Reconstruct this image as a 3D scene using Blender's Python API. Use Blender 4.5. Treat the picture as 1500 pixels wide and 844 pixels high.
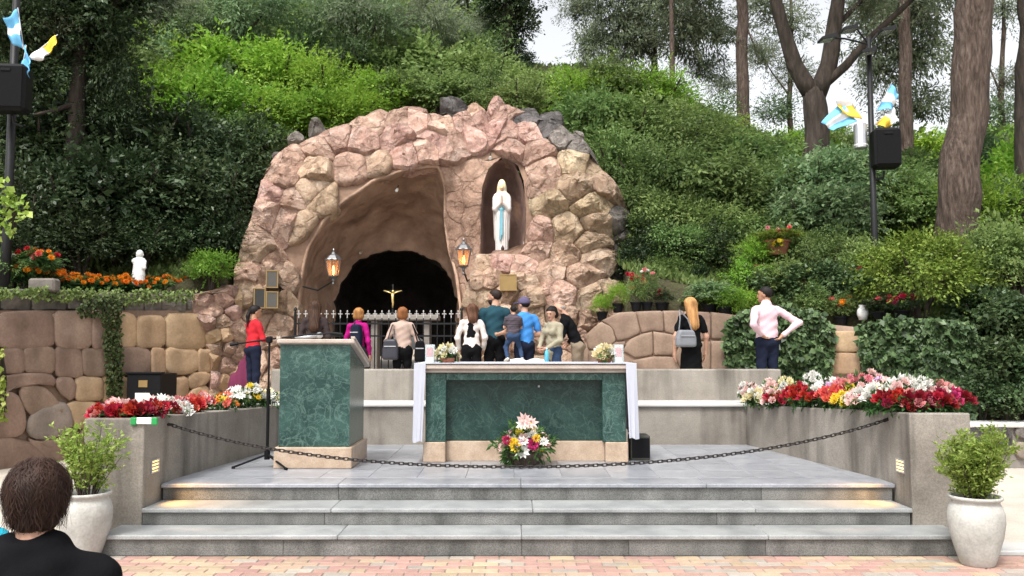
import bpy, math, random
import numpy as np
from mathutils import Vector, Matrix, noise as mnoise

sc = bpy.context.scene
for o in list(bpy.data.objects):
    bpy.data.objects.remove(o)
COL = sc.collection

# ------------------------------------------------------------------ camera
FPX = 1248.0
CAMZ = 1.67
PITCH = math.atan(88 / 1248)
cam_d = bpy.data.cameras.new('camera')
cam_d.sensor_width = 36.0
cam_d.lens = 36.0 * FPX / 1500.0
cam_d.clip_start = 0.05
cam_d.clip_end = 2000
cam = bpy.data.objects.new('camera', cam_d)
cam.location = (0, 0, CAMZ)
cam.rotation_euler = (math.pi / 2 + PITCH, 0, 0)
COL.objects.link(cam)
sc.camera = cam

# ------------------------------------------------------------------ sky, sun, exposure
SUN_EL = math.radians(58)
SUN_AZ = math.radians(205)          # compass style: 180 = behind the camera
w = bpy.data.worlds.new('World')
sc.world = w
w.use_nodes = True
nt = w.node_tree
nt.nodes.clear()
wo = nt.nodes.new('ShaderNodeOutputWorld')
bg = nt.nodes.new('ShaderNodeBackground')
sky = nt.nodes.new('ShaderNodeTexSky')
sky.sky_type = 'NISHITA'
sky.sun_disc = False
sky.sun_elevation = SUN_EL
sky.sun_rotation = SUN_AZ
sky.dust_density = 4.0
sky.air_density = 1.0
hs = nt.nodes.new('ShaderNodeHueSaturation')      # thin bright cloud: the blue is washed out
hs.inputs['Saturation'].default_value = 0.15
hs.inputs['Value'].default_value = 1.6
nt.links.new(sky.outputs[0], hs.inputs['Color'])
nt.links.new(hs.outputs[0], bg.inputs[0])
bg.inputs[1].default_value = 0.15
nt.links.new(bg.outputs[0], wo.inputs[0])
sun_d = bpy.data.lights.new('sun', 'SUN')
sun_d.energy = 2.3
sun_d.angle = math.radians(12)
sun_d.color = (1.0, 0.96, 0.90)
sun = bpy.data.objects.new('sun', sun_d)
COL.objects.link(sun)
_sd = Vector((math.sin(SUN_AZ) * math.cos(SUN_EL), math.cos(SUN_AZ) * math.cos(SUN_EL), math.sin(SUN_EL)))
sun.rotation_euler = (-_sd).to_track_quat('-Z', 'Y').to_euler()
sun.location = (0, -5, 30)
sc.view_settings.view_transform = 'Standard'
sc.view_settings.look = 'None'
sc.view_settings.gamma = 1.0
sc.view_settings.exposure = 0.38
sc.view_settings.use_curve_mapping = False
sc.render.engine = 'CYCLES'
sc.cycles.max_bounces = 8
sc.cycles.transparent_max_bounces = 12
sc.cycles.use_denoising = True

# ------------------------------------------------------------------ helpers
def P(px, py, Y):
    """point of the place seen at photograph position px, py when it stands Y metres away"""
    u = (px - 750) / FPX
    v = (422 - py) / FPX
    dy = math.cos(PITCH) - v * math.sin(PITCH)
    dz = math.sin(PITCH) + v * math.cos(PITCH)
    t = Y / dy
    return (u * t, Y, CAMZ + dz * t)

def tag(o, label=None, cat=None, group=None, kind=None):
    if label: o['label'] = label
    if cat: o['category'] = cat
    if group: o['group'] = group
    if kind: o['kind'] = kind
    return o

def empty(name, loc=(0, 0, 0), rz=0.0):
    o = bpy.data.objects.new(name, None)
    o.empty_display_size = 0.1
    o.location = loc
    o.rotation_euler = (0, 0, rz)
    COL.objects.link(o)
    return o

def mdata(name, V, F, mats, smooth=False, midx=None, var=None):
    me = bpy.data.meshes.new(name)
    V = np.asarray(V, dtype=np.float32)
    if isinstance(F, np.ndarray):
        n, k = F.shape
        me.vertices.add(len(V))
        me.vertices.foreach_set('co', V.ravel())
        me.loops.add(n * k)
        me.loops.foreach_set('vertex_index', F.astype(np.int32).ravel())
        me.polygons.add(n)
        me.polygons.foreach_set('loop_start', np.arange(0, n * k, k, dtype=np.int32))
        me.polygons.foreach_set('loop_total', np.full(n, k, dtype=np.int32))
        me.update(calc_edges=True)
    else:
        me.from_pydata([tuple(map(float, v)) for v in V], [], [tuple(int(i) for i in f) for f in F])
    if not isinstance(mats, (list, tuple)):
        mats = [mats]
    for m in mats:
        me.materials.append(m)
    if midx is not None:
        me.polygons.foreach_set('material_index', np.asarray(midx, dtype=np.int32))
    if smooth:
        me.polygons.foreach_set('use_smooth', np.ones(len(me.polygons), dtype=bool))
    if var is not None:
        a = me.attributes.new('var', 'FLOAT', 'FACE')
        a.data.foreach_set('value', np.asarray(var, dtype=np.float32))
    me.update()
    return me

def obj(name, me, parent=None, loc=None, rot=None, scale=None):
    o = bpy.data.objects.new(name, me)
    COL.objects.link(o)
    if parent is not None: o.parent = parent
    if loc is not None: o.location = loc
    if rot is not None: o.rotation_euler = rot
    if scale is not None: o.scale = scale if isinstance(scale, (tuple, list)) else (scale,) * 3
    return o

def copy_tree(o, parent=None):
    c = o.copy()
    COL.objects.link(c)
    c.parent = parent
    for ch in o.children:
        copy_tree(ch, c)
    return c

class MB:
    """collects shapes for one mesh"""
    def __init__(s):
        s.V = []; s.F = []; s.M = []
    def add(s, V, F, m=0):
        b = len(s.V)
        s.V.extend([tuple(v) for v in V])
        for f in F:
            s.F.append(tuple(int(i) + b for i in f)); s.M.append(m)
        return s
    def box(s, x0, x1, y0, y1, z0, z1, m=0, bev=0.0):
        if bev > 0:
            b = min(bev, (x1-x0)*.49, (y1-y0)*.49, (z1-z0)*.49)
            # chamfered box: 24 vertices
            V = []; 
            for sx in (0, 1):
                for sy in (0, 1):
                    for sz in (0, 1):
                        cx, cy, cz = (x0, x1)[sx], (y0, y1)[sy], (z0, z1)[sz]
                        ix, iy, iz = cx + (b, -b)[sx], cy + (b, -b)[sy], cz + (b, -b)[sz]
                        V += [(cx, iy, iz), (ix, cy, iz), (ix, iy, cz)]
            def i(sx, sy, sz, a): return ((sx * 2 + sy) * 2 + sz) * 3 + a
            F = []
            F += [(i(0,0,0,0), i(0,0,1,0), i(0,1,1,0), i(0,1,0,0)), (i(1,0,0,0), i(1,1,0,0), i(1,1,1,0), i(1,0,1,0))]
            F += [(i(0,0,0,1), i(1,0,0,1), i(1,0,1,1), i(0,0,1,1)), (i(0,1,0,1), i(0,1,1,1), i(1,1,1,1), i(1,1,0,1))]
            F += [(i(0,0,0,2), i(0,1,0,2), i(1,1,0,2), i(1,0,0,2)), (i(0,0,1,2), i(1,0,1,2), i(1,1,1,2), i(0,1,1,2))]
            for a0 in (0, 1):
                for a1 in (0, 1):
                    F.append((i(a0,a1,0,0), i(a0,a1,1,0), i(a0,a1,1,1), i(a0,a1,0,1)) if a0 != a1 else (i(a0,a1,0,1), i(a0,a1,1,1), i(a0,a1,1,0), i(a0,a1,0,0)))
                    F.append((i(a0,0,a1,0), i(a0,0,a1,2), i(a0,1,a1,2), i(a0,1,a1,0)) if a0 == a1 else (i(a0,1,a1,0), i(a0,1,a1,2), i(a0,0,a1,2), i(a0,0,a1,0)))
                    F.append((i(0,a0,a1,1), i(1,a0,a1,1), i(1,a0,a1,2), i(0,a0,a1,2)) if a0 != a1 else (i(0,a0,a1,2), i(1,a0,a1,2), i(1,a0,a1,1), i(0,a0,a1,1)))
            for sx in (0, 1):
                for sy in (0, 1):
                    for sz in (0, 1):
                        t = (i(sx,sy,sz,0), i(sx,sy,sz,1), i(sx,sy,sz,2))
                        F.append(t if (sx + sy + sz) % 2 else t[::-1])
            return s.add(V, F, m)
        V = [(x0,y0,z0),(x1,y0,z0),(x1,y1,z0),(x0,y1,z0),(x0,y0,z1),(x1,y0,z1),(x1,y1,z1),(x0,y1,z1)]
        F = [(0,3,2,1),(4,5,6,7),(0,1,5,4),(1,2,6,5),(2,3,7,6),(3,0,4,7)]
        return s.add(V, F, m)
    def prism(s, pts, z0, z1, m=0):
        """pts: xy polygon counter-clockwise; z0, z1 numbers or lists"""
        n = len(pts)
        za = z0 if isinstance(z0, (list, tuple)) else [z0] * n
        zb = z1 if isinstance(z1, (list, tuple)) else [z1] * n
        V = [(p[0], p[1], za[i]) for i, p in enumerate(pts)] + [(p[0], p[1], zb[i]) for i, p in enumerate(pts)]
        F = [tuple(range(n))[::-1], tuple(range(n, 2 * n))]
        for i in range(n):
            j = (i + 1) % n
            F.append((i, j, n + j, n + i))
        return s.add(V, F, m)
    def tube(s, pts, rad, n=8, m=0, cap=True):
        pts = [Vector(p) for p in pts]
        if not isinstance(rad, (list, tuple)): rad = [rad] * len(pts)
        V = []; F = []
        up = None
        for i, p in enumerate(pts):
            d = (pts[min(i + 1, len(pts) - 1)] - pts[max(i - 1, 0)]).normalized()
            if up is None:
                a = Vector((0, 0, 1)) if abs(d.z) < .9 else Vector((1, 0, 0))
                up = (a - d * a.dot(d)).normalized()
            else:
                up = (up - d * up.dot(d))
                up = up.normalized() if up.length > 1e-6 else Vector((1, 0, 0))
            sd = d.cross(up)
            for k in range(n):
                t = 2 * math.pi * k / n
                V.append(p + (up * math.cos(t) + sd * math.sin(t)) * rad[i])
        for i in range(len(pts) - 1):
            for k in range(n):
                a = i * n + k; b = i * n + (k + 1) % n
                F.append((a, b, b + n, a + n))
        if cap:
            F.append(tuple(range(n))[::-1])
            F.append(tuple(range((len(pts) - 1) * n, len(pts) * n)))
        return s.add(V, F, m)
    def lathe(s, prof, n=24, m=0, c=(0, 0, 0), cap=True):
        V = []; F = []
        for (r, z) in prof:
            for k in range(n):
                t = 2 * math.pi * k / n
                V.append((c[0] + r * math.cos(t), c[1] + r * math.sin(t), c[2] + z))
        for i in range(len(prof) - 1):
            for k in range(n):
                a = i * n + k; b = i * n + (k + 1) % n
                F.append((a, b, b + n, a + n))
        if cap:
            F.append(tuple(range(n))[::-1])
            F.append(tuple(range((len(prof) - 1) * n, len(prof) * n)))
        return s.add(V, F, m)
    def build(s, name, mats, parent=None, smooth=False, **kw):
        return obj(name, mdata(name, s.V, s.F, mats, smooth, s.M), parent, **kw)

# ------------------------------------------------------------------ materials
def mk(name, stops, scale=4.0, rough=.8, bump=.25, bscale=25.0, detail=8.0, rnd=0.0, hue=0.0, dist=0.0,
       metallic=0.0, squash=(1, 1, 1), spec=.35, bdist=.02, speck=None, streak=None, coat=0.0):
    m = bpy.data.materials.new(name)
    m.use_nodes = True
    t = m.node_tree
    b = t.nodes['Principled BSDF']
    L = t.links.new
    N = t.nodes.new
    tc = N('ShaderNodeTexCoord')
    mp = N('ShaderNodeMapping')
    mp.inputs['Scale'].default_value = squash
    L(tc.outputs['Object'], mp.inputs[0])
    vec = mp.outputs[0]
    if rnd or hue:
        oi = N('ShaderNodeObjectInfo')
        va = N('ShaderNodeVectorMath'); va.operation = 'MULTIPLY_ADD'
        cb = N('ShaderNodeCombineXYZ')
        for k in range(3): L(oi.outputs['Random'], cb.inputs[k])
        va.inputs[1].default_value = (37.0, 19.0, 53.0)
        L(cb.outputs[0], va.inputs[0]); L(vec, va.inputs[2])
        vec = va.outputs[0]
    nz = N('ShaderNodeTexNoise')
    nz.inputs['Scale'].default_value = scale
    nz.inputs['Detail'].default_value = detail
    nz.inputs['Roughness'].default_value = .62
    nz.inputs['Distortion'].default_value = dist
    L(vec, nz.inputs['Vector'])
    r = N('ShaderNodeValToRGB')
    e = r.color_ramp.elements
    while len(e) < len(stops): e.new(0.5)
    for el, (p, c) in zip(e, stops):
        el.position = p; el.color = (c[0], c[1], c[2], 1)
    L(nz.outputs['Fac'], r.inputs[0])
    col = r.outputs[0]
    if speck:
        n2 = N('ShaderNodeTexNoise'); n2.inputs['Scale'].default_value = speck[0]; n2.inputs['Detail'].default_value = 2
        L(vec, n2.inputs['Vector'])
        mr = N('ShaderNodeMapRange'); mr.inputs[1].default_value = .35; mr.inputs[2].default_value = .65
        mr.inputs[3].default_value = 1 - speck[1]; mr.inputs[4].default_value = 1 + speck[1]
        L(n2.outputs['Fac'], mr.inputs[0])
        mx = N('ShaderNodeVectorMath'); mx.operation = 'SCALE'
        L(col, mx.inputs[0]); L(mr.outputs[0], mx.inputs['Scale'])
        col = mx.outputs[0]
    if streak:
        # vertical water stains: noise stretched along z
        m2 = N('ShaderNodeMapping'); m2.inputs['Scale'].default_value = (streak[0], streak[0], streak[0] * .12)
        L(tc.outputs['Object'], m2.inputs[0])
        n3 = N('ShaderNodeTexNoise'); n3.inputs['Scale'].default_value = 1.0; n3.inputs['Detail'].default_value = 5
        L(m2.outputs[0], n3.inputs['Vector'])
        r3 = N('ShaderNodeMapRange'); r3.inputs[1].default_value = .48; r3.inputs[2].default_value = .72
        r3.inputs[3].default_value = 1.0; r3.inputs[4].default_value = 1 - streak[1]
        L(n3.outputs['Fac'], r3.inputs[0])
        mx = N('ShaderNodeVectorMath'); mx.operation = 'SCALE'
        L(col, mx.inputs[0]); L(r3.outputs[0], mx.inputs['Scale'])
        col = mx.outputs[0]
    if rnd or hue:
        h = N('ShaderNodeHueSaturation')
        a = N('ShaderNodeMapRange'); a.inputs[3].default_value = 1 - rnd; a.inputs[4].default_value = 1 + rnd
        L(oi.outputs['Random'], a.inputs[0]); L(a.outputs[0], h.inputs['Value'])
        if hue:
            wn = N('ShaderNodeTexWhiteNoise'); wn.noise_dimensions = '1D'
            L(oi.outputs['Random'], wn.inputs['W'])
            a2 = N('ShaderNodeMapRange'); a2.inputs[3].default_value = .5 - hue; a2.inputs[4].default_value = .5 + hue
            L(wn.outputs['Value'], a2.inputs[0]); L(a2.outputs[0], h.inputs['Hue'])
        L(col, h.inputs['Color'])
        col = h.outputs[0]
    L(col, b.inputs['Base Color'])
    b.inputs['Roughness'].default_value = rough
    b.inputs['Metallic'].default_value = metallic
    b.inputs['Specular IOR Level'].default_value = spec
    if coat: b.inputs['Coat Weight'].default_value = coat
    if bump:
        bn = N('ShaderNodeTexNoise'); bn.inputs['Scale'].default_value = bscale; bn.inputs['Detail'].default_value = 6
        L(vec, bn.inputs['Vector'])
        bp = N('ShaderNodeBump'); bp.inputs['Strength'].default_value = bump; bp.inputs['Distance'].default_value = bdist
        L(bn.outputs['Fac'], bp.inputs['Height']); L(bp.outputs[0], b.inputs['Normal'])
    return m

def two(a, k=.25):
    """dark, base, light stops round one colour"""
    return [(.25, tuple(x * (1 - k) for x in a)), (.5, a), (.75, tuple(min(1, x * (1 + k)) for x in a))]

def leaf_mat(name, cols, trans=.35, rough=.55, rnd=.24, hue=.014):
    m = bpy.data.materials.new(name)
    m.use_nodes = True
    t = m.node_tree; N = t.nodes.new; L = t.links.new
    b = t.nodes['Principled BSDF']; out = t.nodes['Material Output']
    at = N('ShaderNodeAttribute'); at.attribute_name = 'var'
    r = N('ShaderNodeValToRGB')
    e = r.color_ramp.elements
    while len(e) < len(cols): e.new(.5)
    for i, (el, c) in enumerate(zip(e, cols)):
        el.position = i / (len(cols) - 1); el.color = (*c, 1)
    L(at.outputs['Fac'], r.inputs[0])
    oi = N('ShaderNodeObjectInfo'); mr = N('ShaderNodeMapRange')
    mr.inputs[3].default_value = 1 - rnd; mr.inputs[4].default_value = 1 + rnd
    L(oi.outputs['Random'], mr.inputs[0])
    h = N('ShaderNodeHueSaturation'); L(mr.outputs[0], h.inputs['Value']); L(r.outputs[0], h.inputs['Color'])
    wn = N('ShaderNodeTexWhiteNoise'); wn.noise_dimensions = '1D'; L(oi.outputs['Random'], wn.inputs['W'])
    m2 = N('ShaderNodeMapRange'); m2.inputs[3].default_value = .5 - hue; m2.inputs[4].default_value = .5 + hue
    L(wn.outputs['Value'], m2.inputs[0]); L(m2.outputs[0], h.inputs['Hue'])
    L(h.outputs[0], b.inputs['Base Color'])
    b.inputs['Roughness'].default_value = rough
    b.inputs['Specular IOR Level'].default_value = .3
    tr = N('ShaderNodeBsdfTranslucent'); L(h.outputs[0], tr.inputs[0])
    mx = N('ShaderNodeMixShader'); mx.inputs[0].default_value = trans
    L(b.outputs[0], mx.inputs[1]); L(tr.outputs[0], mx.inputs[2]); L(mx.outputs[0], out.inputs[0])
    return m

def plain(name, c, rough=.6, metallic=0.0, emit=None, strength=0.0, spec=.4, k=.12, scale=12, bump=.1, bscale=60):
    m = mk(name, two(c, k), scale=scale, rough=rough, bump=bump, bscale=bscale, metallic=metallic, spec=spec, bdist=.004)
    if emit:
        b = m.node_tree.nodes['Principled BSDF']
        b.inputs['Emission Color'].default_value = (*emit, 1)
        b.inputs['Emission Strength'].default_value = strength
    return m

M = {}
M['concrete'] = mk('concrete', [(.25, (.16, .142, .120)), (.5, (.25, .225, .192)), (.78, (.335, .305, .265))], scale=1.7, rough=.85, bump=.35,
                   bscale=22, streak=(4.0, .58), speck=(90, .14), bdist=.015)
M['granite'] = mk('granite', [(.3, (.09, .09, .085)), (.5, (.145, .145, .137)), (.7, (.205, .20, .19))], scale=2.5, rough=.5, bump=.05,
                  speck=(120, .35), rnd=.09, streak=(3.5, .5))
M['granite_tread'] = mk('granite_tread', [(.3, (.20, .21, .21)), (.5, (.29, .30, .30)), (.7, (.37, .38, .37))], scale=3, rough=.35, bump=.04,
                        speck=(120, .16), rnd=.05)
M['floor_tile'] = mk('floor_tile', [(.3, (.19, .20, .225)), (.5, (.265, .275, .30)), (.7, (.34, .345, .37))], scale=3, rough=.28, bump=.03,
                     speck=(60, .12), rnd=.10, dist=1.0)
M['mortar'] = mk('mortar', two((.20, .18, .16)), scale=8, rough=.95)
M['white_stone'] = mk('white_stone', two((.50, .49, .47), .12), scale=3, rough=.5, bump=.1)
M['beige_stone'] = mk('beige_stone', [(.3, (.33, .24, .17)), (.5, (.42, .315, .23)), (.7, (.50, .39, .295))], scale=5, rough=.45, bump=.08, speck=(70, .1))
M['pale_stone'] = mk('pale_stone', [(.3, (.38, .31, .26)), (.5, (.46, .385, .33)), (.7, (.53, .46, .40))], scale=5, rough=.45, bump=.08, speck=(70, .08))
M['pave_pink'] = mk('pave_pink', two((.36, .225, .185), .16), scale=9, rough=.8, rnd=.16, hue=.012, speck=(140, .12), bdist=.004)
M['pave_tan'] = mk('pave_tan', two((.375, .28, .195), .16), scale=9, rough=.8, rnd=.16, hue=.015, speck=(140, .12), bdist=.004)
M['pave_grey'] = mk('pave_grey', two((.33, .29, .245), .16), scale=9, rough=.8, rnd=.16, hue=.015, speck=(140, .12), bdist=.004)
M['path'] = mk('path', [(.3, (.38, .34, .29)), (.5, (.47, .42, .36)), (.7, (.54, .49, .42))], scale=1.2, rough=.85, bump=.15, speck=(60, .1))
M['ground'] = mk('ground', [(.3, (.26, .22, .17)), (.5, (.33, .28, .22)), (.7, (.40, .35, .28))], scale=.8, rough=.9, bump=.3)
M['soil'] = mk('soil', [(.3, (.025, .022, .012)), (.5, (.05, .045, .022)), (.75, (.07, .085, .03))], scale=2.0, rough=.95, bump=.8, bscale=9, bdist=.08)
def rock(name, dark, base, light):
    m = bpy.data.materials.new(name); m.use_nodes = True
    t = m.node_tree; N = t.nodes.new; L = t.links.new; b = t.nodes['Principled BSDF']
    tc = N('ShaderNodeTexCoord'); oi = N('ShaderNodeObjectInfo'); cb = N('ShaderNodeCombineXYZ')
    for k in range(3): L(oi.outputs['Random'], cb.inputs[k])
    va = N('ShaderNodeVectorMath'); va.operation = 'MULTIPLY_ADD'; va.inputs[1].default_value = (37, 19, 53)
    L(cb.outputs[0], va.inputs[0]); L(tc.outputs['Object'], va.inputs[2]); vec = va.outputs[0]
    def nz(scale, det=8, dist=0.0, rough=.65):
        n = N('ShaderNodeTexNoise'); n.inputs['Scale'].default_value = scale; n.inputs['Detail'].default_value = det
        n.inputs['Distortion'].default_value = dist; n.inputs['Roughness'].default_value = rough; L(vec, n.inputs['Vector']); return n
    n1 = nz(2.6, 10, .8)
    r1 = N('ShaderNodeValToRGB'); e = r1.color_ramp.elements; e.new(.5)
    for el, (p, c) in zip(e, ((.30, dark), (.5, base), (.70, light))): el.position = p; el.color = (*c, 1)
    L(n1.outputs['Fac'], r1.inputs[0])
    # grime: broad dark blotches of weathering
    n2 = nz(1.1, 6, 1.5)
    g = N('ShaderNodeMapRange'); g.inputs[1].default_value = .50; g.inputs[2].default_value = .72; g.inputs[3].default_value = 1; g.inputs[4].default_value = .68
    L(n2.outputs['Fac'], g.inputs[0])
    n4 = nz(28, 4)
    g4 = N('ShaderNodeMapRange'); g4.inputs[1].default_value = .3; g4.inputs[2].default_value = .7; g4.inputs[3].default_value = .8; g4.inputs[4].default_value = 1.18
    L(n4.outputs['Fac'], g4.inputs[0])
    mm = N('ShaderNodeMath'); mm.operation = 'MULTIPLY'; L(g.outputs[0], mm.inputs[0]); L(g4.outputs[0], mm.inputs[1])
    sc_ = N('ShaderNodeVectorMath'); sc_.operation = 'SCALE'; L(r1.outputs[0], sc_.inputs[0]); L(mm.outputs[0], sc_.inputs['Scale'])
    h = N('ShaderNodeHueSaturation'); mv = N('ShaderNodeMapRange'); mv.inputs[3].default_value = .82; mv.inputs[4].default_value = 1.2
    L(oi.outputs['Random'], mv.inputs[0]); L(mv.outputs[0], h.inputs['Value'])
    wn = N('ShaderNodeTexWhiteNoise'); wn.noise_dimensions = '1D'; L(oi.outputs['Random'], wn.inputs['W'])
    mh = N('ShaderNodeMapRange'); mh.inputs[3].default_value = .488; mh.inputs[4].default_value = .512; L(wn.outputs['Value'], mh.inputs[0]); L(mh.outputs[0], h.inputs['Hue'])
    L(sc_.outputs[0], h.inputs['Color']); L(h.outputs[0], b.inputs['Base Color'])
    b.inputs['Roughness'].default_value = .88; b.inputs['Specular IOR Level'].default_value = .2
    # relief: lumps, fine grit and fracture lines
    vo = N('ShaderNodeTexVoronoi'); vo.feature = 'DISTANCE_TO_EDGE'; vo.inputs['Scale'].default_value = 2.3
    vd = N('ShaderNodeVectorMath'); vd.operation = 'MULTIPLY_ADD'; vd.inputs[1].default_value = (.35, .35, .35)
    L(n1.outputs['Color'], vd.inputs[0]); L(vec, vd.inputs[2]); L(vd.outputs[0], vo.inputs['Vector'])
    vr = N('ShaderNodeMapRange'); vr.inputs[1].default_value = 0; vr.inputs[2].default_value = .07; L(vo.outputs['Distance'], vr.inputs[0])
    n5 = nz(5.5, 10, .5, .7)
    ad = N('ShaderNodeMath'); ad.operation = 'MULTIPLY_ADD'; ad.inputs[1].default_value = .35; L(vr.outputs[0], ad.inputs[0]); L(n5.outputs['Fac'], ad.inputs[2])
    bp = N('ShaderNodeBump'); bp.inputs['Strength'].default_value = .9; bp.inputs['Distance'].default_value = .11
    L(ad.outputs[0], bp.inputs['Height']); L(bp.outputs[0], b.inputs['Normal'])
    return m
M['rock_pink'] = rock('rock_pink', (.29, .165, .125), (.48, .315, .25), (.62, .46, .385))
M['rock_tan'] = rock('rock_tan', (.25, .16, .11), (.44, .305, .22), (.58, .44, .34))
M['rock_ochre'] = rock('rock_ochre', (.24, .165, .105), (.425, .31, .21), (.57, .45, .325))
M['rock_grey'] = rock('rock_grey', (.075, .066, .058), (.18, .16, .142), (.31, .28, .25))
M['rock_dark'] = rock('rock_dark', (.045, .041, .040), (.10, .092, .090), (.19, .175, .168))
M['core'] = mk('core', [(.25, (.13, .082, .056)), (.5, (.24, .155, .108)), (.78, (.33, .22, .16))], scale=2.0, rough=.9, bump=.6, bscale=6, bdist=.06)
M['vault'] = mk('vault', [(.25, (.21, .130, .088)), (.5, (.34, .225, .158)), (.78, (.46, .325, .24))], scale=1.3, rough=.85, bump=.8, bscale=3.5, bdist=.12,
                speck=(4, .12), streak=(1.6, .35))
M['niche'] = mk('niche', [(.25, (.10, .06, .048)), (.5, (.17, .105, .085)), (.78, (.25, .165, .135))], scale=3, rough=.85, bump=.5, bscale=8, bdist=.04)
M['cave'] = mk('cave', [(.3, (.010, .008, .007)), (.5, (.028, .023, .020)), (.75, (.06, .05, .043))], scale=1.6, rough=.9, bump=.9, bscale=3, bdist=.15)  # near-black base colour puts the unlit cave's shade into the rock
blk_kw = dict(scale=1.5, rough=.75, bump=.3, bscale=10, rnd=.07, hue=.006, bdist=.02, speck=(30, .08), streak=(2.0, .3))
M['block_brown'] = mk('block_brown', [(.25, (.15, .10, .073)), (.5, (.25, .17, .125)), (.78, (.34, .245, .185))], **blk_kw)
M['block_tan'] = mk('block_tan', [(.25, (.27, .17, .095)), (.5, (.42, .285, .17)), (.78, (.52, .38, .245))], **blk_kw)
M['block_grey'] = mk('block_grey', [(.25, (.15, .12, .098)), (.5, (.25, .205, .168)), (.78, (.34, .29, .245))], **blk_kw)
M['coping'] = mk('coping', [(.25, (.07, .062, .055)), (.5, (.14, .125, .11)), (.78, (.23, .20, .175))], scale=4, rough=.9, bump=.6, bscale=18, rnd=.1)
def marble(name, base, dark, vein):
    m = bpy.data.materials.new(name); m.use_nodes = True
    t = m.node_tree; N = t.nodes.new; L = t.links.new; b = t.nodes['Principled BSDF']
    tc = N('ShaderNodeTexCoord')
    n1 = N('ShaderNodeTexNoise'); n1.inputs['Scale'].default_value = 3.0; n1.inputs['Detail'].default_value = 9; n1.inputs['Distortion'].default_value = 1.2
    L(tc.outputs['Object'], n1.inputs['Vector'])
    r1 = N('ShaderNodeValToRGB'); r1.color_ramp.elements[0].position = .35; r1.color_ramp.elements[1].position = .66
    r1.color_ramp.elements[0].color = (*dark, 1); r1.color_ramp.elements[1].color = (*base, 1)
    L(n1.outputs['Fac'], r1.inputs[0])
    cur = r1.outputs[0]
    for (scl, wid, amt, off) in ((2.2, .018, .55, 0), (4.5, .022, .5, 7.3), (9.0, .03, .35, 3.1)):
        mp = N('ShaderNodeMapping'); mp.inputs['Location'].default_value = (off, off * 2, off); mp.inputs['Rotation'].default_value = (off, .4, off * .6)
        L(tc.outputs['Object'], mp.inputs[0])
        n2 = N('ShaderNodeTexNoise'); n2.inputs['Scale'].default_value = scl; n2.inputs['Detail'].default_value = 5; n2.inputs['Distortion'].default_value = 1.6
        L(mp.outputs[0], n2.inputs['Vector'])
        s = N('ShaderNodeMath'); s.operation = 'SUBTRACT'; s.inputs[1].default_value = .5; L(n2.outputs['Fac'], s.inputs[0])
        a = N('ShaderNodeMath'); a.operation = 'ABSOLUTE'; L(s.outputs[0], a.inputs[0])
        q = N('ShaderNodeMapRange'); q.inputs[1].default_value = 0; q.inputs[2].default_value = wid; q.inputs[3].default_value = amt; q.inputs[4].default_value = 0
        L(a.outputs[0], q.inputs[0])
        mx = N('ShaderNodeMix'); mx.data_type = 'RGBA'
        L(q.outputs[0], mx.inputs[0]); L(cur, mx.inputs[6]); mx.inputs[7].default_value = (*vein, 1)
        cur = mx.outputs[2]
    L(cur, b.inputs['Base Color'])
    b.inputs['Roughness'].default_value = .25
    b.inputs['Specular IOR Level'].default_value = .4
    return m
M['marble'] = marble('green_marble', (.036, .084, .071), (.014, .042, .037), (.11, .185, .16))
M['marble_in'] = marble('dark_green_marble', (.019, .050, .043), (.008, .026, .023), (.045, .092, .078))
M['iron'] = plain('iron', (.012, .012, .013), rough=.5, metallic=.3)
M['chain'] = plain('chain_iron', (.035, .03, .028), rough=.55, metallic=.5)
M['black'] = plain('black_plastic', (.007, .007, .008), rough=.55, spec=.15)
M['grille'] = mk('grille', two((.008, .008, .009), .4), scale=200, rough=.8, spec=.1, bump=.5, bscale=220, bdist=.003)
M['white_paint'] = plain('white_paint', (.72, .72, .70), rough=.5)
M['silver'] = plain('silver', (.55, .56, .58), rough=.35, metallic=.8)
M['gold'] = plain('gold', (.75, .56, .22), rough=.35, metallic=.6)
M['brass'] = plain('brass', (.30, .20, .08), rough=.5, metallic=.4, bump=.4, bscale=70)
M['cloth_white'] = mk('cloth_white', two((.43, .44, .50), .05), scale=6, rough=.9, bump=.15, bscale=14, bdist=.01)
M['paper'] = plain('paper', (.78, .77, .72), rough=.9)
M['terracotta'] = mk('terracotta', two((.30, .12, .075), .2), scale=6, rough=.85, rnd=.1)
M['pot_white'] = mk('pot_white', [(.3, (.33, .325, .30)), (.5, (.44, .435, .405)), (.7, (.52, .515, .48))], scale=5, rough=.85, bump=.5, bscale=60, bdist=.006, speck=(50, .08))
M['bark'] = mk('bark', [(.3, (.035, .024, .018)), (.5, (.085, .06, .047)), (.75, (.15, .115, .095))], scale=14, rough=.95, bump=1.0, bscale=16, squash=(1, 1, .2), bdist=.09, dist=.6, speck=(30, .2))
M['bark_dark'] = mk('bark_dark', [(.3, (.02, .016, .012)), (.5, (.045, .035, .028)), (.75, (.085, .068, .055))], scale=9, rough=.95, bump=1.0, bscale=14, squash=(1, 1, .25), bdist=.04)
M['lamp_glow'] = plain('lamp_glow', (.9, .7, .4), emit=(1.0, .55, .14), strength=2.2)
M['flame'] = plain('flame', (.9, .6, .3), emit=(1.0, .50, .14), strength=14)
M['bulb'] = plain('bulb', (.9, .85, .6), emit=(1.0, .86, .5), strength=.8)
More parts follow.
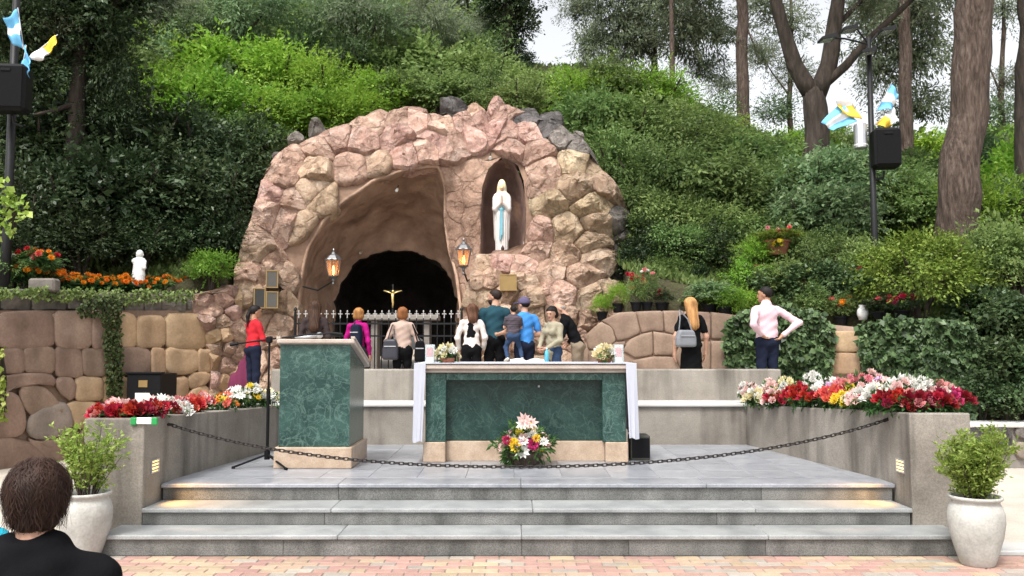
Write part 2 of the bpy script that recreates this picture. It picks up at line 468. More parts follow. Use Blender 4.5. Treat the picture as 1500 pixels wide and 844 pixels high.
def glass(name, c, rough=.08, alpha=.25):
    m = bpy.data.materials.new(name); m.use_nodes = True
    t = m.node_tree; N = t.nodes.new; L = t.links.new
    b = t.nodes['Principled BSDF']; out = t.nodes['Material Output']
    b.inputs['Base Color'].default_value = (*c, 1); b.inputs['Roughness'].default_value = rough
    tr = N('ShaderNodeBsdfTransparent'); tr.inputs[0].default_value = (*[min(1, .3 + .7 * x / max(c)) for x in c], 1)
    mx = N('ShaderNodeMixShader'); mx.inputs[0].default_value = alpha
    L(tr.outputs[0], mx.inputs[1]); L(b.outputs[0], mx.inputs[2]); L(mx.outputs[0], out.inputs[0])
    return m
M['amber_glass'] = glass('amber_glass', (.75, .45, .25), alpha=.35)
M['clear_glass'] = glass('clear_glass', (.8, .85, .85), alpha=.22)
# foliage
M['lf_dark'] = leaf_mat('leaf_dark', [(.014, .026, .010), (.036, .062, .024), (.10, .14, .065)], trans=.22, rough=.42)
M['lf_bright'] = leaf_mat('leaf_bright', [(.10, .21, .022), (.20, .36, .04), (.33, .48, .08)], trans=.4)
M['lf_mid'] = leaf_mat('leaf_mid', [(.085, .145, .038), (.18, .265, .078), (.30, .39, .145)], trans=.45)
M['lf_grey'] = leaf_mat('leaf_grey', [(.085, .11, .066), (.165, .20, .118), (.28, .315, .205)], trans=.5)
M['lf_light'] = leaf_mat('leaf_light', [(.06, .12, .05), (.13, .21, .09), (.26, .35, .19)], trans=.4)
M['lf_green'] = leaf_mat('leaf_green', [(.05, .095, .026), (.125, .20, .058), (.23, .32, .105)], trans=.42)
M['lf_ivy'] = leaf_mat('leaf_ivy', [(.026, .048, .018), (.062, .105, .040), (.16, .23, .10)], trans=.22, rough=.4)
M['lf_olive'] = leaf_mat('leaf_olive', [(.075, .12, .016), (.15, .215, .032), (.26, .32, .06)], trans=.32)
M['lf_yellow'] = leaf_mat('leaf_yellow', [(.16, .24, .035), (.30, .40, .07), (.46, .53, .15)], trans=.4)
M['lf_varieg'] = leaf_mat('leaf_varieg', [(.12, .22, .06), (.32, .40, .18), (.55, .58, .38)], trans=.3)
M['lf_flower'] = leaf_mat('leaf_flower', [(.02, .06, .015), (.05, .12, .03), (.10, .20, .06)], trans=.3)

# ------------------------------------------------------------------ leaves
def leaf_arrays(C, D, Nn, L, W, fold=.18):
    """one four-cornered folded leaf for each row of C"""
    D = D / np.maximum(np.linalg.norm(D, axis=1, keepdims=True), 1e-6)
    S = np.cross(D, Nn)
    S = S / np.maximum(np.linalg.norm(S, axis=1, keepdims=True), 1e-6)
    U = np.cross(S, D)
    L = np.asarray(L).reshape(-1, 1); W = np.asarray(W).reshape(-1, 1)
    n = len(C)
    V = np.empty((n, 4, 3))
    V[:, 0] = C
    V[:, 1] = C + D * L * .45 + S * W * .5 + U * W * fold
    V[:, 2] = C + D * L
    V[:, 3] = C + D * L * .45 - S * W * .5 + U * W * fold
    F = np.arange(n * 4).reshape(n, 4)
    return V.reshape(-1, 3), F

def foliage_cloud(rng, R, nclump, per, leaf, clump=.28, shell=.55, droop=.3, up=.35, aspect=.5, flat=1.0, lump=.35, sprays=.6):
    """leaf clumps spread through an uneven ellipsoid of radii R round the origin"""
    R = np.array(R)
    d = rng.normal(size=(nclump, 3)); d /= np.linalg.norm(d, axis=1, keepdims=True)
    d[:, 2] = np.where(d[:, 2] < -.55, -d[:, 2], d[:, 2])
    rad = shell + (1 - shell) * rng.random(nclump) ** .6
    ph = rng.random(6) * 6.28
    rad = rad * (1 + lump * np.sin(3 * d[:, 0] + ph[0]) * np.sin(4 * d[:, 1] + ph[1]) + lump * .7 * np.sin(7 * d[:, 2] + ph[2]) * np.sin(6 * d[:, 0] + ph[3]))
    cc = d * rad[:, None] * R * (1 - clump * .5)
    cr = clump * R.mean() * (.6 + .8 * rng.random(nclump))
    ctone = rng.random(nclump)
    idx = np.repeat(np.arange(nclump), per)
    n = len(idx)
    g = rng.normal(size=(n, 3)); g /= np.linalg.norm(g, axis=1, keepdims=True)
    g *= (rng.random(n) ** .45)[:, None]
    C = cc[idx] + g * cr[idx][:, None] * np.array([1, 1, flat])
    D = g * .7 + d[idx] * .5 + rng.normal(size=(n, 3)) * .45
    D[:, 2] -= droop
    Nn = d[idx] * .5 + rng.normal(size=(n, 3)) * .45
    Nn[:, 2] += up + .5
    L = leaf * (.6 + .8 * rng.random(n))
    var = np.clip(.5 * ctone[idx] + .5 * rng.random(n), 0, 1)
    ns = int(nclump * sprays)
    if ns:
        # shoots that stand out of the mass
        sd = rng.normal(size=(ns, 3)); sd[:, 2] = sd[:, 2] * .8 + .45; sd /= np.linalg.norm(sd, axis=1, keepdims=True)
        m = 18
        f = np.tile(np.linspace(.55, 1.0, m), ns); si = np.repeat(np.arange(ns), m)
        ln = (1.0 + .38 * rng.random(ns))[si]
        bent = rng.normal(size=(ns, 3))[si] * .12
        pos = sd[si] * R * (f * ln)[:, None] + bent * (f ** 2)[:, None] * R
        pos[:, 2] -= .25 * droop * (f ** 3) * R[2]
        pos += rng.normal(size=pos.shape) * .02 * R
        C = np.concatenate([C, pos]); D = np.concatenate([D, sd[si] + rng.normal(size=pos.shape) * .7])
        q = rng.normal(size=pos.shape) * .5; q[:, 2] += .8
        Nn = np.concatenate([Nn, q]); L = np.concatenate([L, leaf * (.7 + .6 * rng.random(len(pos))) * (1.15 - .4 * f)])
        var = np.concatenate([var, np.clip(.35 + .65 * rng.random(len(pos)), 0, 1)])
    V, F = leaf_arrays(C, D, Nn, L, L * aspect)
    return V, F, var, cc
# ================================================================== THE SETTING
rng = np.random.default_rng(7)
random.seed(11)

g = MB(); g.add([(-600, -40, -.012), (600, -40, -.012), (600, 900, -.012), (-600, 900, -.012)], [(0, 1, 2, 3)])
tag(g.build('ground', M['ground']), kind='structure')
# pale concrete paths round the steps
g = MB(); g.add([(-14, 7.02, -.004), (-3.3, 7.02, -.004), (-3.3, 13, -.004), (-14, 13, -.004)], [(0, 1, 2, 3)])
g.add([(3.64, 7.42, -.004), (14, 7.42, -.004), (14, 14, -.004), (3.64, 14, -.004)], [(0, 1, 2, 3)])
tag(g.build('path', M['path']), kind='structure')
g = MB(); g.box(3.68, 9, 7.08, 7.40, -.1, .02, bev=.01)
kb = g.build('kerb', M['white_stone']); tag(kb, kind='structure')

# brick pavement: every brick in view is a piece of its own
pv = MB(); pv.add([(-7, -3, -.006), (8, -3, -.006), (8, 7.05, -.006), (-7, 7.05, -.006)], [(0, 1, 2, 3)])
pave = pv.build('pavement', M['mortar']); tag(pave, kind='structure')
bm_ = MB().box(-.0965, .0965, -.0465, .0465, -.05, 0.0, bev=.005)
pave_mats = [M['pave_pink'], M['pave_tan'], M['pave_grey']]
brick_me = [mdata('brick', bm_.V, bm_.F, m) for m in pave_mats]
rest = MB(); n_b = 0
for r_ in range(0, 46):
    yc = 6.945 - .1 * r_
    for k in range(-36, 42):
        xc = .2 * k + (.1 if r_ % 2 else 0)
        mi = random.choice((0, 0, 1, 1, 2))
        if r_ <= 7 and -2.95 < xc < 4.2 and n_b < 300:
            n_b += 1
            obj('brick', brick_me[mi], pave, loc=(xc, yc, random.uniform(-.0015, .0015)), rot=(random.uniform(-.006, .006), random.uniform(-.006, .006), random.uniform(-.006, .006)))
        elif r_ < 30:
            z_ = random.uniform(-.0015, .0015)
            rest.add([(x + xc, y + yc, z + z_) for x, y, z in bm_.V], bm_.F, mi)
ro = rest.build('brick_field', pave_mats, pave); ro['kind'] = 'stuff'

# stairs
stairs = MB().prism([(-3.30, 7.03), (3.64, 7.03), (3.64, 7.40), (3.38, 7.42), (3.38, 7.86), (-3.12, 7.86), (-3.12, 7.42), (-3.30, 7.40)], 0.0, .128).build('stairs', M['mortar'])
tag(stairs, kind='structure')
s2 = MB().box(-3.13, 3.37, 7.43, 7.9, .128, .262).build('step_core', M['mortar'], stairs)
s3 = MB().box(-3.12, 3.40, 7.83, 8.2, .262, .408).build('step_core', M['mortar'], stairs)
def slabrow(x0, x1, joints, y0, y1, z0, z1, name, mat, bev):
    xs = [x0] + joints + [x1]
    for a, b in zip(xs[:-1], xs[1:]):
        cx, cy, cz = (a + b) / 2, (y0 + y1) / 2, (z0 + z1) / 2
        g = MB().box(a + .0015 - cx, b - .0015 - cx, y0 - cy, y1 - cy, z0 - cz, z1 - cz, bev=bev)
        g.build(name, mat, stairs, loc=(cx, cy, cz))
jx = lambda px, Y: (px - 750) / FPX * Y
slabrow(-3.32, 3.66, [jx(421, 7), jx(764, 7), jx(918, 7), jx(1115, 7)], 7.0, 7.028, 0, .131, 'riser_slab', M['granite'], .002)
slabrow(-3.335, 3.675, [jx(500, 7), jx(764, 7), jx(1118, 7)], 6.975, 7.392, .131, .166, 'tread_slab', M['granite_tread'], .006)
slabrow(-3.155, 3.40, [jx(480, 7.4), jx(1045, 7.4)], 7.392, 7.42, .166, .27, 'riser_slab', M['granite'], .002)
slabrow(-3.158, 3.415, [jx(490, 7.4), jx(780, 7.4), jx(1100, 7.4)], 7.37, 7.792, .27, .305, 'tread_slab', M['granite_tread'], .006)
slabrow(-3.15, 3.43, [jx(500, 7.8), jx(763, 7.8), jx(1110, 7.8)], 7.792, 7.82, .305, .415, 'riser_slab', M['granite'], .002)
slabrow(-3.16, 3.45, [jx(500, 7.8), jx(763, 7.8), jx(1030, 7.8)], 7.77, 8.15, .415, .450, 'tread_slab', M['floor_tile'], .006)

# landing of polished tiles
landing = MB().prism([(-3.3, 8.152), (3.6, 8.152), (3.2, 11.0), (-3.0, 11.0)], 0, .438).build('landing', M['mortar'])
tag(landing, kind='structure')
TS = .46
for j in range(6):
    for i in range(-7, 8):
        xc = (i + .5) * TS + .02; yc = 8.152 + (j + .5) * TS
        lim = .12 * (yc - 7.9)
        if xc + TS / 2 < -3.25 + lim or xc - TS / 2 > 3.55 - .17 * (yc - 7.9): continue
        MB().box(-TS / 2 + .0015, TS / 2 - .0015, -TS / 2 + .0015, TS / 2 - .0015, -.02, 0, bev=.002).build('tile', M['floor_tile'], landing, loc=(xc, yc, .45))

# planter walls on both sides, with the step lights in them
def planter(name, label, pts, ztop, mirror):
    n = len(pts)
    o = MB().prism(pts, 0.0, ztop).build(name, M['concrete'])
    bv = o.modifiers.new('bevel', 'BEVEL'); bv.width = .012; bv.segments = 2; bv.limit_method = 'ANGLE'
    tag(o, label, 'planter')
    return o
pl_l = planter('planter_wall', 'rough concrete planter wall covered with dark red bouquets beside the mic stand',
               [(-3.68, 7.395), (-3.16, 7.395), (-3.175, 7.9), (-2.80, 10.9), (-4.5, 10.9)], [1.065, 1.065, 1.05, .95, .95], False)
pl_r = planter('planter_wall', 'rough concrete planter wall heaped with white, pink and yellow bouquets',
               [(3.42, 7.395), (3.945, 7.395), (4.6, 10.9), (2.97, 10.9), (3.47, 7.9)], [1.11, 1.11, .95, .95, 1.09], True)

def step_light(x, sgn, label):
    t = empty('step_light', (x, 7.63, .63))
    tag(t, label, 'wall light', 'recessed lights above the steps')
    f = MB()
    hx = .012
    for (y0, y1, z0, z1) in ((-.085, .085, .048, .06), (-.085, .085, -.06, -.048), (-.085, -.07, -.048, .048), (.07, .085, -.048, .048)):
        f.box(-hx, hx, y0, y1, z0, z1)
    f.build('frame', M['silver'], t)
    for k in range(3):
        MB().box(-.006, .008, -.07, .07, -.04 + k * .03, -.025 + k * .03).build('louvre', M['silver'], t)
    MB().box(-.005, .002, -.069, .069, -.047, .047).build('diffuser', M['lamp_glow'], t)
    ld = bpy.data.lights.new('step_lamp', 'SPOT'); ld.energy = 30; ld.color = (1, .48, .08); ld.spot_size = math.radians(85); ld.spot_blend = .8; ld.shadow_soft_size = .05
    lo = bpy.data.objects.new('lamp', ld); COL.objects.link(lo); lo.parent = t
    lo.location = (sgn * .03, 0, 0)
    lo.rotation_euler = Vector((sgn * .75, 0, -.8)).to_track_quat('-Z', 'Y').to_euler()
step_light(-3.163, 1, 'small lit step light in the wall below the dark red bouquets')
step_light(3.442, -1, 'small lit step light in the wall below the white and pink bouquets')

# back wall of the landing, ledge, parapet, terrace
back = MB().box(-2.9, 3.05, 10.9, 11.7, .40, .925).build('retaining_wall', M['concrete'])
tag(back, 'low stained concrete wall running behind the altar under the white ledge', 'wall')
g = MB().box(-3.3, 3.5, 10.86, 11.52, .926, .972, bev=.012)
tag(g.build('ledge', M['white_stone']), 'white stone ledge on top of the low stained wall', 'ledge')
par = MB().box(-3.24, 3.62, 11.5, 11.78, .40, 1.385, bev=.015).build('parapet', M['concrete'])
tag(par, 'smooth concrete parapet standing between the ledge and the visitors', 'wall')
g = MB().prism([(-3.3, 11.6), (4.9, 11.6), (5.3, 13.4), (4.2, 16.6), (-5.2, 16.6), (-5.0, 13.0)], 0.0, .78)
tag(g.build('terrace', M['path']), kind='structure')

# hill behind
def Ywall(u):
    return float(np.interp(u, [-1.6, -.60, -.325, -.31, .12, .13, .26, .537, .66, 1.6], [11.0, 12.25, 15.9, 19.0, 19.0, 15.3, 14.75, 13.2, 12.9, 12.0]))
def HILL(x, y):
    u = x / max(y, 1)
    a = max(2.25, 2.9 + .60 * (y - 15.2)) if y < 30 else 11.8 + .2 * (y - 30)
    b = max(1.75, 2.0 + .42 * (y - 13.6)) if y < 30 else 8.9 + .12 * (y - 30)
    t = min(1, max(0, (u - .10) / .26)); t = t * t * (3 - 2 * t)
    return a * (1 - t) + b * t + .18 * mnoise.noise(Vector((x * .5, y * .5, 0)))
us = np.linspace(-1.6, 1.6, 130)
ts = np.concatenate([[0.0], np.linspace(.3, 16, 34), np.linspace(18, 90, 16)])
V = []; F = []
for t in ts:
    for u in us:
        y = Ywall(u) + t
        V.append((u * y, y, HILL(u * y, y)))
nu = len(us)
sk = len(V)
for u in us:
    y = Ywall(u); V.append((u * y, y, 4.4 if -.318 < u < .122 else -.2))
for i in range(len(ts) - 1):
    for j in range(nu - 1):
        a = i * nu + j; F.append((a, a + 1, a + 1 + nu, a + nu))
for j in range(nu - 1):
    F.append((sk + j, sk + j + 1, j + 1, j))
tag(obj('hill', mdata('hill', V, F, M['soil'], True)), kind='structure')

# ================================================================== stones
def chaikin(p, n=1):
    for _ in range(n):
        q = []
        for i in range(len(p)):
            a = p[i]; b = p[(i + 1) % len(p)]
            q.append((a[0] * .75 + b[0] * .25, a[1] * .75 + b[1] * .25)); q.append((a[0] * .25 + b[0] * .75, a[1] * .25 + b[1] * .75))
        p = q
    return p
def resample(p, n):
    p = np.array(p + [p[0]]); d = np.r_[0, np.cumsum(np.linalg.norm(np.diff(p, axis=0), axis=1))]
    t = np.linspace(0, d[-1], n, endpoint=False)
    return np.c_[np.interp(t, d, p[:, 0]), np.interp(t, d, p[:, 1])]
def inside(poly, x, y):
    c = False; j = len(poly) - 1
    for i in range(len(poly)):
        xi, yi = poly[i]; xj, yj = poly[j]
        if (yi > y) != (yj > y) and x < (xj - xi) * (y - yi) / (yj - yi) + xi: c = not c
        j = i
    return c
def nearest(poly, x, y):
    best = None
    for i in range(len(poly)):
        ax, ay = poly[i]; bx, by = poly[(i + 1) % len(poly)]
        dx, dy = bx - ax, by - ay
        t = max(0, min(1, ((x - ax) * dx + (y - ay) * dy) / (dx * dx + dy * dy + 1e-9)))
        q = (ax + t * dx, ay + t * dy); d = (q[0] - x) ** 2 + (q[1] - y) ** 2
        if best is None or d < best[0]: best = (d, q)
    return best[1]
def voronoi(seeds, box):
    cells = []
    for i, (sx, sy) in enumerate(seeds):
        poly = [(box[0], box[1]), (box[2], box[1]), (box[2], box[3]), (box[0], box[3])]
        for j, (tx, ty) in enumerate(seeds):
            if i == j: continue
            mx, my = (sx + tx) / 2, (sy + ty) / 2; nx, ny = tx - sx, ty - sy
            out = []
            for k in range(len(poly)):
                a = poly[k]; b = poly[(k + 1) % len(poly)]
                da = (a[0] - mx) * nx + (a[1] - my) * ny; db = (b[0] - mx) * nx + (b[1] - my) * ny
                if da <= 0: out.append(a)
                if da * db < 0:
                    t = da / (da - db); out.append((a[0] + (b[0] - a[0]) * t, a[1] + (b[1] - a[1]) * t))
            poly = out
            if not poly: break
        cells.append(poly)
    return cells

def stone(name, poly, Yf, nrm, depth, mat, parent, joint=1.3, back=.35, rnd=2, seed=0, rough=1.0, tilt=.3, flat=.0, N=22, facet=False):
    """a boulder proud of a wall: poly = its outline as seen (photograph units), Yf = wall distance there, nrm = the way the wall faces"""
    p = resample(chaikin([tuple(q) for q in poly], rnd), N)
    c = p.mean(axis=0)
    d = p - c; l = np.linalg.norm(d, axis=1, keepdims=True)
    p = c + d * np.maximum(.3, 1 - joint / np.maximum(l, 4))
    r = random.Random(seed)
    tx, ty = r.uniform(-tilt, tilt), r.uniform(-tilt * .5, tilt)
    size = float(l.mean())
    nx, ny, nz = nrm
    rings = [(1.0, -back), (1.0, 0.0), (.965, .42 + flat * .3), (.86, .74 + flat * .2), (.62, .93 + flat * .05), (.32, 1.0)]
    planes = []
    if facet:
        ch_ = r.uniform(.10, .24)
        rings = [(1.0, -back)] + [(f, min(1.0, .10 + .9 * (1 - f) / ch_)) for f in (1.0, .965, .92, .86, .78, .68, .56, .42, .28, .13)]
        planes = []
        a0_ = r.uniform(0, 6.28)
        for q_ in range(3):
            a_ = a0_ + q_ * 2.09 + r.uniform(-.6, .6); sl_ = r.uniform(.15, .75)
            planes.append((math.cos(a_) * sl_, math.sin(a_) * sl_, r.uniform(.72, 1.05)))
        depth *= r.uniform(.7, 1.35)
    V = []; F = []
    sd = seed * 3.17
    for (f, h) in rings:
        for k in range(N):
            q = c + (p[k] - c) * f
            w3 = Vector(P(q[0], q[1], Yf(q[0], q[1])))
            if h <= 0:
                off = h
            else:
                dn = mnoise.noise(Vector((q[0] * .045 + sd, q[1] * .045, sd))) * (.3 if facet else .55) + mnoise.noise(Vector((q[0] * .13 + sd, q[1] * .13, sd + 9))) * (.22 if facet else .28)
                if facet: dn += .13 * (1 - 2 * abs(mnoise.noise(Vector((q[0] * .10 + sd, q[1] * .22, sd + 3)))))
                if planes:
                    ex, ey = (q[0] - c[0]) / size, (q[1] - c[1]) / size
                    h_ = h
                    for (pa, pb, pc) in planes:
                        pv_ = pc - pa * ex - pb * ey
                        kk = .03; m1 = max(0, kk - abs(h_ - pv_)) / kk
                        h_ = min(h_, pv_) - m1 * m1 * kk * .25
                    hh_ = max(.02, h_)
                else:
                    hh_ = h
                off = depth * hh_ * (1 + tx * (q[0] - c[0]) / size - ty * (q[1] - c[1]) / size + rough * dn)
            V.append((w3.x + nx * off, w3.y + ny * off, w3.z + nz * off))
    q = c; w3 = Vector(P(q[0], q[1], Yf(q[0], q[1]))); off = depth * (1 + rough * .55 * mnoise.noise(Vector((q[0] * .045 + sd, q[1] * .045, sd))))
    V.append((w3.x + nx * off, w3.y + ny * off, w3.z + nz * off))
    o3 = np.array(V).mean(axis=0)
    V = [tuple(np.array(v) - o3) for v in V]
    for i in range(len(rings) - 1):
        for k in range(N):
            a = i * N + k; b = i * N + (k + 1) % N
            F.append((a, a + N, b + N, b))
    i = len(rings) - 1
    for k in range(N):
        F.append((i * N + k, len(V) - 1, i * N + (k + 1) % N))
    # photograph y runs down: a clockwise outline seen from the front needs its faces turned
    area = sum(p[k][0] * p[(k + 1) % N][1] - p[(k + 1) % N][0] * p[k][1] for k in range(N))
    if area < 0: F = [f[::-1] for f in F]
    F = [f[::-1] for f in F]
    me_ = mdata(name, V, F, mat, True)
    if facet: me_.set_sharp_from_angle(angle=math.radians(24))
    return obj(name, me_, parent, loc=tuple(o3))

# ------------------------------------------------------------------ grotto
def Yfac(px, py):
    Y = 16.0
    if px > 770: Y = 15.75 + ((px - 830) / 75.0) ** 2 * .40
    elif px > 690: Y = 16.0 - (px - 690) / 80 * .0
    if px < 440: Y = 16.0 - (440 - px) / 100 * .25
    Y += max(0, min(1.3, (290 - py) / 110)) ** 1.3 * .75
    if py > 375 and px > 660: Y -= min(1, (py - 375) / 60) * .35
    if px > 893: Y += min(1, (px - 893) / 20) * .5
    return Y
outer = [(338, 600), (340, 470), (345, 400), (358, 350), (372, 318), (384, 268), (402, 240), (430, 215), (474, 202), (520, 184), (560, 170), (600, 166), (640, 172),
         (665, 166), (690, 168), (715, 166), (732, 160), (742, 176), (770, 168), (800, 182), (824, 194), (850, 208), (868, 228), (882, 252), (892, 300), (918, 310), (945, 340), (962, 385), (968, 440), (968, 600)]
mouth = [(434, 600), (436, 470), (440, 410), (452, 362), (474, 326), (506, 294), (548, 266), (600, 249), (650, 242), (700, 237), (735, 230), (758, 240), (768, 268), (770, 320), (766, 372), (700, 376), (690, 400), (676, 450), (672, 600)]
grotto = empty('grotto', (0.0, 16.0, .78))
tag(grotto, 'tall rock grotto of pinkish boulders with a brown vault and dark cave', 'grotto')
def gpar(o):
    o.location = Vector(o.location) - Vector((0, 16.0, .78)); o.parent = grotto
    return o
def openline(p, n):
    p = np.array(p, float); d = np.r_[0, np.cumsum(np.linalg.norm(np.diff(p, axis=0), axis=1))]
    t = np.linspace(0, d[-1], n)
    return np.c_[np.interp(t, d, p[:, 0]), np.interp(t, d, p[:, 1])]
def loft(lines, closed=False):
    n = len(lines[0]); V = [tuple(v) for ln in lines for v in ln]; F = []
    for i in range(len(lines) - 1):
        for k in range(n - 1 + (1 if closed else 0)):
            a = i * n + k; b = i * n + (k + 1) % n
            F.append((a, b, b + n, a + n))
    return V, F
# core mass behind the boulders: from the mouth outwards, then back into the hill
NO = 90
lo_, li_ = openline(outer, NO), openline(mouth, NO)
rows = []
for f in np.linspace(0, 1, 7):
    ln = []
    for a, b in zip(li_, lo_):
        q = a * (1 - f) + b * f
        n_ = mnoise.noise(Vector((q[0] * .03, q[1] * .03, 3)))
        ln.append(P(q[0], q[1], Yfac(q[0], q[1]) + .05 - .06 * n_))
    rows.append(ln)
rows.append([(v[0] * 1.01, v[1] + 1.2, v[2] + .1) for v in rows[-1]])
rows.append([(v[0] * 1.02, v[1] + 3.0, v[2] - .3) for v in rows[-2]])
V, F = loft(rows)
gpar(obj('core', mdata('core', V, [f[::-1] for f in F], M['core'], True)))

# the vault: from the mouth (Y 16) back to the inner arch (Y 18.3)
vm = [(434, 600), (436, 470), (440, 410), (452, 362), (474, 326), (506, 294), (548, 266), (600, 249), (628, 245), (642, 246), (650, 272), (650, 320), (657, 370), (666, 405), (673, 450), (672, 600)]
va = [(490, 560), (490, 470), (492, 440), (499, 418), (510, 398), (526, 382), (546, 372), (570, 367), (596, 367), (620, 373), (640, 384), (654, 398), (664, 418), (668, 440), (668, 470), (668, 560)]
NV = 110
a0, a1 = openline(vm, NV), openline(va, NV)
for k in range(4, NV - 4):
    a1[k] += (5 * mnoise.noise(Vector((k * .21, 2, 0))) + 2.5 * mnoise.noise(Vector((k * .6, 7, 0))), 5 * mnoise.noise(Vector((k * .21, 11, 0))) + 2.5 * mnoise.noise(Vector((k * .6, 3, 0))))
YI = 18.2
def pex(py): return .55 * min(1, max(0, (py - 246) / 40)) * min(1, max(0, (460 - py) / 60))
rows = []
for i, f in enumerate(np.linspace(0, 1, 34)):
    ln = []
    for k in range(NV):
        A = Vector(P(a0[k][0], a0[k][1], Yfac(*a0[k]) + .02 + (pex(a0[k][1]) if a0[k][0] > 640 else 0))); B = Vector(P(a1[k][0], a1[k][1], YI))
        # plan: keep the outline wide for a while, then close in to the arch
        s = f ** 1.7
        w_ = A.lerp(B, s)
        w_.y = A.y + (B.y - A.y) * (1 - (1 - f) ** 1.6)
        n_ = (mnoise.noise(Vector((w_.x * .9, w_.y * .9, w_.z * .9))) * .22 + mnoise.noise(Vector((w_.x * 2.6, w_.y * 2.6, w_.z * 2.6))) * .10) * math.sin(math.pi * min(1, f + .06))
        cdir = Vector((w_.x + 2.2 * 0 - (-2.1), 0, w_.z - 2.2)).normalized() if f < .99 else Vector((0, 0, 0))
        w_ += cdir * n_
        ln.append(tuple(w_))
    rows.append(ln)
V, F = loft(rows)
vo = obj('vault', mdata('vault', V, F, M['vault'], True)); gpar(vo)
so = vo.modifiers.new('solid', 'SOLIDIFY'); so.thickness = -.05
# smooth pillar between the vault and the niche
pa = openline([(640, 242), (650, 272), (650, 320), (657, 370), (666, 405), (674, 452)], 34); pb = openline([(738, 228), (716, 246), (706, 275), (704, 320), (704, 360), (704, 400)], 34)
rows = []
for f in np.linspace(0, 1, 15):
    ln = []
    for k, (a, b) in enumerate(zip(pa, pb)):
        x_, y_ = a[0] * (1 - f) + b[0] * f, a[1] * (1 - f) + b[1] * f
        w_ = Vector(P(x_, y_, Yfac(x_, min(374, y_)) + .04 + pex(a[1]) * (1 - f) ** 1.4))
        w_.y -= .10 * math.sin(math.pi * f) * min(1, k / 5) + .16 * mnoise.noise(w_ * 1.7) * math.sin(math.pi * min(1, f + .05)) + .06 * mnoise.noise(w_ * 5)
        ln.append(tuple(w_))
    rows.append(ln)
V, F = loft(rows)
gpar(obj('pillar', mdata('pillar', V, [f[::-1] for f in F], rock('pillar_rock', (.19, .112, .08), (.33, .21, .155), (.45, .31, .24)), True)))
# rim of the inner arch and the cave behind
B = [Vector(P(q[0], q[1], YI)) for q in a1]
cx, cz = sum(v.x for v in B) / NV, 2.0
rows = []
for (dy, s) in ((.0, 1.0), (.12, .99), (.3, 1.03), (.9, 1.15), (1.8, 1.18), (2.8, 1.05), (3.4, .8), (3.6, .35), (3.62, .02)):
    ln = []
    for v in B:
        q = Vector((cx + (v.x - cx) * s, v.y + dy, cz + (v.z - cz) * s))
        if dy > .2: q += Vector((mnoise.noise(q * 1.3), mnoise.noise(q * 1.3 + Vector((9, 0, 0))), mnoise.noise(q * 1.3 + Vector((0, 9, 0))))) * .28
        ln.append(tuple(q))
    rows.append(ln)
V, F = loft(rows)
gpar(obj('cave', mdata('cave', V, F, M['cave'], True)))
gpar(MB().box(P(434, 500, 16)[0] - .2, P(690, 500, 16)[0] + .2, 15.2, 22, .70, .792).build('cave_floor', M['mortar']))
# the niche
nl = [(703, 378), (703, 320), (705, 275), (713, 250), (726, 236), (742, 233), (756, 242), (765, 265), (769, 300), (769, 340), (766, 376)]
n0 = openline(nl, 40)
rows = []
cxn, zbn = P(736, 310, 16)[0], P(736, 378, 16)[2]
for (dy, s) in ((-.02, 1.0), (.06, .97), (.25, .93), (.5, .86), (.68, .68), (.78, .40), (.8, .02)):
    ln = []
    for q in n0:
        v = Vector(P(q[0], q[1], Yfac(q[0], q[1])))
        w_ = Vector((cxn + (v.x - cxn) * s, 16.05 + dy + max(0, (290 - q[1]) / 110) * .5 * (1 - dy), zbn + (v.z - zbn) * (.55 + .45 * s)))
        w_ += Vector((mnoise.noise(w_ * 3), 0, mnoise.noise(w_ * 3 + Vector((5, 5, 5))))) * .04
        ln.append(tuple(w_))
    rows.append(ln)
V, F = loft(rows)
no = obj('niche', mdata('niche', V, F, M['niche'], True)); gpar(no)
nf = MB().box(P(695, 372, 16)[0], P(775, 372, 16)[0], 15.98, 16.9, P(700, 372, 16)[2] - .25, P(700, 372, 16)[2], bev=.03)
gpar(nf.build('niche_floor', M['rock_tan']))

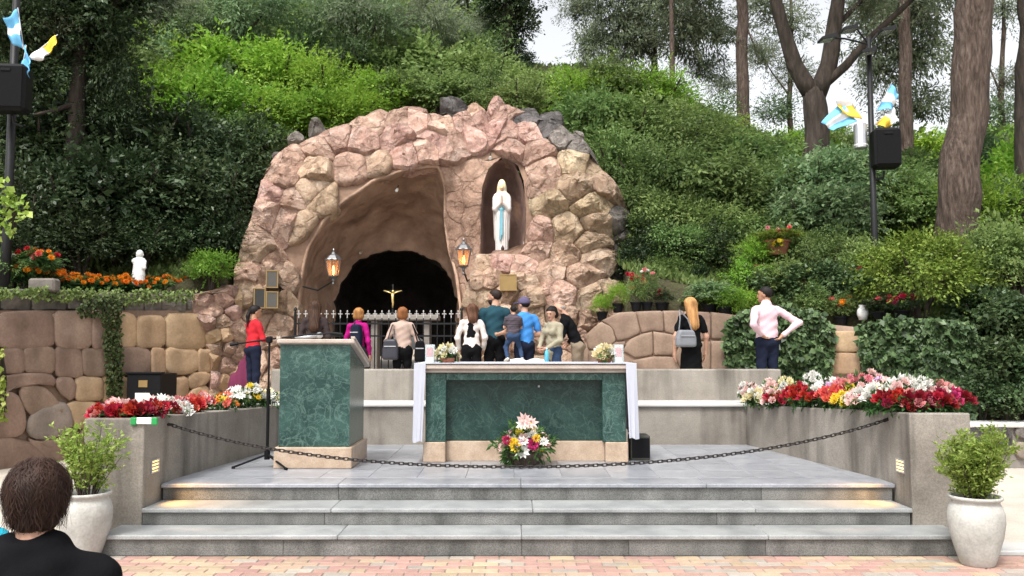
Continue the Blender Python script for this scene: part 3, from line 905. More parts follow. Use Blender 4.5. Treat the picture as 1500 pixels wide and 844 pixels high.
# boulders, each one a piece
A_ = 'rock_pink'; T_ = 'rock_tan'; O_ = 'rock_ochre'; G_ = 'rock_grey'; K_ = 'rock_dark'
seeds = [(363,349,A_),(403,349,A_),(360,376,T_),(391,369,A_),(418,380,A_),(363,400,T_),(363,427,T_),(396,405,T_),(398,438,T_),(428,412,T_),(426,450,T_),(391,318,A_),(420,325,A_),
 (399,296,A_),(414,266,T_),(405,284,A_),(430,236,T_),(465,220,T_),(457,247,T_),(496,206,A_),(543,184,A_),(535,213,A_),(582,173,A_),(575,203,A_),(614,173,A_),(610,203,A_),(552,240,T_),(594,233,A_),(629,226,A_),
 (450,282,T_),(446,330,T_),(505,262,T_),(478,300,O_),(430,290,A_),(520,244,T_),
 (638,172,A_),(651,188,A_),(643,207,A_),(666,208,A_),(679,185,A_),(692,202,A_),(706,181,A_),(730,164,A_),(727,194,A_),(667,161,K_),(696,162,T_),(660,228,A_),(690,224,A_),(716,216,A_),
 (772,171,K_),(806,187,K_),(772,200,A_),(827,202,G_),(784,226,A_),(850,216,G_),(752,218,A_),(745,200,A_),(796,251,T_),(843,243,O_),(872,250,O_),(788,276,A_),(843,277,O_),(880,270,O_),(796,300,O_),(870,304,O_),(837,308,O_),
 (788,321,T_),(831,341,O_),(874,333,O_),(788,345,A_),(862,359,O_),(785,369,A_),(827,376,O_),(870,380,T_),(901,378,T_),(733,386,A_),(706,386,T_),(768,392,A_),(848,405,T_),(806,400,T_),(901,406,T_),(694,413,T_),(720,411,T_),
 (768,416,T_),(819,431,A_),(870,437,T_),(688,438,T_),(712,440,T_),(772,441,T_),(742,428,T_),(905,440,T_),
 (355,455,T_),(383,470,T_),(412,478,T_),(350,490,T_),(378,508,T_),(408,515,T_),(347,530,T_),(372,550,T_),(400,560,T_),(425,540,T_),(352,575,T_),
 (905,325,G_),(926,340,G_),(946,368,G_),(926,376,G_),(952,400,G_),(932,412,G_),(950,440,G_)]
rdrop = random.Random(4)
seeds = [s_ for i_, s_ in enumerate(seeds) if rdrop.random() > .17 or s_[2] in (G_, K_)]
for yy in (470, 503, 537, 575):
    for xx in range(690, 960, 44):
        seeds.append((xx + random.uniform(-8, 8) + (18 if yy in (503, 575) else 0), yy + random.uniform(-6, 6), T_))
ghosts = []
for q in openline(mouth, 60):                    # keeps the boulders out of the opening
    for dx, dy in ((16, 0), (-16, 0), (0, 16), (0, -16), (12, 12), (-12, 12)):
        x, y = q[0] + dx, q[1] + dy
        if inside(mouth, x, y):
            e = nearest(mouth, x, y)
            if 11 < math.hypot(e[0] - x, e[1] - y) < 17: ghosts.append((x, y))
for x in range(470, 760, 40):
    for y in range(260, 600, 40):
        if inside(mouth, x, y): ghosts.append((x, y))
cells = [[(x / .78, y) for x, y in c_] for c_ in voronoi([(s[0] * .78, s[1]) for s in seeds] + [(x * .78, y) for x, y in ghosts], (325 * .78, 130, 985 * .78, 610))]
for i, (cell, s) in enumerate(zip(cells, seeds)):
    if len(cell) < 3: continue
    q = resample(cell, 30)
    out = []
    for x, y in q:
        x, y = x + 2.6 * mnoise.noise(Vector((x * .09, y * .09, 1))), y + 2.6 * mnoise.noise(Vector((x * .09, y * .09, 7)))
        if inside(mouth, x, y):
            x, y = nearest(mouth, x, y)
        if not inside(outer, x, y):
            x, y = nearest(outer, x, y)
        out.append((x, y))
    big = math.sqrt(abs(sum(out[k][0] * out[(k + 1) % 30][1] - out[(k + 1) % 30][0] * out[k][1] for k in range(30))) / 2)
    px, py = s[0], s[1]
    up_ = max(0, min(1, (250 - py) / 90))
    nx = 0.0
    if px > 830: nx = min(.7, (px - 830) / 90)
    if px < 420: nx = .15
    n_ = Vector((nx, -1.0, .25 + .5 * up_)).normalized()
    smooth_lip = s[:2] in ((450,282),(446,330),(505,262),(478,300),(520,244),(552,240))
    dep = (.12 if smooth_lip else .25) * min(1.3, big / 34)
    o = stone('boulder', out, Yfac, n_, dep, M[s[2]], None, joint=-1.5 if smooth_lip else -1.6, back=.3, seed=i + 1, rough=.9 if not smooth_lip else .6, tilt=.45, rnd=0, N=34, facet=not smooth_lip)
    gpar(o)
# pieces along the outer top edge that break the outline
for i, (px, py, w_, h_, m_) in enumerate([(436, 212, 14, 9, G_), (466, 201, 15, 9, G_), (600, 172, 30, 12, A_), (667, 168, 22, 12, K_), (697, 170, 20, 11, T_), (729, 172, 17, 20, A_), (770, 178, 28, 13, K_),
                                          (806, 186, 22, 12, K_), (845, 210, 14, 10, G_), (560, 180, 22, 13, A_), (412, 238, 12, 9, G_)]):
    poly = [(px + w_ * math.cos(t) * random.uniform(.85, 1.15), py + h_ * math.sin(t) * random.uniform(.85, 1.15)) for t in np.linspace(0, 6.283, 9)[:-1]]
    gpar(stone('boulder', poly, lambda x, y: Yfac(x, y) + .25, Vector((0, -.85, .5)).normalized(), .3, M[m_], None, joint=.3, back=.5, seed=300 + i, rnd=1, tilt=.4, facet=True))

# ------------------------------------------------------------------ rock wall on the left
YL = lambda px, py: 12.0 + 3.6 * px / 340
lw_n = Vector((.72, -1.0, 0)).normalized()
lwall = empty('block_wall', (P(170, 560, YL(170, 0))[0], YL(170, 0), 0))
tag(lwall, 'moulded wall of big rounded brown and tan blocks below the marigolds', 'wall')
def wpar(o, root):
    o.location = Vector(o.location) - Vector(root.location); o.parent = root
    return o
rows = [[P(x, y, YL(x, y) + .03) for x in np.linspace(-160, 352, 40)] for y in np.linspace(455, 720, 8)]
V, F = loft(rows)
wpar(obj('core', mdata('core', V, F, M['block_brown'], True)), lwall)
def rect(x0, y0, x1, y1, j=3):
    return [(x0 + random.uniform(-j, j) * .4, y0 + random.uniform(-j, j)), ((x0 + x1) / 2, y0 + random.uniform(-j, j)), (x1 + random.uniform(-j, j) * .4, y0 + random.uniform(-j, j)), (x1, (y0 + y1) / 2),
            (x1 + random.uniform(-j, j) * .4, y1 + random.uniform(-j, j)), ((x0 + x1) / 2, y1 + random.uniform(-j, j)), (x0 + random.uniform(-j, j) * .4, y1 + random.uniform(-j, j)), (x0, (y0 + y1) / 2)]
Bn, Tn, Gn = 'block_brown', 'block_tan', 'block_grey'
blocks = [(rect(-80, 458, -4, 510), Bn), (rect(-4, 458, 78, 510), Bn), (rect(79, 458, 133, 510), Bn), (rect(134, 456, 159, 510), Bn), (rect(160, 460, 198, 508), Tn), (rect(199, 463, 241, 510), Tn), (rect(242, 462, 300, 512), Tn),
          (rect(-60, 512, -2, 555), Bn), (rect(-2, 511, 34, 546), Bn), (rect(34, 511, 79, 545), Bn), (rect(80, 511, 119, 552), Bn), (rect(120, 511, 157, 552), Bn), (rect(158, 511, 220, 549), Bn), (rect(221, 511, 241, 550), Tn), (rect(242, 510, 289, 546), Tn), (rect(289, 512, 308, 546), Tn),
          ([(-20, 556), (18, 549), (60, 546), (78, 550), (84, 566), (60, 562), (20, 566), (-10, 590)], Bn), ([(22, 567), (60, 563), (84, 588), (100, 606), (60, 612), (40, 606)], Bn), ([(80, 553), (110, 554), (107, 590), (84, 572)], Bn),
          (rect(110, 552, 150, 588), Tn), (rect(150, 552, 186, 590), Tn), (rect(186, 550, 240, 592), Tn), (rect(240, 553, 274, 592), Tn), ([(274, 548), (306, 545), (304, 560), (276, 572)], Tn), ([(275, 574), (304, 562), (305, 592), (272, 592)], Tn),
          ([(-30, 590), (20, 568), (38, 608), (34, 640), (-20, 640)], Bn), ([(40, 612), (62, 596), (92, 588), (103, 600), (106, 632), (60, 645), (38, 636)], Gn), ([(94, 588), (150, 590), (150, 612), (112, 632), (104, 606)], Tn), ([(112, 634), (150, 614), (160, 660), (110, 676)], Bn),
          ([(-40, 642), (34, 642), (70, 668), (66, 695), (-40, 700)], Bn), ([(36, 640), (60, 648), (108, 636), (108, 676), (70, 680)], Bn), (rect(150, 592, 200, 640), Tn), (rect(200, 594, 250, 640), Tn), (rect(250, 594, 300, 640), Bn)]
for i, (poly, m_) in enumerate(blocks):
    wpar(stone('block', poly, YL, lw_n, .11, M[m_], None, joint=-2.2, back=.25, seed=500 + i, rough=.35, tilt=.15, rnd=1, flat=1.0), lwall)
# irregular smaller stones where the wall meets the grotto
sd = [(298, 438), (312, 455), (326, 440), (305, 475), (322, 472), (338, 460), (312, 492), (328, 490), (344, 485), (318, 510), (334, 512), (314, 532), (330, 535), (348, 520), (312, 556), (328, 560), (345, 550), (316, 580), (334, 584), (350, 575), (320, 610), (342, 612), (290, 425), (335, 425), (352, 440)]
reg = [(285, 432), (300, 428), (318, 436), (330, 418), (350, 420), (356, 640), (304, 640), (304, 600), (308, 545), (308, 512), (300, 505), (300, 462), (285, 462)]
for i, cell in enumerate(voronoi(sd, (280, 410, 360, 640))):
    if len(cell) < 3: continue
    q = [nearest(reg, x, y) if not inside(reg, x, y) else (x, y) for x, y in resample(cell, 24)]
    wpar(stone('block', [tuple(t) for t in q], lambda x, y: YL(x, y) - .05, lw_n, .2, M[random.choice(['rock_tan', 'block_tan', 'rock_pink'])], None, joint=-1.0, back=.3, seed=560 + i, rough=.7, tilt=.4, rnd=1, facet=True), lwall)
# dark rough coping stones above
coping = empty('coping', (P(150, 440, YL(150, 0))[0], YL(150, 0), 2.0))
tag(coping, 'dark weathered stone coping along the top of the block wall', 'coping')
for i, (x0, x1, y0, y1) in enumerate([(-90, -2, 424, 457), (0, 44, 425, 455), (45, 98, 424, 456), (99, 140, 428, 455), (141, 180, 430, 456), (181, 210, 431, 457), (211, 236, 434, 460), (237, 270, 436, 462), (270, 300, 434, 462)]):
    wpar(stone('coping_stone', rect(x0, y0, x1, y1, 2), lambda x, y: YL(x, y) + .14, lw_n, .12, M['coping'], None, joint=-1.2, back=.45, seed=600 + i, rough=.7, tilt=.4, rnd=0, facet=True), coping)
rows = [[(lambda w_: (w_[0], w_[1] + dy, w_[2]))(P(x, y, YL(x, y) + .18)) for x in np.linspace(-160, 330, 30)] for (y, dy) in ((470, 0), (430, 0), (428, .5))]
V, F = loft(rows)
wpar(obj('core', mdata('core', V, F, M['coping'], True)), coping)

# ------------------------------------------------------------------ moulded brown wall on the right
def YR(px, py):
    return float(np.interp(px, [840, 900, 1075, 1230, 1420, 1500], [15.0, 14.6, 14.3, 13.6, 12.7, 12.5]))
rwall = empty('moulded_wall', (P(970, 540, 14.4)[0], 14.4, .78))
tag(rwall, 'low brown moulded wall with fan shaped joints below the flower pots', 'wall')
rows = [[P(x, y, YR(x, y) + .08) for x in np.linspace(842, 1250, 36)] for y in np.linspace(0, 1, 7)]
rows = []
for f in np.linspace(0, 1, 7):
    ln = []
    for x in np.linspace(842, 1262, 40):
        top = np.interp(x, [842, 865, 890, 920, 1080, 1262], [530, 490, 468, 457, 462, 480])
        ln.append(P(x, top + (640 - top) * f, YR(x, 0) + .0))
    rows.append(ln)
rows.insert(0, [(v[0], v[1] + .9, v[2] - .05) for v in rows[0]])
V, F = loft(rows)
wpar(obj('core', mdata('core', V, F, M['block_brown'], True)), rwall)
fan = [[(858, 492), (880, 472), (896, 480), (902, 500), (885, 512), (862, 512)], [(882, 470), (905, 459), (930, 457), (938, 488), (920, 496), (904, 500), (898, 482)], [(932, 457), (970, 456), (972, 486), (955, 484), (940, 488)],
       [(972, 456), (1000, 456), (1000, 492), (988, 490), (974, 486)], [(1002, 457), (1040, 458), (1040, 496), (1016, 500), (1002, 494)], [(1042, 458), (1076, 462), (1076, 498), (1042, 496)],
       [(912, 514), (922, 498), (940, 490), (955, 486), (956, 520), (930, 524)], [(957, 486), (986, 491), (998, 500), (984, 520), (958, 520)], [(1000, 496), (1014, 502), (1040, 500), (1040, 545), (1000, 545), (988, 522)], [(1042, 500), (1076, 500), (1076, 545), (1042, 545)],
       [(862, 514), (886, 514), (900, 502), (918, 500), (908, 516), (922, 526), (930, 545), (862, 545)], [(926, 528), (956, 523), (984, 523), (994, 545), (934, 545)],
       [(1076, 462), (1130, 466), (1130, 545), (1078, 545)], [(1132, 468), (1190, 472), (1190, 545), (1132, 545)], [(1192, 472), (1217, 474), (1217, 545), (1192, 545)],
       [(1218, 486), (1256, 486), (1258, 515), (1240, 516), (1218, 514)], [(1218, 517), (1258, 518), (1260, 548), (1218, 548)]]
for i, poly in enumerate(fan):
    wpar(stone('block', poly, YR, Vector((0, -1, .05)), .05, M['block_brown' if i < 15 else 'block_tan'], None, joint=-.9, back=.2, seed=700 + i, rough=.3, tilt=.12, rnd=0, flat=1.0, N=30), rwall)
g = MB()
for i in range(7):
    x0, x1 = 985 + i * 16, 1001 + i * 16
    a = P(x0, 414, 16.0); b = P(x1, 440, 16.0)
    g.box(a[0], b[0] - .01, 15.95 + random.uniform(-.02, .02), 16.3, 1.2, a[2] + random.uniform(-.02, .02), bev=.02)
tag(g.build('terrace_wall', M['coping']), 'narrow grey stone terrace wall above the moulded wall', 'wall')
# low stone wall at the far right edge
lowall = empty('low_wall', (7.4, 12.2, 0))
tag(lowall, 'low grey stone wall with a pale cap beside the ramp', 'wall')
wpar(MB().box(6.2, 9.6, 12.05, 12.4, 0, .56).build('core', M['mortar']), lowall)
wpar(MB().box(6.15, 9.7, 11.98, 12.45, .56, .63, bev=.015).build('cap', M['white_stone']), lowall)
for i, poly in enumerate([[(1414, 622), (1450, 624), (1450, 655), (1414, 650)], [(1452, 622), (1482, 624), (1482, 668), (1452, 660)], [(1484, 624), (1510, 626), (1510, 645), (1484, 642)], [(1484, 645), (1512, 648), (1514, 675), (1484, 672)], [(1512, 626), (1550, 628), (1550, 650), (1512, 646)], [(1514, 652), (1550, 654), (1550, 680), (1516, 676)]]):
    wpar(stone('block', poly, lambda x, y: 12.05, Vector((0, -1, 0)), .07, M[['rock_dark', 'rock_dark', 'rock_grey', 'block_grey'][i % 4]], None, joint=.9, back=.1, seed=760 + i, rough=.4, tilt=.2, rnd=1, flat=1), lowall)
# ================================================================== THINGS ON THE LANDING
FL = .45
# ---- altar
altar = empty('altar', (.15, 9.7, FL)); tag(altar, 'green marble altar on a beige base with a recessed front panel', 'altar')
def ap(o): return wpar(o, altar)
x0, x1 = P(623, 600, 9.23)[0], P(917, 600, 9.23)[0]
zt = P(770, 533, 9.23)[2]; zs = P(770, 546, 9.23)[2]; zb = P(770, 648, 9.23)[2]; zp = P(770, 557, 9.23)[2]
xa, xb = P(653, 600, 9.23)[0], P(883, 600, 9.23)[0]
ap(MB().box(x0, xa, 9.25, 10.1, zb, zs, bev=.006).build('pillar', M['marble']))
ap(MB().box(xb, x1, 9.25, 10.1, zb, zs, bev=.006).build('pillar', M['marble']))
ap(MB().box(xa + .001, xb - .001, 9.25, 10.1, zp, zs, bev=.004).build('lintel', M['marble']))
ap(MB().box(xa, xb, 9.40, 10.05, zb, zp + .01).build('panel', M['marble_in']))
ap(MB().box(x0 - .02, P(656, 0, 9.23)[0], 9.22, 10.14, FL, zb, bev=.008).build('base_block', M['beige_stone']))
ap(MB().box(P(882, 0, 9.23)[0], x1 + .02, 9.22, 10.14, FL, zb, bev=.008).build('base_block', M['beige_stone']))
ap(MB().box(P(656, 0, 9.23)[0], P(882, 0, 9.23)[0], 9.33, 10.05, FL, zb - .002, bev=.004).build('base_panel', M['beige_stone']))
ap(MB().box(x0 - .05, x1 + .05, 9.2, 10.16, zs, zs + .035, bev=.008).build('moulding', M['pale_stone']))
ap(MB().box(x0 - .10, x1 + .09, 9.16, 10.2, zs + .035, zt - .004, bev=.012).build('top_slab', M['pale_stone']))
ap(MB().box(P(788, 0, 9.4)[0] - .012, P(788, 0, 9.4)[0] + .012, 9.388, 9.40, P(788, 566, 9.4)[2] - .012, P(788, 566, 9.4)[2] + .012, bev=.004).build('stud', M['silver']))
# cloth: lies on the slab, hangs down both ends in folds
cl = MB()
tx0, tx1 = x0 - .115, x1 + .105
ztop = zt + .002
for sx, xe, xi, zl in ((-1, tx0, x0 + .01, P(612, 645, 9.3)[2]), (1, tx1, x1 - .01, P(925, 640, 9.3)[2])):
    path = [(xi + (xe - xi) * f, 9.142) for f in np.linspace(0, 1, 8)] + [(xe, 9.142 + (10.21 - 9.142) * f) for f in np.linspace(0, 1, 22)[1:]]
    Vv = []; Ff = []; nzc = 12; n_ = len(path)
    for i in range(nzc + 1):
        f = i / nzc
        for j, (x, y) in enumerate(path):
            fo = (math.sin(j * 1.3 + sx) * .012 + .010 * math.sin(j * .6)) * f
            ox, oy = (0, -.012 * f - abs(fo)) if j < 7 else (sx * (.006 * f + abs(fo)), 0)
            # the front corner narrows to a point like a folded cloth corner
            xx = x if j >= 7 else xe + (x - xe) * (1 - .25 * f)
            Vv.append((xx + ox, y + oy, ztop + (zl - ztop) * f + .01 * math.sin(j * .8) * f))
    for i in range(nzc):
        for j in range(n_ - 1):
            a = i * n_ + j; q = (a, a + 1, a + n_ + 1, a + n_)
            Ff.append(q if sx < 0 else q[::-1])
    cl.add(Vv, Ff)
cl.box(tx0 - .004, tx1 + .004, 9.145, 10.21, ztop - .001, ztop + .005, bev=.002)
co = cl.build('altar_cloth', M['cloth_white'], smooth=False)
sm = co.modifiers.new('solid', 'SOLIDIFY'); sm.thickness = .004
tag(co, 'white cloth over the altar top hanging down both ends', 'altar cloth')
ZC = ztop + .006
# ---- candles in glass boxes
def candle(px, label):
    X = P(px, 520, 9.45)[0]
    t = empty('candle', (X, 9.45, ZC)); tag(t, label, 'candle', 'candles in glass boxes on the altar')
    g = MB(); s_ = .048
    for a in (-1, 1):
        g.box(a * s_ - .0025, a * s_ + .0025, -s_, s_, 0.004, .20)
        g.box(-s_, s_, a * s_ - .0025, a * s_ + .0025, 0.004, .20)
    g.build('glass_box', M['clear_glass'], t)
    MB().box(-.054, .054, -.054, .054, 0, .004).build('base', M['silver'], t)
    MB().lathe([(.036, .06), (.038, .07), (.038, .155), (.034, .165)], 14).build('wax', M['red_wax'], t)
    MB().lathe([(.037, .004), (.037, .06)], 14).build('holder', M['paper'], t)
M['red_wax'] = plain('red_wax', (.55, .03, .045), rough=.4)
candle(630, 'red candle in a glass box on the altar end nearer the lectern')
candle(906, 'red candle in a glass box on the altar end above the dark floor box')
# book
bk = empty('book', (P(772, 528, 9.6)[0], 9.6, ZC)); tag(bk, 'open white book lying on the altar cloth', 'book')
for s_ in (-1, 1):
    V = [(s_ * x * .19, y, .006 + .028 * math.sin(min(1, x * 1.1) * 2.6) + .012) for x in np.linspace(0, 1, 7) for y in (-.13, .13)]
    F = [(2 * i, 2 * i + 1, 2 * i + 3, 2 * i + 2) for i in range(6)]
    g = MB().add(V, F if s_ < 0 else [f[::-1] for f in F]); g.add([(v[0], v[1], .002) for v in V], F if s_ > 0 else [f[::-1] for f in F])
    for i in range(6):
        g.add([V[2*i], V[2*i+2], (V[2*i+2][0], V[2*i+2][1], .002), (V[2*i][0], V[2*i][1], .002)], [(0, 1, 2, 3)])
    g.build('page_block', M['paper'], bk)

# ---- lectern
lec = empty('lectern', (-2.03, 9.2, FL)); tag(lec, 'green marble lectern with a sloping beige top and base', 'lectern')
def lp(o): return wpar(o, lec)
lx0, lx1 = P(409, 600, 8.78)[0], P(512, 600, 8.78)[0]
zl0 = P(450, 655, 8.78)[2]; zf = P(450, 503, 8.78)[2]
yb_ = 9.62; zbk = zf - .235
lp(MB().prism([(lx0, 8.78), (lx1, 8.78), (lx1, yb_), (lx0, yb_)], zl0, [zf, zf, zbk, zbk]).build('body', M['marble']))
o = MB().prism([(lx0 - .04, 8.74), (lx1 + .035, 8.74), (lx1 + .035, yb_ + .05), (lx0 - .04, yb_ + .05)], FL, [zl0, zl0, zl0, zl0]).build('base', M['beige_stone']); lp(o)
bv = o.modifiers.new('b', 'BEVEL'); bv.width = .01; bv.segments = 2
sl = (zf - zbk) / (yb_ - 8.78)
pts = [(lx0 - .03, 8.74), (lx1 + .05, 8.74), (lx1 + .05, yb_ + .08), (lx0 - .03, yb_ + .08)]
za = [zf + sl * .04, zf + sl * .04, zbk - sl * .08, zbk - sl * .08]
o = MB().prism(pts, [z - .012 for z in za], [z + .035 for z in za]).build('top_slab', M['pale_stone']); lp(o)
bv = o.modifiers.new('b', 'BEVEL'); bv.width = .012; bv.segments = 2
for (xa_, xb_, ya_, yc_) in ((lx1 + .012, lx1 + .052, 8.74, yb_ + .08), (lx0 - .032, lx0 + .008, 8.74, yb_ + .08)):
    zz = [zf + sl * (8.78 - ya_), zf + sl * (8.78 - ya_), zf + sl * (8.78 - yc_), zf + sl * (8.78 - yc_)]
    lp(MB().prism([(xa_, ya_), (xb_, ya_), (xb_, yc_), (xa_, yc_)], [z + .0355 for z in zz], [z + .06 for z in zz]).build('rim', M['pale_stone']))
# microphone resting on the lectern
mt = empty('microphone', (P(455, 492, 8.95)[0], 8.95, zf + .03)); tag(mt, 'silver microphone lying on the sloping lectern top', 'microphone')
MB().tube([(-.16, -.02, .03), (-.05, 0, .035), (.06, .0, .05)], [.014, .017, .02], 10).build('handle', M['silver'], mt, smooth=True)
MB().tube([(.06, 0, .05), (.075, 0, .052), (.10, 0, .055), (.122, 0, .057), (.13, 0, .058)], [.022, .031, .033, .022, .006], 12).build('head', M['silver'], mt, smooth=True)
MB().tube([(-.16, -.02, .03), (-.2, 0, .02), (-.22, .1, -.03), (-.18, .2, -.05)], .005, 6).build('cable', M['black'], mt, smooth=True)
# ---- microphone stand
ms = empty('microphone_stand', (P(391, 683, 8.85)[0], 8.85, FL)); tag(ms, 'black tripod microphone stand with a long boom beside the lectern', 'microphone stand')
hgt = P(391, 497, 8.85)[2] - FL
MB().tube([(0, 0, .10), (0, 0, .75)], .016, 10).build('pole', M['black'], ms)
MB().tube([(0, 0, .72), (0, 0, hgt)], .011, 10).build('inner_pole', M['black'], ms)
MB().tube([(0, 0, .70), (0, 0, .80)], .022, 10).build('clutch', M['black'], ms)
MB().tube([(0, 0, .08), (0, 0, .17)], .03, 10).build('collar', M['black'], ms)
for ang in (200, 320, 80):
    a = math.radians(ang)
    l_ = MB().tube([(0, 0, .13), (.33 * math.cos(a), .33 * math.sin(a), .016)], .011, 8).build('leg', M['black'], ms)
    MB().tube([(.31 * math.cos(a), .31 * math.sin(a), .014), (.345 * math.cos(a), .345 * math.sin(a), .014)], .014, 8).build('rubber_foot', M['black'], l_)
MB().tube([(-.38, -.02, hgt - .055), (0, 0, hgt), (.42, .04, hgt + .05), (.62, .06, hgt + .06)], .009, 8).build('boom', M['black'], ms)
MB().tube([(-.40, -.02, hgt - .058), (-.32, -.02, hgt - .046)], .017, 8).build('counterweight', M['black'], ms)
MB().box(-.03, .03, -.03, .03, hgt - .04, hgt + .03, bev=.012).build('joint', M['black'], ms)
MB().tube([(.62, .06, hgt + .06), (.68, .065, hgt + .055), (.74, .07, hgt + .045)], [.016, .02, .022], 10).build('clip', M['black'], ms)
# ---- dark box behind the altar end
bx = empty('loudspeaker_box', (P(934, 660, 9.5)[0], 9.5, FL)); tag(bx, 'small dark box standing on the floor against the altar end', 'box')
MB().box(-.09, .12, -.13, .13, 0, .27, bev=.012).build('body', mk('dark_box', two((.055, .055, .045)), rough=.7), bx)
MB().box(-.08, .11, -.137, -.1305, .03, .24).build('grille', M['grille'], bx)

# ---- chain: every link a piece
ca = Vector((-3.15, 7.92, P(240, 622, 7.92)[2])); cb_ = Vector((3.45, 7.92, P(1298, 615, 7.92)[2]))
zlow = P(730, 684, 7.92)[2]
chain = empty('chain', tuple(ca)); tag(chain, 'sagging iron chain hung across the front of the landing', 'chain')
tor = MB(); nR, nr = 12, 6
lv = []
for i in range(nR):
    t = 2 * math.pi * i / nR
    cx_, cy_ = math.cos(t) * .013 + (.014 if math.cos(t) > 0 else -.014), math.sin(t) * .0135
    for k in range(nr):
        s_ = 2 * math.pi * k / nr
        lv.append((cx_ + math.cos(t) * math.cos(s_) * .0058, cy_ + math.sin(t) * math.cos(s_) * .0058, math.sin(s_) * .0058))
lf = [(i * nr + k, ((i + 1) % nR) * nr + k, ((i + 1) % nR) * nr + (k + 1) % nr, i * nr + (k + 1) % nr) for i in range(nR) for k in range(nr)]
link_me = mdata('link', lv, lf, M['chain'], True)
pts = []
for i in range(2001):
    f = i / 2000
    x = ca.x + (cb_.x - ca.x) * f
    zl_ = ca.z + (cb_.z - ca.z) * f
    sag = (ca.z + cb_.z) / 2 - zlow
    c_ = 1 - (math.cosh(2.0 * (2 * f - 1)) - 1) / (math.cosh(2.0) - 1)
    pts.append(Vector((x, 7.92 - .0 * f, zl_ - sag * c_)))
acc = 0; k = 0; pitch_ = .0425
last = pts[0]
target = 0
for i in range(1, len(pts)):
    seg = (pts[i] - pts[i - 1]).length
    while acc + seg >= target:
        f = (target - acc) / seg
        p_ = pts[i - 1].lerp(pts[i], f); d_ = (pts[i] - pts[i - 1]).normalized()
        q_ = d_.to_track_quat('X', 'Z').to_matrix().to_4x4() @ Matrix.Rotation((math.pi / 2 if k % 2 else 0) + .35, 4, 'X')
        o = obj('link', link_me, chain); o.matrix_local = Matrix.Translation(p_ - ca) @ q_
        k += 1; target += pitch_
    acc += seg
for e_ in (ca, cb_):
    s_ = -1 if e_.x < 0 else 1
    MB().tube([(e_.x - ca.x - s_ * .02, 0, e_.z - ca.z), (e_.x - ca.x + s_ * .06, 0, e_.z - ca.z)], .012, 8).build('eye_bolt', M['chain'], chain)

# ================================================================== GROTTO FURNISHINGS
FZ = .78
# ---- fence
fy = 15.25
fx0, fx1 = P(432, 500, fy)[0], P(676, 500, fy)[0]
fence = empty('iron_fence', ((fx0 + fx1) / 2, fy, FZ)); tag(fence, 'black wrought iron fence with white cross shaped tips before the cave', 'fence')
ftop = P(560, 466, fy)[2] - FZ
n_p = 24
pick = MB().tube([(0, 0, .05), (0, 0, ftop)], .011, 6)
pick_me = mdata('picket', pick.V, pick.F, M['iron'])
tip = MB()
tip.box(-.008, .008, -.006, .006, 0, .13, bev=.003); tip.box(-.026, .026, -.006, .006, .085, .10, bev=.003)
tip.lathe([(.002, .12), (.015, .135), (.013, .148), (.002, .16)], 8)
for sx in (-1, 1): tip.lathe([(.002, -.012), (.016, 0), (.002, .012)], 8, c=(sx * .028, 0, .0925))
tip_me = mdata('tip', tip.V, tip.F, plain('tip_paint', (.42, .41, .40), rough=.5))
for i in range(n_p):
    x = fx0 + (fx1 - fx0) * (i + .5) / n_p - (fx0 + fx1) / 2
    p_ = obj('picket', pick_me, fence, loc=(x, 0, 0))
    obj('tip', tip_me, p_, loc=(0, 0, ftop - .02))
hw = (fx1 - fx0) / 2
for z in (.15, ftop - .10, ftop - .32):
    MB().box(-hw, hw, -.008, .008, z - .015, z + .015).build('rail', M['iron'], fence)
for x in (-hw, hw):
    MB().tube([(x, 0, 0), (x, 0, ftop + .12)], .024, 8).build('post', M['iron'], fence)
    MB().lathe([(.004, 0), (.035, .02), (.03, .05), (.004, .08)], 10, c=(x, 0, ftop + .12)).build('finial', M['iron'], fence)
M['table_stone'] = mk('table_stone', two((.24, .215, .19), .15), scale=4, rough=.7)  # pale stone toned down: the grotto's shade is put into its colour
# ---- stone table behind the fence
tb = empty('stone_table', (P(588, 500, 15.8)[0], 15.8, .79)); tag(tb, 'pale stone altar table behind the iron fence inside the grotto', 'table')
tw = (P(642, 0, 15.8)[0] - P(535, 0, 15.8)[0]) / 2
ztb = P(588, 462, 15.8)[2] - .79
MB().box(-tw, tw, -.3, .3, ztb - .10, ztb, bev=.015).build('top_slab', M['table_stone'], tb)
for s_ in (-1, 1):
    MB().box(s_ * (tw - .22) - .06, s_ * (tw - .22) + .06, -.2, .2, .10, ztb - .10, bev=.01).build('leg', M['table_stone'], tb)
MB().box(-tw + .05, tw - .05, -.28, .28, 0, .10, bev=.01).build('base_slab', M['table_stone'], tb)
# ---- crucifix on the table
cr = empty('crucifix', (P(575, 462, 15.8)[0], 15.8, .79 + ztb)); tag(cr, 'small gold crucifix shining in the dark cave mouth', 'crucifix')
MB().box(-.12, .12, -.07, .07, 0, .05, bev=.01).box(-.014, .014, .004, .024, .05, .58).box(-.18, .18, .004, .024, .44, .468).build('cross', M['iron'], cr)
MB().tube([(0, -.012, .14), (.008, -.022, .22), (0, -.014, .30), (0, -.014, .40)], [.012, .018, .022, .027], 8).tube([(0, -.014, .395), (.06, -.008, .425), (.165, -.004, .46)], [.014, .011, .008], 6).tube([(0, -.014, .395), (-.06, -.008, .425), (-.165, -.004, .46)], [.014, .011, .008], 6).lathe([(.004, -.026), (.021, -.012), (.023, .006), (.006, .027)], 8, c=(.006, -.02, .445)).build('figure', M['gold'], cr, smooth=True)
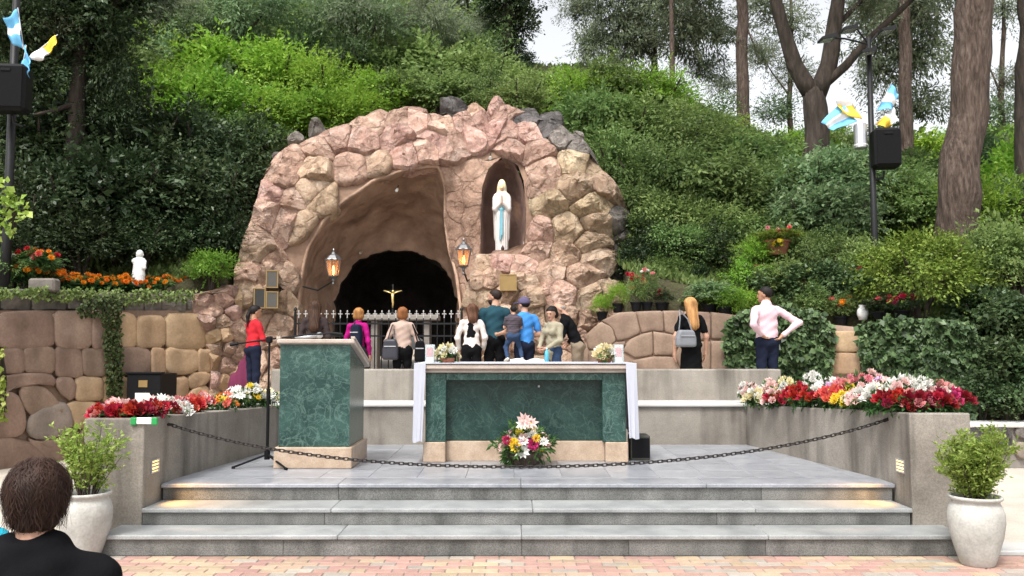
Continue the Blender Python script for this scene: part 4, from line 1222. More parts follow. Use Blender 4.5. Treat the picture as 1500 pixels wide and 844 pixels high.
# ---- lanterns
def lantern(px, py, Y, label, back_pt):
    b_ = P(px, py, Y); t = empty('lantern', b_); tag(t, label, 'lantern', 'lit lanterns at the grotto mouth')
    # six-sided, wider at the top
    def ring(r, z, n=6): return [(r * math.cos(2 * math.pi * (k + .5) / n), r * math.sin(2 * math.pi * (k + .5) / n), z) for k in range(n)]
    lo2, hi2 = ring(.085, .13), ring(.145, .42)
    fr = MB()
    for k in range(6):
        fr.tube([lo2[k], hi2[k]], .010, 5); fr.tube([lo2[k], lo2[(k + 1) % 6]], .009, 5); fr.tube([hi2[k], hi2[(k + 1) % 6]], .011, 5)
    fr.build('frame', M['lant'], t)
    for k in range(6):
        MB().add([lo2[k], lo2[(k + 1) % 6], hi2[(k + 1) % 6], hi2[k]], [(0, 1, 2, 3)]).build('pane', M['amber_glass'], t)
    MB().lathe([(.16, .42), (.15, .435), (.09, .50), (.045, .525), (.035, .56), (.012, .575), (.02, .60), (.004, .63)], 6).build('roof', M['lant'], t)
    MB().lathe([(.004, -.04), (.022, -.01), (.012, .02), (.03, .05), (.03, .08), (.085, .115), (.088, .13)], 10).build('base', M['lant'], t)
    MB().lathe([(.008, .15), (.026, .20), (.022, .27), (.006, .32)], 10).build('bulb', M['flame'], t)
    bp_ = Vector(back_pt) - Vector(b_)
    MB().tube([(0, 0, .04), Vector((0, 0, 0)).lerp(bp_, .5) + Vector((0, 0, -.10)), bp_], .016, 6).build('bracket', M['iron'], t)
    ld = bpy.data.lights.new('lantern_lamp', 'POINT'); ld.energy = 3.0; ld.color = (1, .58, .22); ld.shadow_soft_size = .04
    lo = bpy.data.objects.new('lamp', ld); COL.objects.link(lo); lo.parent = t; lo.location = (0, 0, .26)
M['lant'] = plain('lantern_metal', (.16, .16, .165), rough=.4, metallic=.7)
lantern(488, 415, 15.3, 'lit six sided lantern on a bracket beside the dark plaques', P(444, 420, 16.0))
lantern(679, 400, 15.2, 'lit six sided lantern on a bracket below the statue niche', P(690, 408, 15.9))
# ---- plaques
def plaque(px0, py0, px1, py1, Y, mat, label, rz=0.0, lines=3):
    a = P(px0, py0, Y); b = P(px1, py1, Y)
    t = empty('plaque', ((a[0] + b[0]) / 2, Y, (a[2] + b[2]) / 2), rz); tag(t, label, 'plaque')
    hw_, hh_ = abs(b[0] - a[0]) / 2, abs(a[2] - b[2]) / 2
    MB().box(-hw_, hw_, -.02, .25, -hh_, hh_, bev=.006).build('slab', mat, t)
    g = MB()
    for (q0, q1, r0, r1) in ((-hw_, hw_, hh_ - .02, hh_), (-hw_, hw_, -hh_, -hh_ + .02), (-hw_, -hw_ + .02, -hh_ + .02, hh_ - .02), (hw_ - .02, hw_, -hh_ + .02, hh_ - .02)):
        g.box(q0, q1, -.028, -.0205, r0, r1)
    g.build('frame', M['brass'], t)
M['plaq'] = plain('plaque_dark', (.035, .034, .033), rough=.4)
M['plaq2'] = plain('plaque_grey', (.08, .075, .066), rough=.5)
plaque(372, 422, 388, 452, 15.42, M['plaq'], 'black stone plaque directly above the head of the woman in red', .35)
plaque(390, 396, 407, 422, 15.5, M['plaq2'], 'dark grey plaque mounted above the two lower plaques', .25)
plaque(390, 427, 407, 452, 15.48, M['plaq2'], 'dark grey plaque next to the black one, nearer the lantern', .25)
plaque(732, 402, 757, 426, 15.32, M['brass'], 'bronze plaque on the boulders below the statue')
# small spotlights
def spotlight(px, py, Y, label):
    t = empty('spotlight', P(px, py, Y)); tag(t, label, 'spotlight')
    MB().tube([(0, .0, 0), (0, .13, .05)], .025, 10).build('body', M['pale_stone'], t)
    MB().tube([(0, -.012, -.004), (0, .0, 0)], .03, 10).build('lens', M['clear_glass'], t)
    MB().tube([(0, .1, .03), (0, .22, .14)], .01, 6).build('bracket', M['iron'], t)
spotlight(718, 232, 15.85, 'small round spotlight over the statue niche')
spotlight(581, 279, 16.3, 'small pale spotlight fixed high on the brown vault')
spotlight(528, 371, 18.0, 'small spotlight at the edge of the cave arch')

# ---- noticeboard box on the left wall
t = empty('notice_box', P(212, 592, 13.7)); tag(t, 'black metal box with a white paper notice on the block wall', 'box')
W_, H_ = .27, .48
MB().box(-W_, W_, -.06, .6, -.05, H_, bev=.01).build('body', M['black'], t)
MB().box(-W_ - .02, W_ + .02, -.08, .06, H_, H_ + .03, bev=.006).build('lid', M['black'], t)
MB().box(-.08, .06, -.068, -.0605, .27, .38).build('plate', M['brass'], t)
MB().box(-.13, .10, -.068, -.0605, .02, .18).build('paper', M['paper'], t)

# ================================================================== POTS
def pot(px, py, Y, hh, label, seed, px_scale=1.0):
    x, y, z = P(px, py, Y)
    t = empty('flower_pot', (x, y, 0)); tag(t, label, 'pot', 'pale glazed pots flanking the steps')
    k = hh
    prof = [(.115, 0), (.125, .01), (.155, .10), (.19, .22), (.208, .33), (.207, .40), (.19, .46), (.172, .49), (.178, .505), (.195, .515), (.198, .53), (.19, .54), (.172, .535), (.165, .50), (.16, .46)]
    MB().lathe([(r * k, z_ * k) for r, z_ in prof], 36).build('pot', M['pot_white'], t, smooth=True)
    MB().lathe([(.001, .47 * k), (.162 * k, .468 * k)], 20).build('soil', M['soil'], t)
    return t, .47 * k
pot_r, pz_r = pot(1432, 820, 6.72, .98, 'pale pot with a bushy golden green shrub below the white and pink bouquets', 1)
pot_l, pz_l = pot(124, 795, 6.95, .96, 'pale pot with a sparse golden green shrub behind the seated woman', 2)
def pot_shrub(t, zb_, h, spread, nst, seed, per):
    r = np.random.default_rng(seed)
    st = MB(); C = []; D = []
    for i in range(nst):
        a = r.random() * 6.28; ln = h * (.55 + .45 * r.random()); sp = spread * (.25 + .75 * r.random())
        p0 = np.array([.04 * math.cos(a), .04 * math.sin(a), zb_ - .03])
        p2 = np.array([sp * math.cos(a), sp * math.sin(a), zb_ + ln]); p1 = p0 * .6 + p2 * .4 + np.array([0, 0, .12 * ln])
        pp = [p0 * (1 - f) ** 2 + 2 * p1 * f * (1 - f) + p2 * f * f for f in np.linspace(0, 1, 7)]
        st.tube(pp, [.007, .006, .005, .004, .003, .0025, .002], 5)
        for f in r.random(per) ** .7:
            f = .22 + .78 * f
            q = p0 * (1 - f) ** 2 + 2 * p1 * f * (1 - f) + p2 * f * f
            # short side twigs
            b = r.normal(size=3); b[2] = abs(b[2]) * .8; b /= np.linalg.norm(b)
            tl = .03 + .09 * r.random()
            for g_ in np.linspace(.2, 1, 6):
                C.append(q + b * tl * g_); D.append(b + r.normal(size=3) * .6)
    st.build('stem', M['bark'], t)
    C = np.array(C); D = np.array(D); L_ = .034 * (.6 + .8 * r.random(len(C)))
    Nn = r.normal(size=C.shape); Nn[:, 2] += .8
    V, F = leaf_arrays(C, D, Nn, L_, L_ * .42)
    obj('foliage', mdata('foliage', V, F, M['lf_yellow'], var=r.random(len(C))), t)
pot_shrub(pot_r, pz_r, .56, .27, 46, 5, 40)
pot_shrub(pot_l, pz_l, .60, .29, 20, 6, 30)

# ================================================================== POLES, SPEAKERS, FLAGS
def pole(px0, py0, px1, py1, Y, r, label):
    a = P(px0, py0, Y); b = P(px1, py1, Y)
    zg = HILL(a[0], Y) - .3 if a[2] > 1.2 else 0
    t = empty('lamp_post', (a[0], Y, zg)); tag(t, label, 'lamp post')
    # straight and plumb
    MB().tube([(0, 0, 0), (0, 0, 1.2), (0, 0, b[2] - zg)], [r * 1.3, r * 1.1, r * .85], 12).build('post', M['iron'], t, smooth=True)
    return t, Vector((a[0], Y, zg)), b[2] - zg
def speaker(loc, w_, h_, rz, label):
    t = empty('loudspeaker', loc, rz); tag(t, label, 'loudspeaker')
    MB().box(-w_ / 2, w_ / 2, -.16, .16, 0, h_, bev=.05).build('cabinet', M['black'], t)
    MB().box(-w_ / 2 + .03, w_ / 2 - .03, -.172, -.1605, .05, h_ - .05, bev=.005).build('grille', M['grille'], t)
    MB().box(-.07, .07, -.185, -.1725, h_ - .13, h_ - .09, bev=.005).build('handle', M['black'], t)
    MB().tube([(0, .1, -.02), (0, .14, -.12), (-.12 * (1 if rz <= 0 else -1), .16, -.16)], .02, 8).build('bracket', M['iron'], t)
flag_m = {'b': plain('flag_blue', (.16, .47, .76), rough=.85, k=.05), 'w': plain('flag_white', (.78, .78, .78), rough=.85, k=.04), 'y': plain('flag_yellow', (.85, .55, .06), rough=.85, k=.05)}
def flag(p0, pu, pv, bands, label, seed):
    """p0 corner at the staff, pu along the staff edge, pv along the fly; bands of colour run across"""
    t = empty('flag', p0); tag(t, label, 'flag')
    p0 = Vector(p0); pu = Vector(pu) - p0; pv = Vector(pv) - p0
    n = 12; V = []; F = []; mi = []
    for i in range(n + 1):
        for j in range(n + 1):
            a, b = i / n, j / n
            q = pu * a * (1 - .45 * b) + pv * b
            q = q + Vector((0, -.05 * math.sin(6 * b + 3 * a + seed) * b - .03 * math.sin(9 * a + seed), -.03 * math.sin(4 * b + seed) * b))
            V.append(q)
    for i in range(n):
        for j in range(n):
            x_ = i * (n + 1) + j; F.append((x_, x_ + 1, x_ + n + 2, x_ + n + 1)); mi.append(min(len(bands) - 1, int(len(bands) * i / n)))
    ks = list(dict.fromkeys(bands))
    o = obj('cloth', mdata('cloth', V, F, [flag_m[k] for k in ks], True, [ks.index(bands[m_]) for m_ in mi]), t)
    s_ = o.modifiers.new('s', 'SOLIDIFY'); s_.thickness = .004
    MB().tube([(0, .01, 0) , pu * 1.05 + Vector((0, .01, 0))], .008, 6).build('staff', M['silver'], t)
pr, prl, prh = pole(1281, 345, 1266, 55, 14.4, .05, 'dark lamp post with floodlights, loudspeaker and flags by the forked tree')
yb2 = 13.0
xr = prl.x
# floodlights on short arms
for (dx, dz, lx) in ((-.72, prh - .04, -1), (-.35, prh + .12, -1), (.30, prh + .10, 1), (-.05, prh - .28, 1)):
    arm = MB().tube([(0, 0, prh - .12), (dx * .6, -.05, dz), (dx, -.1, dz)], .018, 6).build('arm', M['iron'], pr)
    h = MB().prism([(dx - .16, -.22), (dx + .09, -.22), (dx + .09, .03), (dx - .16, .03)], [dz - .06, dz - .03, dz - .03, dz - .06], [dz - .02, dz + .05, dz + .05, dz - .02]).build('floodlight', M['iron'], pr)
    MB().prism([(dx - .14, -.20), (dx + .07, -.20), (dx + .07, .01), (dx - .14, .01)], [dz - .07, dz - .04, dz - .04, dz - .07], [dz - .061, dz - .032, dz - .032, dz - .061]).build('lens', M['clear_glass'], h)
speaker((P(1298, 247, 14.25)[0], 14.25, P(1298, 247, 14.25)[2]), .44, .68, -.1, 'black loudspeaker on the lamp post by the forked tree')
t = empty('post_lamp', P(1261, 218, 14.3)); tag(t, 'silver cylinder lamp strapped to the dark lamp post', 'lamp')
MB().lathe([(.093, 0), (.11, .015), (.11, .40), (.093, .425), (.03, .44)], 16).build('body', M['silver'], t, smooth=False)
MB().lathe([(.113, .05), (.113, .07)], 16).build('strap', M['white_paint'], t)
MB().tube([(0, .02, .2), (.12, .1, .2)], .02, 6).build('bracket', M['iron'], t)
flag(P(1262, 175, 14.3), P(1238, 132, 14.3), P(1232, 168, 14.25), 'yw', 'yellow and white flag on the lamp post by the forked tree', 1)
flag(P(1255, 178, 14.3), P(1232, 150, 14.3), P(1218, 194, 14.2), 'bwb', 'pale blue and white flag drooping over the silver cylinder lamp', 2)
flag(P(1284, 162, 14.25), P(1306, 122, 14.25), P(1306, 160, 14.2), 'bwb', 'pale blue and white flag above the loudspeaker near the forked tree', 3)
flag(P(1282, 182, 14.25), P(1309, 158, 14.25), P(1300, 186, 14.2), 'yw', 'yellow and white flag just above the loudspeaker near the forked tree', 4)
plf, pll, plh = pole(10, 345, 34, -40, 12.6, .06, 'dark lamp post carrying flags and a loudspeaker behind the marigolds')
speaker((P(14, 165, 12.3)[0], 12.3, P(14, 165, 12.3)[2]), .52, .70, .1, 'black loudspeaker on the lamp post behind the marigolds')
flag(P(34, 72, 12.35), P(26, 14, 12.35), P(13, 60, 12.3), 'bwb', 'upright pale blue flag on the post behind the marigolds', 5)
flag(P(40, 86, 12.35), P(82, 52, 12.35), P(62, 88, 12.3), 'wy', 'white and orange flag on the post behind the marigolds', 6)
flag(P(38, 66, 12.34), P(32, 100, 12.34), P(46, 98, 12.3), 'b', 'small folded pale blue flag at the loudspeaker behind the marigolds', 7)
# ================================================================== FIGURES
def surfnet(f, lo, hi, h):
    """a closed surface round the places where f < 0"""
    lo = np.array(lo, float); hi = np.array(hi, float)
    n = np.ceil((hi - lo) / h).astype(int) + 1
    ax = [lo[k] + h * np.arange(n[k]) for k in range(3)]
    X, Y, Z = np.meshgrid(*ax, indexing='ij')
    D = f(np.stack([X.ravel(), Y.ravel(), Z.ravel()], 1)).reshape(n)
    S = D < 0
    cnt = np.zeros(n - 1, int)
    offs = [(a, b, c) for a in (0, 1) for b in (0, 1) for c in (0, 1)]
    sl = lambda o: tuple(slice(o[k], n[k] - 1 + o[k]) for k in range(3))
    for o in offs: cnt += S[sl(o)]
    act = (cnt > 0) & (cnt < 8)
    I = np.argwhere(act)
    idx = -np.ones(n - 1, int); idx[act] = np.arange(len(I))
    acc = np.zeros((len(I), 3)); num = np.zeros(len(I))
    for a in offs:
        for k in range(3):
            if a[k]: continue
            b = list(a); b[k] = 1
            da = D[I[:, 0] + a[0], I[:, 1] + a[1], I[:, 2] + a[2]]; db = D[I[:, 0] + b[0], I[:, 1] + b[1], I[:, 2] + b[2]]
            cr_ = (da < 0) != (db < 0)
            t = np.where(cr_, da / np.where(cr_, da - db, 1), 0)
            p = np.tile(np.array(a, float), (len(I), 1)); p[:, k] = t
            acc += p * cr_[:, None]; num += cr_
    V = lo + (I + acc / num[:, None]) * h
    Fs = []
    for k in range(3):
        u, v = (k + 1) % 3, (k + 2) % 3
        s0 = [slice(None)] * 3; s1 = [slice(None)] * 3
        s0[k] = slice(0, n[k] - 1); s1[k] = slice(1, n[k])
        cr_ = S[tuple(s0)] != S[tuple(s1)]
        E = np.argwhere(cr_)
        E = E[(E[:, u] > 0) & (E[:, v] > 0) & (E[:, u] < n[u] - 1) & (E[:, v] < n[v] - 1)]
        if not len(E): continue
        neg = S[E[:, 0], E[:, 1], E[:, 2]]
        q = []
        for (du, dv) in ((1, 1), (0, 1), (0, 0), (1, 0)):
            e = E.copy(); e[:, u] -= du; e[:, v] -= dv
            q.append(idx[e[:, 0], e[:, 1], e[:, 2]])
        q = np.stack(q, 1)
        q[~neg] = q[~neg][:, ::-1]
        Fs.append(q)
    return V, np.concatenate(Fs)

def cone(a, b, ra, rb, ys=1.0):
    a = np.array(a, float); b = np.array(b, float)
    def f(p):
        q = p - a; ba = b - a
        if ys != 1.0:
            q = q * np.array([1, 1 / ys, 1]); ba = ba * np.array([1, 1 / ys, 1])
        t = np.clip(q @ ba / max(ba @ ba, 1e-9), 0, 1)
        return (np.linalg.norm(q - t[:, None] * ba, axis=1) - (ra + (rb - ra) * t)) * (ys if ys < 1 else 1)
    return f
def ell(c, r):
    c = np.array(c, float); r = np.array(r, float)
    def f(p): return (np.linalg.norm((p - c) / r, axis=1) - 1) * r.min()
    return f
def rbox(c, h, r):
    c = np.array(c, float); h = np.array(h, float) - r
    def f(p):
        q = np.abs(p - c) - h
        return np.linalg.norm(np.maximum(q, 0), axis=1) + np.minimum(q.max(axis=1), 0) - r
    return f
def smin(a, b, k):
    h = np.clip(.5 + .5 * (b - a) / k, 0, 1)
    return b * (1 - h) + a * h - k * h * (1 - h)

def sdf_groups(groups, k=.03, fold=None):
    """groups: list of lists of shape functions; returns f(p) -> distances, one column for each group"""
    def f(p):
        out = []
        for gi, g_ in enumerate(groups):
            d = None
            for s in g_:
                e = s(p); d = e if d is None else smin(d, e, k)
            if fold and fold.get(gi):
                am, ph = fold[gi]
                d = d + am * (np.sin(p[:, 2] * 26 + p[:, 0] * 17 + ph) * np.sin(p[:, 0] * 21 - p[:, 2] * 11 + p[:, 1] * 14 + ph * 2) + .5 * np.sin(p[:, 2] * 51 - p[:, 0] * 33 + p[:, 1] * 23))
            out.append(d)
        return np.stack(out, 1)
    return f
def sdf_parts(groups, lo, hi, h, k=.03, fold=None):
    f = sdf_groups(groups, k, fold)
    V, F = surfnet(lambda p: f(p).min(axis=1), lo, hi, h)
    C = V[F].mean(axis=1)
    return V, F, f(C).argmin(axis=1)

# one hand: wrist at the origin, fingers down -z, thumb towards +y, palm towards -x
def hand_mesh(curl=.35, h=.0052):
    g_ = [cone((0, 0, .03), (0, 0, -.03), .022, .026, 1.3), cone((0, -.012, -.02), (0, -.016, -.08), .018, .017), cone((0, .012, -.02), (0, .014, -.08), .018, .017)]
    for i, (y, ln) in enumerate(((.026, .068), (.009, .078), (-.009, .073), (-.026, .056))):
        a = np.array([0, y, -.085]); b = a + np.array([-ln * .5 * curl, y * .12, -ln * .5]); c = b + np.array([-ln * .5 * curl * 2.2, y * .05, -ln * .42])
        g_ += [cone(a, b, .0098, .0088), cone(b, c, .0088, .007)]
    g_ += [cone((0, .02, -.02), (-.012, .05, -.055), .013, .011), cone((-.012, .05, -.055), (-.024, .058, -.09), .0105, .008)]
    def f(p):
        d = None
        for s in g_:
            e = s(p); d = e if d is None else smin(d, e, .006)
        return d
    return surfnet(f, (-.085, -.06, -.185), (.045, .08, .07), h)
HAND = hand_mesh()

def skin_mat(name, c):
    m = mk(name, two(c, .12), scale=8, rough=.55, bump=.05)
    m.node_tree.nodes['Principled BSDF'].inputs['Subsurface Weight'].default_value = .08
    m.node_tree.nodes['Principled BSDF'].inputs['Subsurface Radius'].default_value = (.02, .01, .006)
    return m
SK1 = skin_mat('skin', (.47, .27, .19)); SK2 = skin_mat('skin_tan', (.38, .205, .13))
M['eye'] = plain('eye', (.03, .02, .015), rough=.2)
M['lip'] = plain('lip', (.35, .13, .11), rough=.5)
def fab(name, c, k=.15): return mk(name, two(c, k), scale=5, rough=.95, bump=.35, bscale=60, bdist=.006, spec=.06)
def hairm(name, c):
    return mk(name, [(.25, tuple(x * .45 for x in c)), (.5, c), (.75, tuple(min(1, x * 1.7) for x in c))], scale=26, rough=.6, bump=.5, bscale=60, squash=(1, 1, .12), bdist=.006, spec=.2)

def rotz(v, a):
    c, s = math.cos(a), math.sin(a); return np.array([c * v[0] - s * v[1], s * v[0] + c * v[1], v[2]])

def person(label, X, Y, Z0, height, rot, top, bottom, hair, skin=None, sleeve='long', female=False, arms=None, legs=None, head=(0, 0), lean=0.0, side=0.0,
           hem=.90, skirt=None, h=.014, shoe=None, fat=1.0, extra=None, beard=None, under=None, collar=False, group=None, cut_z=None, hair_h=None, sw=None):
    """figure in its own frame: facing +y, x to its right hand side, feet at z = 0; made 1.70 m tall, then scaled"""
    skin = skin or SK1; shoe = shoe or M['black']
    s = height / 1.70
    sw = sw or (.165 if female else .185)
    t = empty('person', (X, Y, Z0), rot); t.scale = (s, s, s)
    tag(t, label, 'person', group)
    arms = arms or {}
    L_el, L_wr = arms.get('L', ((-sw - .07, -.03, 1.10), (-sw - .06, .06, .86)))
    R_el, R_wr = arms.get('R', ((sw + .07, -.03, 1.10), (sw + .06, .06, .86)))
    hipw = .09 if female else .085
    legs = legs or {}
    def leg(sx, d): 
        return d or ((sx * hipw, 0, .90), (sx * (hipw + .005), .015, .49), (sx * (hipw + .005), -.01, .085))
    G_skin, G_top, G_bot, G_shoe, G_und = [], [], [], [], []
    w1, w2 = (.118, .135) if female else (.132, .158)
    w1 *= fat; w2 *= fat
    G_top += [cone((0, -.005, hem + .07), (0, 0, 1.12), w1 * (1.22 if female else 1.08), w1, .72), cone((0, 0, 1.12), (0, .005, 1.32), w1, w2, .68), cone((-sw * .78, -.005, 1.385), (sw * .78, -.005, 1.385), .058, .058)]
    if female: G_top += [ell((-.07, .085, 1.26), (.065, .06, .065)), ell((.07, .085, 1.26), (.065, .06, .065))]
    if collar: G_top += [cone((0, -.01, 1.40), (0, .0, 1.47), .072, .064)]
    if under: G_und += [cone((0, -.03, 1.15), (0, -.035, 1.33), w1 * .8, .085, .72)]
    G_skin += [cone((0, -.01, 1.38), (0, .02, 1.55), .056, .05)]
    for sx, el, wr in ((-1, L_el, L_wr), (1, R_el, R_wr)):
        sh = np.array([sx * sw, -.005, 1.375]); el = np.array(el, float); wr = np.array(wr, float)
        if sleeve == 'long':
            G_top += [cone(sh, el, .058, .047), cone(el, el + (wr - el) * .93, .047, .037)]
            G_skin += [cone(el + (wr - el) * .6, wr, .03, .026)]
        elif sleeve == 'short':
            m_ = sh + (el - sh) * .62
            G_top += [cone(sh, m_, .062, .062)]
            G_skin += [cone(sh, el, .048, .040), cone(el, wr, .041, .027)]
        else:
            G_skin += [cone(sh, el, .046, .038), cone(el, wr, .039, .026)]
    for sx, key in ((-1, 'L'), (1, 'R')):
        hp, kn, an = [np.array(v, float) for v in leg(sx, legs.get(key))]
        if skirt:
            G_skin += [cone(kn, an, .055, .038)]
        else:
            G_bot += [cone(hp, kn, .092, .066), cone(kn, an, .066, .052)]
        fd = np.array([0, .15, -.02])
        if key + 'f' in legs: fd = np.array(legs[key + 'f'], float)
        G_shoe += [cone(an + np.array([0, -.02, -.04]), an + fd + np.array([0, 0, -.025]), .046, .038)]
    if skirt: G_bot += [cone((0, 0, .98), (0, 0, skirt), w1 * 1.1, .19, .8)]
    else: G_bot += [cone((-.05, -.01, .93), (.05, -.01, .93), .115 * fat, .115 * fat, .9)]
    groups = [G_skin, G_top, G_bot, G_shoe] + ([G_und] if under else [])
    mats = [skin, top, bottom, shoe] + ([under] if under else [])
    fold = {1: (.0062, (X * 7) % 6), 2: (.0058, (X * 11) % 6)}
    allp = [np.array(v, float) for v in (L_el, L_wr, R_el, R_wr)] + [np.array(v, float) for sx, k_ in ((-1, 'L'), (1, 'R')) for v in leg(sx, legs.get(k_))]
    lo = np.minimum(np.array([-.30, -.24, .0]), np.min(allp, 0) - .12); hi = np.maximum(np.array([.30, .26, 1.56]), np.max(allp, 0) + np.array([.12, .2, .08]))
    lo[2] = min(0, np.min(allp, 0)[2] - .12) - .01
    if cut_z: lo[2] = cut_z
    V, F, mi = sdf_parts(groups, lo, hi, h, .028, fold)
    Vs, Fs, Ms = [V], [F], [mi]; base = len(V)
    # head: fine mesh of its own grid, sunk into the neck
    hy, hp_ = head
    hc = np.array([0, .03, 1.60])
    hg = [[ell((0, .0, .025), (.074, .092, .088)), ell((0, .035, -.035), (.054, .062, .072)), cone((0, .088, .012), (0, .108, -.018), .009, .014), ell((-.074, -.005, -.005), (.012, .02, .03)), ell((.074, -.005, -.005), (.012, .02, .03)),
           cone((-.03, .082, .04), (.03, .082, .04), .014, .014), cone((0, -.01, -.02), (0, -.03, -.12), .052, .054), ell((0, .08, -.085), (.022, .02, .018))],
          [ell((-.03, .089, .018), (.013, .007, .007)), ell((.03, .089, .018), (.013, .007, .007))], [ell((0, .092, -.05), (.022, .008, .007))]]
    Vh, Fh, Mh = sdf_parts(hg, (-.1, -.12, -.15), (.1, .14, .13), .009, .022)
    def hx(v):
        v = v.copy(); c_, s_ = math.cos(hp_), math.sin(hp_)
        y_, z_ = v[:, 1] * c_ - v[:, 2] * s_, v[:, 1] * s_ + v[:, 2] * c_
        v[:, 1], v[:, 2] = y_, z_
        c_, s_ = math.cos(hy), math.sin(hy)
        x_, y_ = v[:, 0] * c_ - v[:, 1] * s_, v[:, 0] * s_ + v[:, 1] * c_
        v[:, 0], v[:, 1] = x_, y_
        return v + hc
    mats = mats + [M['eye'], M['lip']]
    ne = len(mats) - 2
    Vs.append(hx(Vh)); Fs.append(Fh + base); Ms.append(np.array([0, ne, ne + 1])[Mh]); base += len(Vh)
    # hands
    for sx, el, wr, key in ((-1, L_el, L_wr, 'Lh'), (1, R_el, R_wr, 'Rh')):
        d = np.array(wr, float) - np.array(el, float); d /= np.linalg.norm(d)
        if key in arms: d = np.array(arms[key], float); d /= np.linalg.norm(d)
        zax = -d
        ref = np.array([-sx * 1.0, .15, 0.05]); ref = np.array(arms.get(key + 'p', ref * -1), float)
        xax = ref - zax * (ref @ zax); xax /= np.linalg.norm(xax)
        yax = np.cross(zax, xax)
        Hv = HAND[0].copy()
        mir = yax[1] < 0
        if mir: Hv[:, 1] *= -1
        Wv = np.array(wr, float) + Hv[:, :1] * xax + Hv[:, 1:2] * yax + Hv[:, 2:] * zax
        Fh2 = HAND[1][:, ::-1] if mir else HAND[1]
        Vs.append(Wv); Fs.append(Fh2 + base); Ms.append(np.zeros(len(Fh2), int)); base += len(Wv)
    V = np.concatenate(Vs); F = np.concatenate(Fs); mi = np.concatenate(Ms)
    def bend(V):
        V = V.copy(); u = np.maximum(V[:, 2] - .95, 0)
        V[:, 1] += lean * u; V[:, 0] += side * u; V[:, 2] -= .5 * (lean ** 2 + side ** 2) * u * .8
        return V
    obj('body', mdata('body', bend(V), F, mats, True, mi), t)
    # hair
    kind, hm = hair[0], hair[1]
    cap = ell((0, -.012, .035), (.088, .104, .093))
    H = None
    def facecut(p): return np.maximum(p[:, 1] - .055 - .5 * np.maximum(p[:, 2] - .045, 0) * 1.0, -.12 - p[:, 2] * 0 - .0)
    def front(p): return p[:, 1] - (.045 + np.clip((p[:, 2] - .055) * 2.2, -.04, .2))
    rid = lambda p, a=.004: a * .5 * np.sin(p[:, 0] * 210 + np.sin(p[:, 2] * 14) * 2) + a * .5 * np.sin(p[:, 0] * 95 + p[:, 2] * 12 + 1)
    if kind == 'short':
        H = lambda p: np.maximum(np.maximum(cap(p), front(p)), -.085 - p[:, 2] + np.clip(p[:, 1] + .05, 0, .08) * 1.1) + rid(p, .003)
        b_ = ((-.12, -.14, -.12), (.12, .14, .16))
    elif kind == 'bob':
        H = lambda p: np.maximum(smin(ell((0, -.015, .035), (.098, .112, .098))(p), ell((0, -.03, -.04), (.10, .09, .075))(p), .03), front(p)) + rid(p)
        b_ = ((-.14, -.16, -.15), (.14, .15, .17))
    elif kind == 'crop':
        H = lambda p: np.maximum(smin(ell((0, -.012, .03), (.086, .100, .092))(p), ell((0, -.03, -.05), (.075, .07, .05))(p), .03), front(p)) + rid(p, .002)
        b_ = ((-.14, -.16, -.15), (.14, .15, .17))
    elif kind == 'long':
        ln = hair[2] if len(hair) > 2 else .38
        H = lambda p: smin(np.maximum(ell((0, -.012, .035), (.094, .110, .096))(p), front(p)), cone((0, -.05, .0), (0, -.105, -ln), .108, .09, .62)(p), .03) + rid(p, .005)
        b_ = ((-.15, -.2, -ln - .12), (.15, .15, .17))
    elif kind == 'pony':
        H = lambda p: smin(np.maximum(cap(p), front(p)), smin(cone((0, -.10, .03), (0, -.135, -.08), .028, .036)(p), cone((0, -.135, -.08), (.0, -.12, -.27), .036, .014)(p), .02), .012) + rid(p, .003)
        b_ = ((-.13, -.2, -.32), (.13, .15, .16))
    elif kind == 'bald':
        H = lambda p: np.maximum(np.maximum(cap(p), front(p) + .02), np.abs(p[:, 2] + .005) - .05) + rid(p, .002) + .008
        b_ = ((-.12, -.14, -.12), (.12, .14, .16))
    elif kind == 'cap':
        H = lambda p: np.minimum(np.maximum(ell((0, -.008, .045), (.092, .106, .096))(p), .02 - p[:, 2]), np.maximum(cone((0, .06, .035), (0, .15, .03), .075, .06, 1.0)(p), np.abs(p[:, 2] - .034) - .008))
        b_ = ((-.12, -.14, -.08), (.12, .23, .16))
    Vh, Fh = surfnet(H, b_[0], b_[1], hair_h or .009)
    obj('cap' if kind == 'cap' else 'hair', mdata('hair', bend(hx(Vh)), Fh, hm, True), t)
    if kind == 'cap':
        H2 = lambda p: np.maximum(np.maximum(cap(p), front(p)), np.maximum(p[:, 2] - .025, -.05 - p[:, 2]))
        Vh, Fh = surfnet(H2, (-.12, -.14, -.12), (.12, .14, .16), .009)
        obj('hair', mdata('hair', bend(hx(Vh)), Fh, hair[2], True), t)
    if beard:
        Bf = lambda p: np.maximum(ell((0, .035, -.065), (.064, .075, .065))(p), np.maximum(p[:, 2] + .035, -p[:, 1])) 
        Vh, Fh = surfnet(Bf, (-.1, -.1, -.16), (.1, .14, .02), .009)
        obj('beard', mdata('beard', bend(hx(Vh)), Fh, beard, True), t)
    return t

def at(px, Y): return (px - 750) / FPX * Y / math.cos(PITCH)
def hgt(py, Y, z0=FZ): return P(750, py, Y)[2] - z0
black_f = fab('black_fabric', (.007, .007, .008), .3); navy = fab('navy_fabric', (.014, .018, .035)); denim = fab('denim', (.035, .06, .12))
hb = hairm('hair_black', (.010, .008, .008)); hbr = hairm('hair_brown', (.045, .022, .013)); hau = hairm('hair_auburn', (.22, .085, .030)); hbl = hairm('hair_blonde', (.42, .22, .085))
hdb = hairm('hair_dark_brown', (.022, .013, .010)); hgr = hairm('hair_grey', (.25, .23, .21))
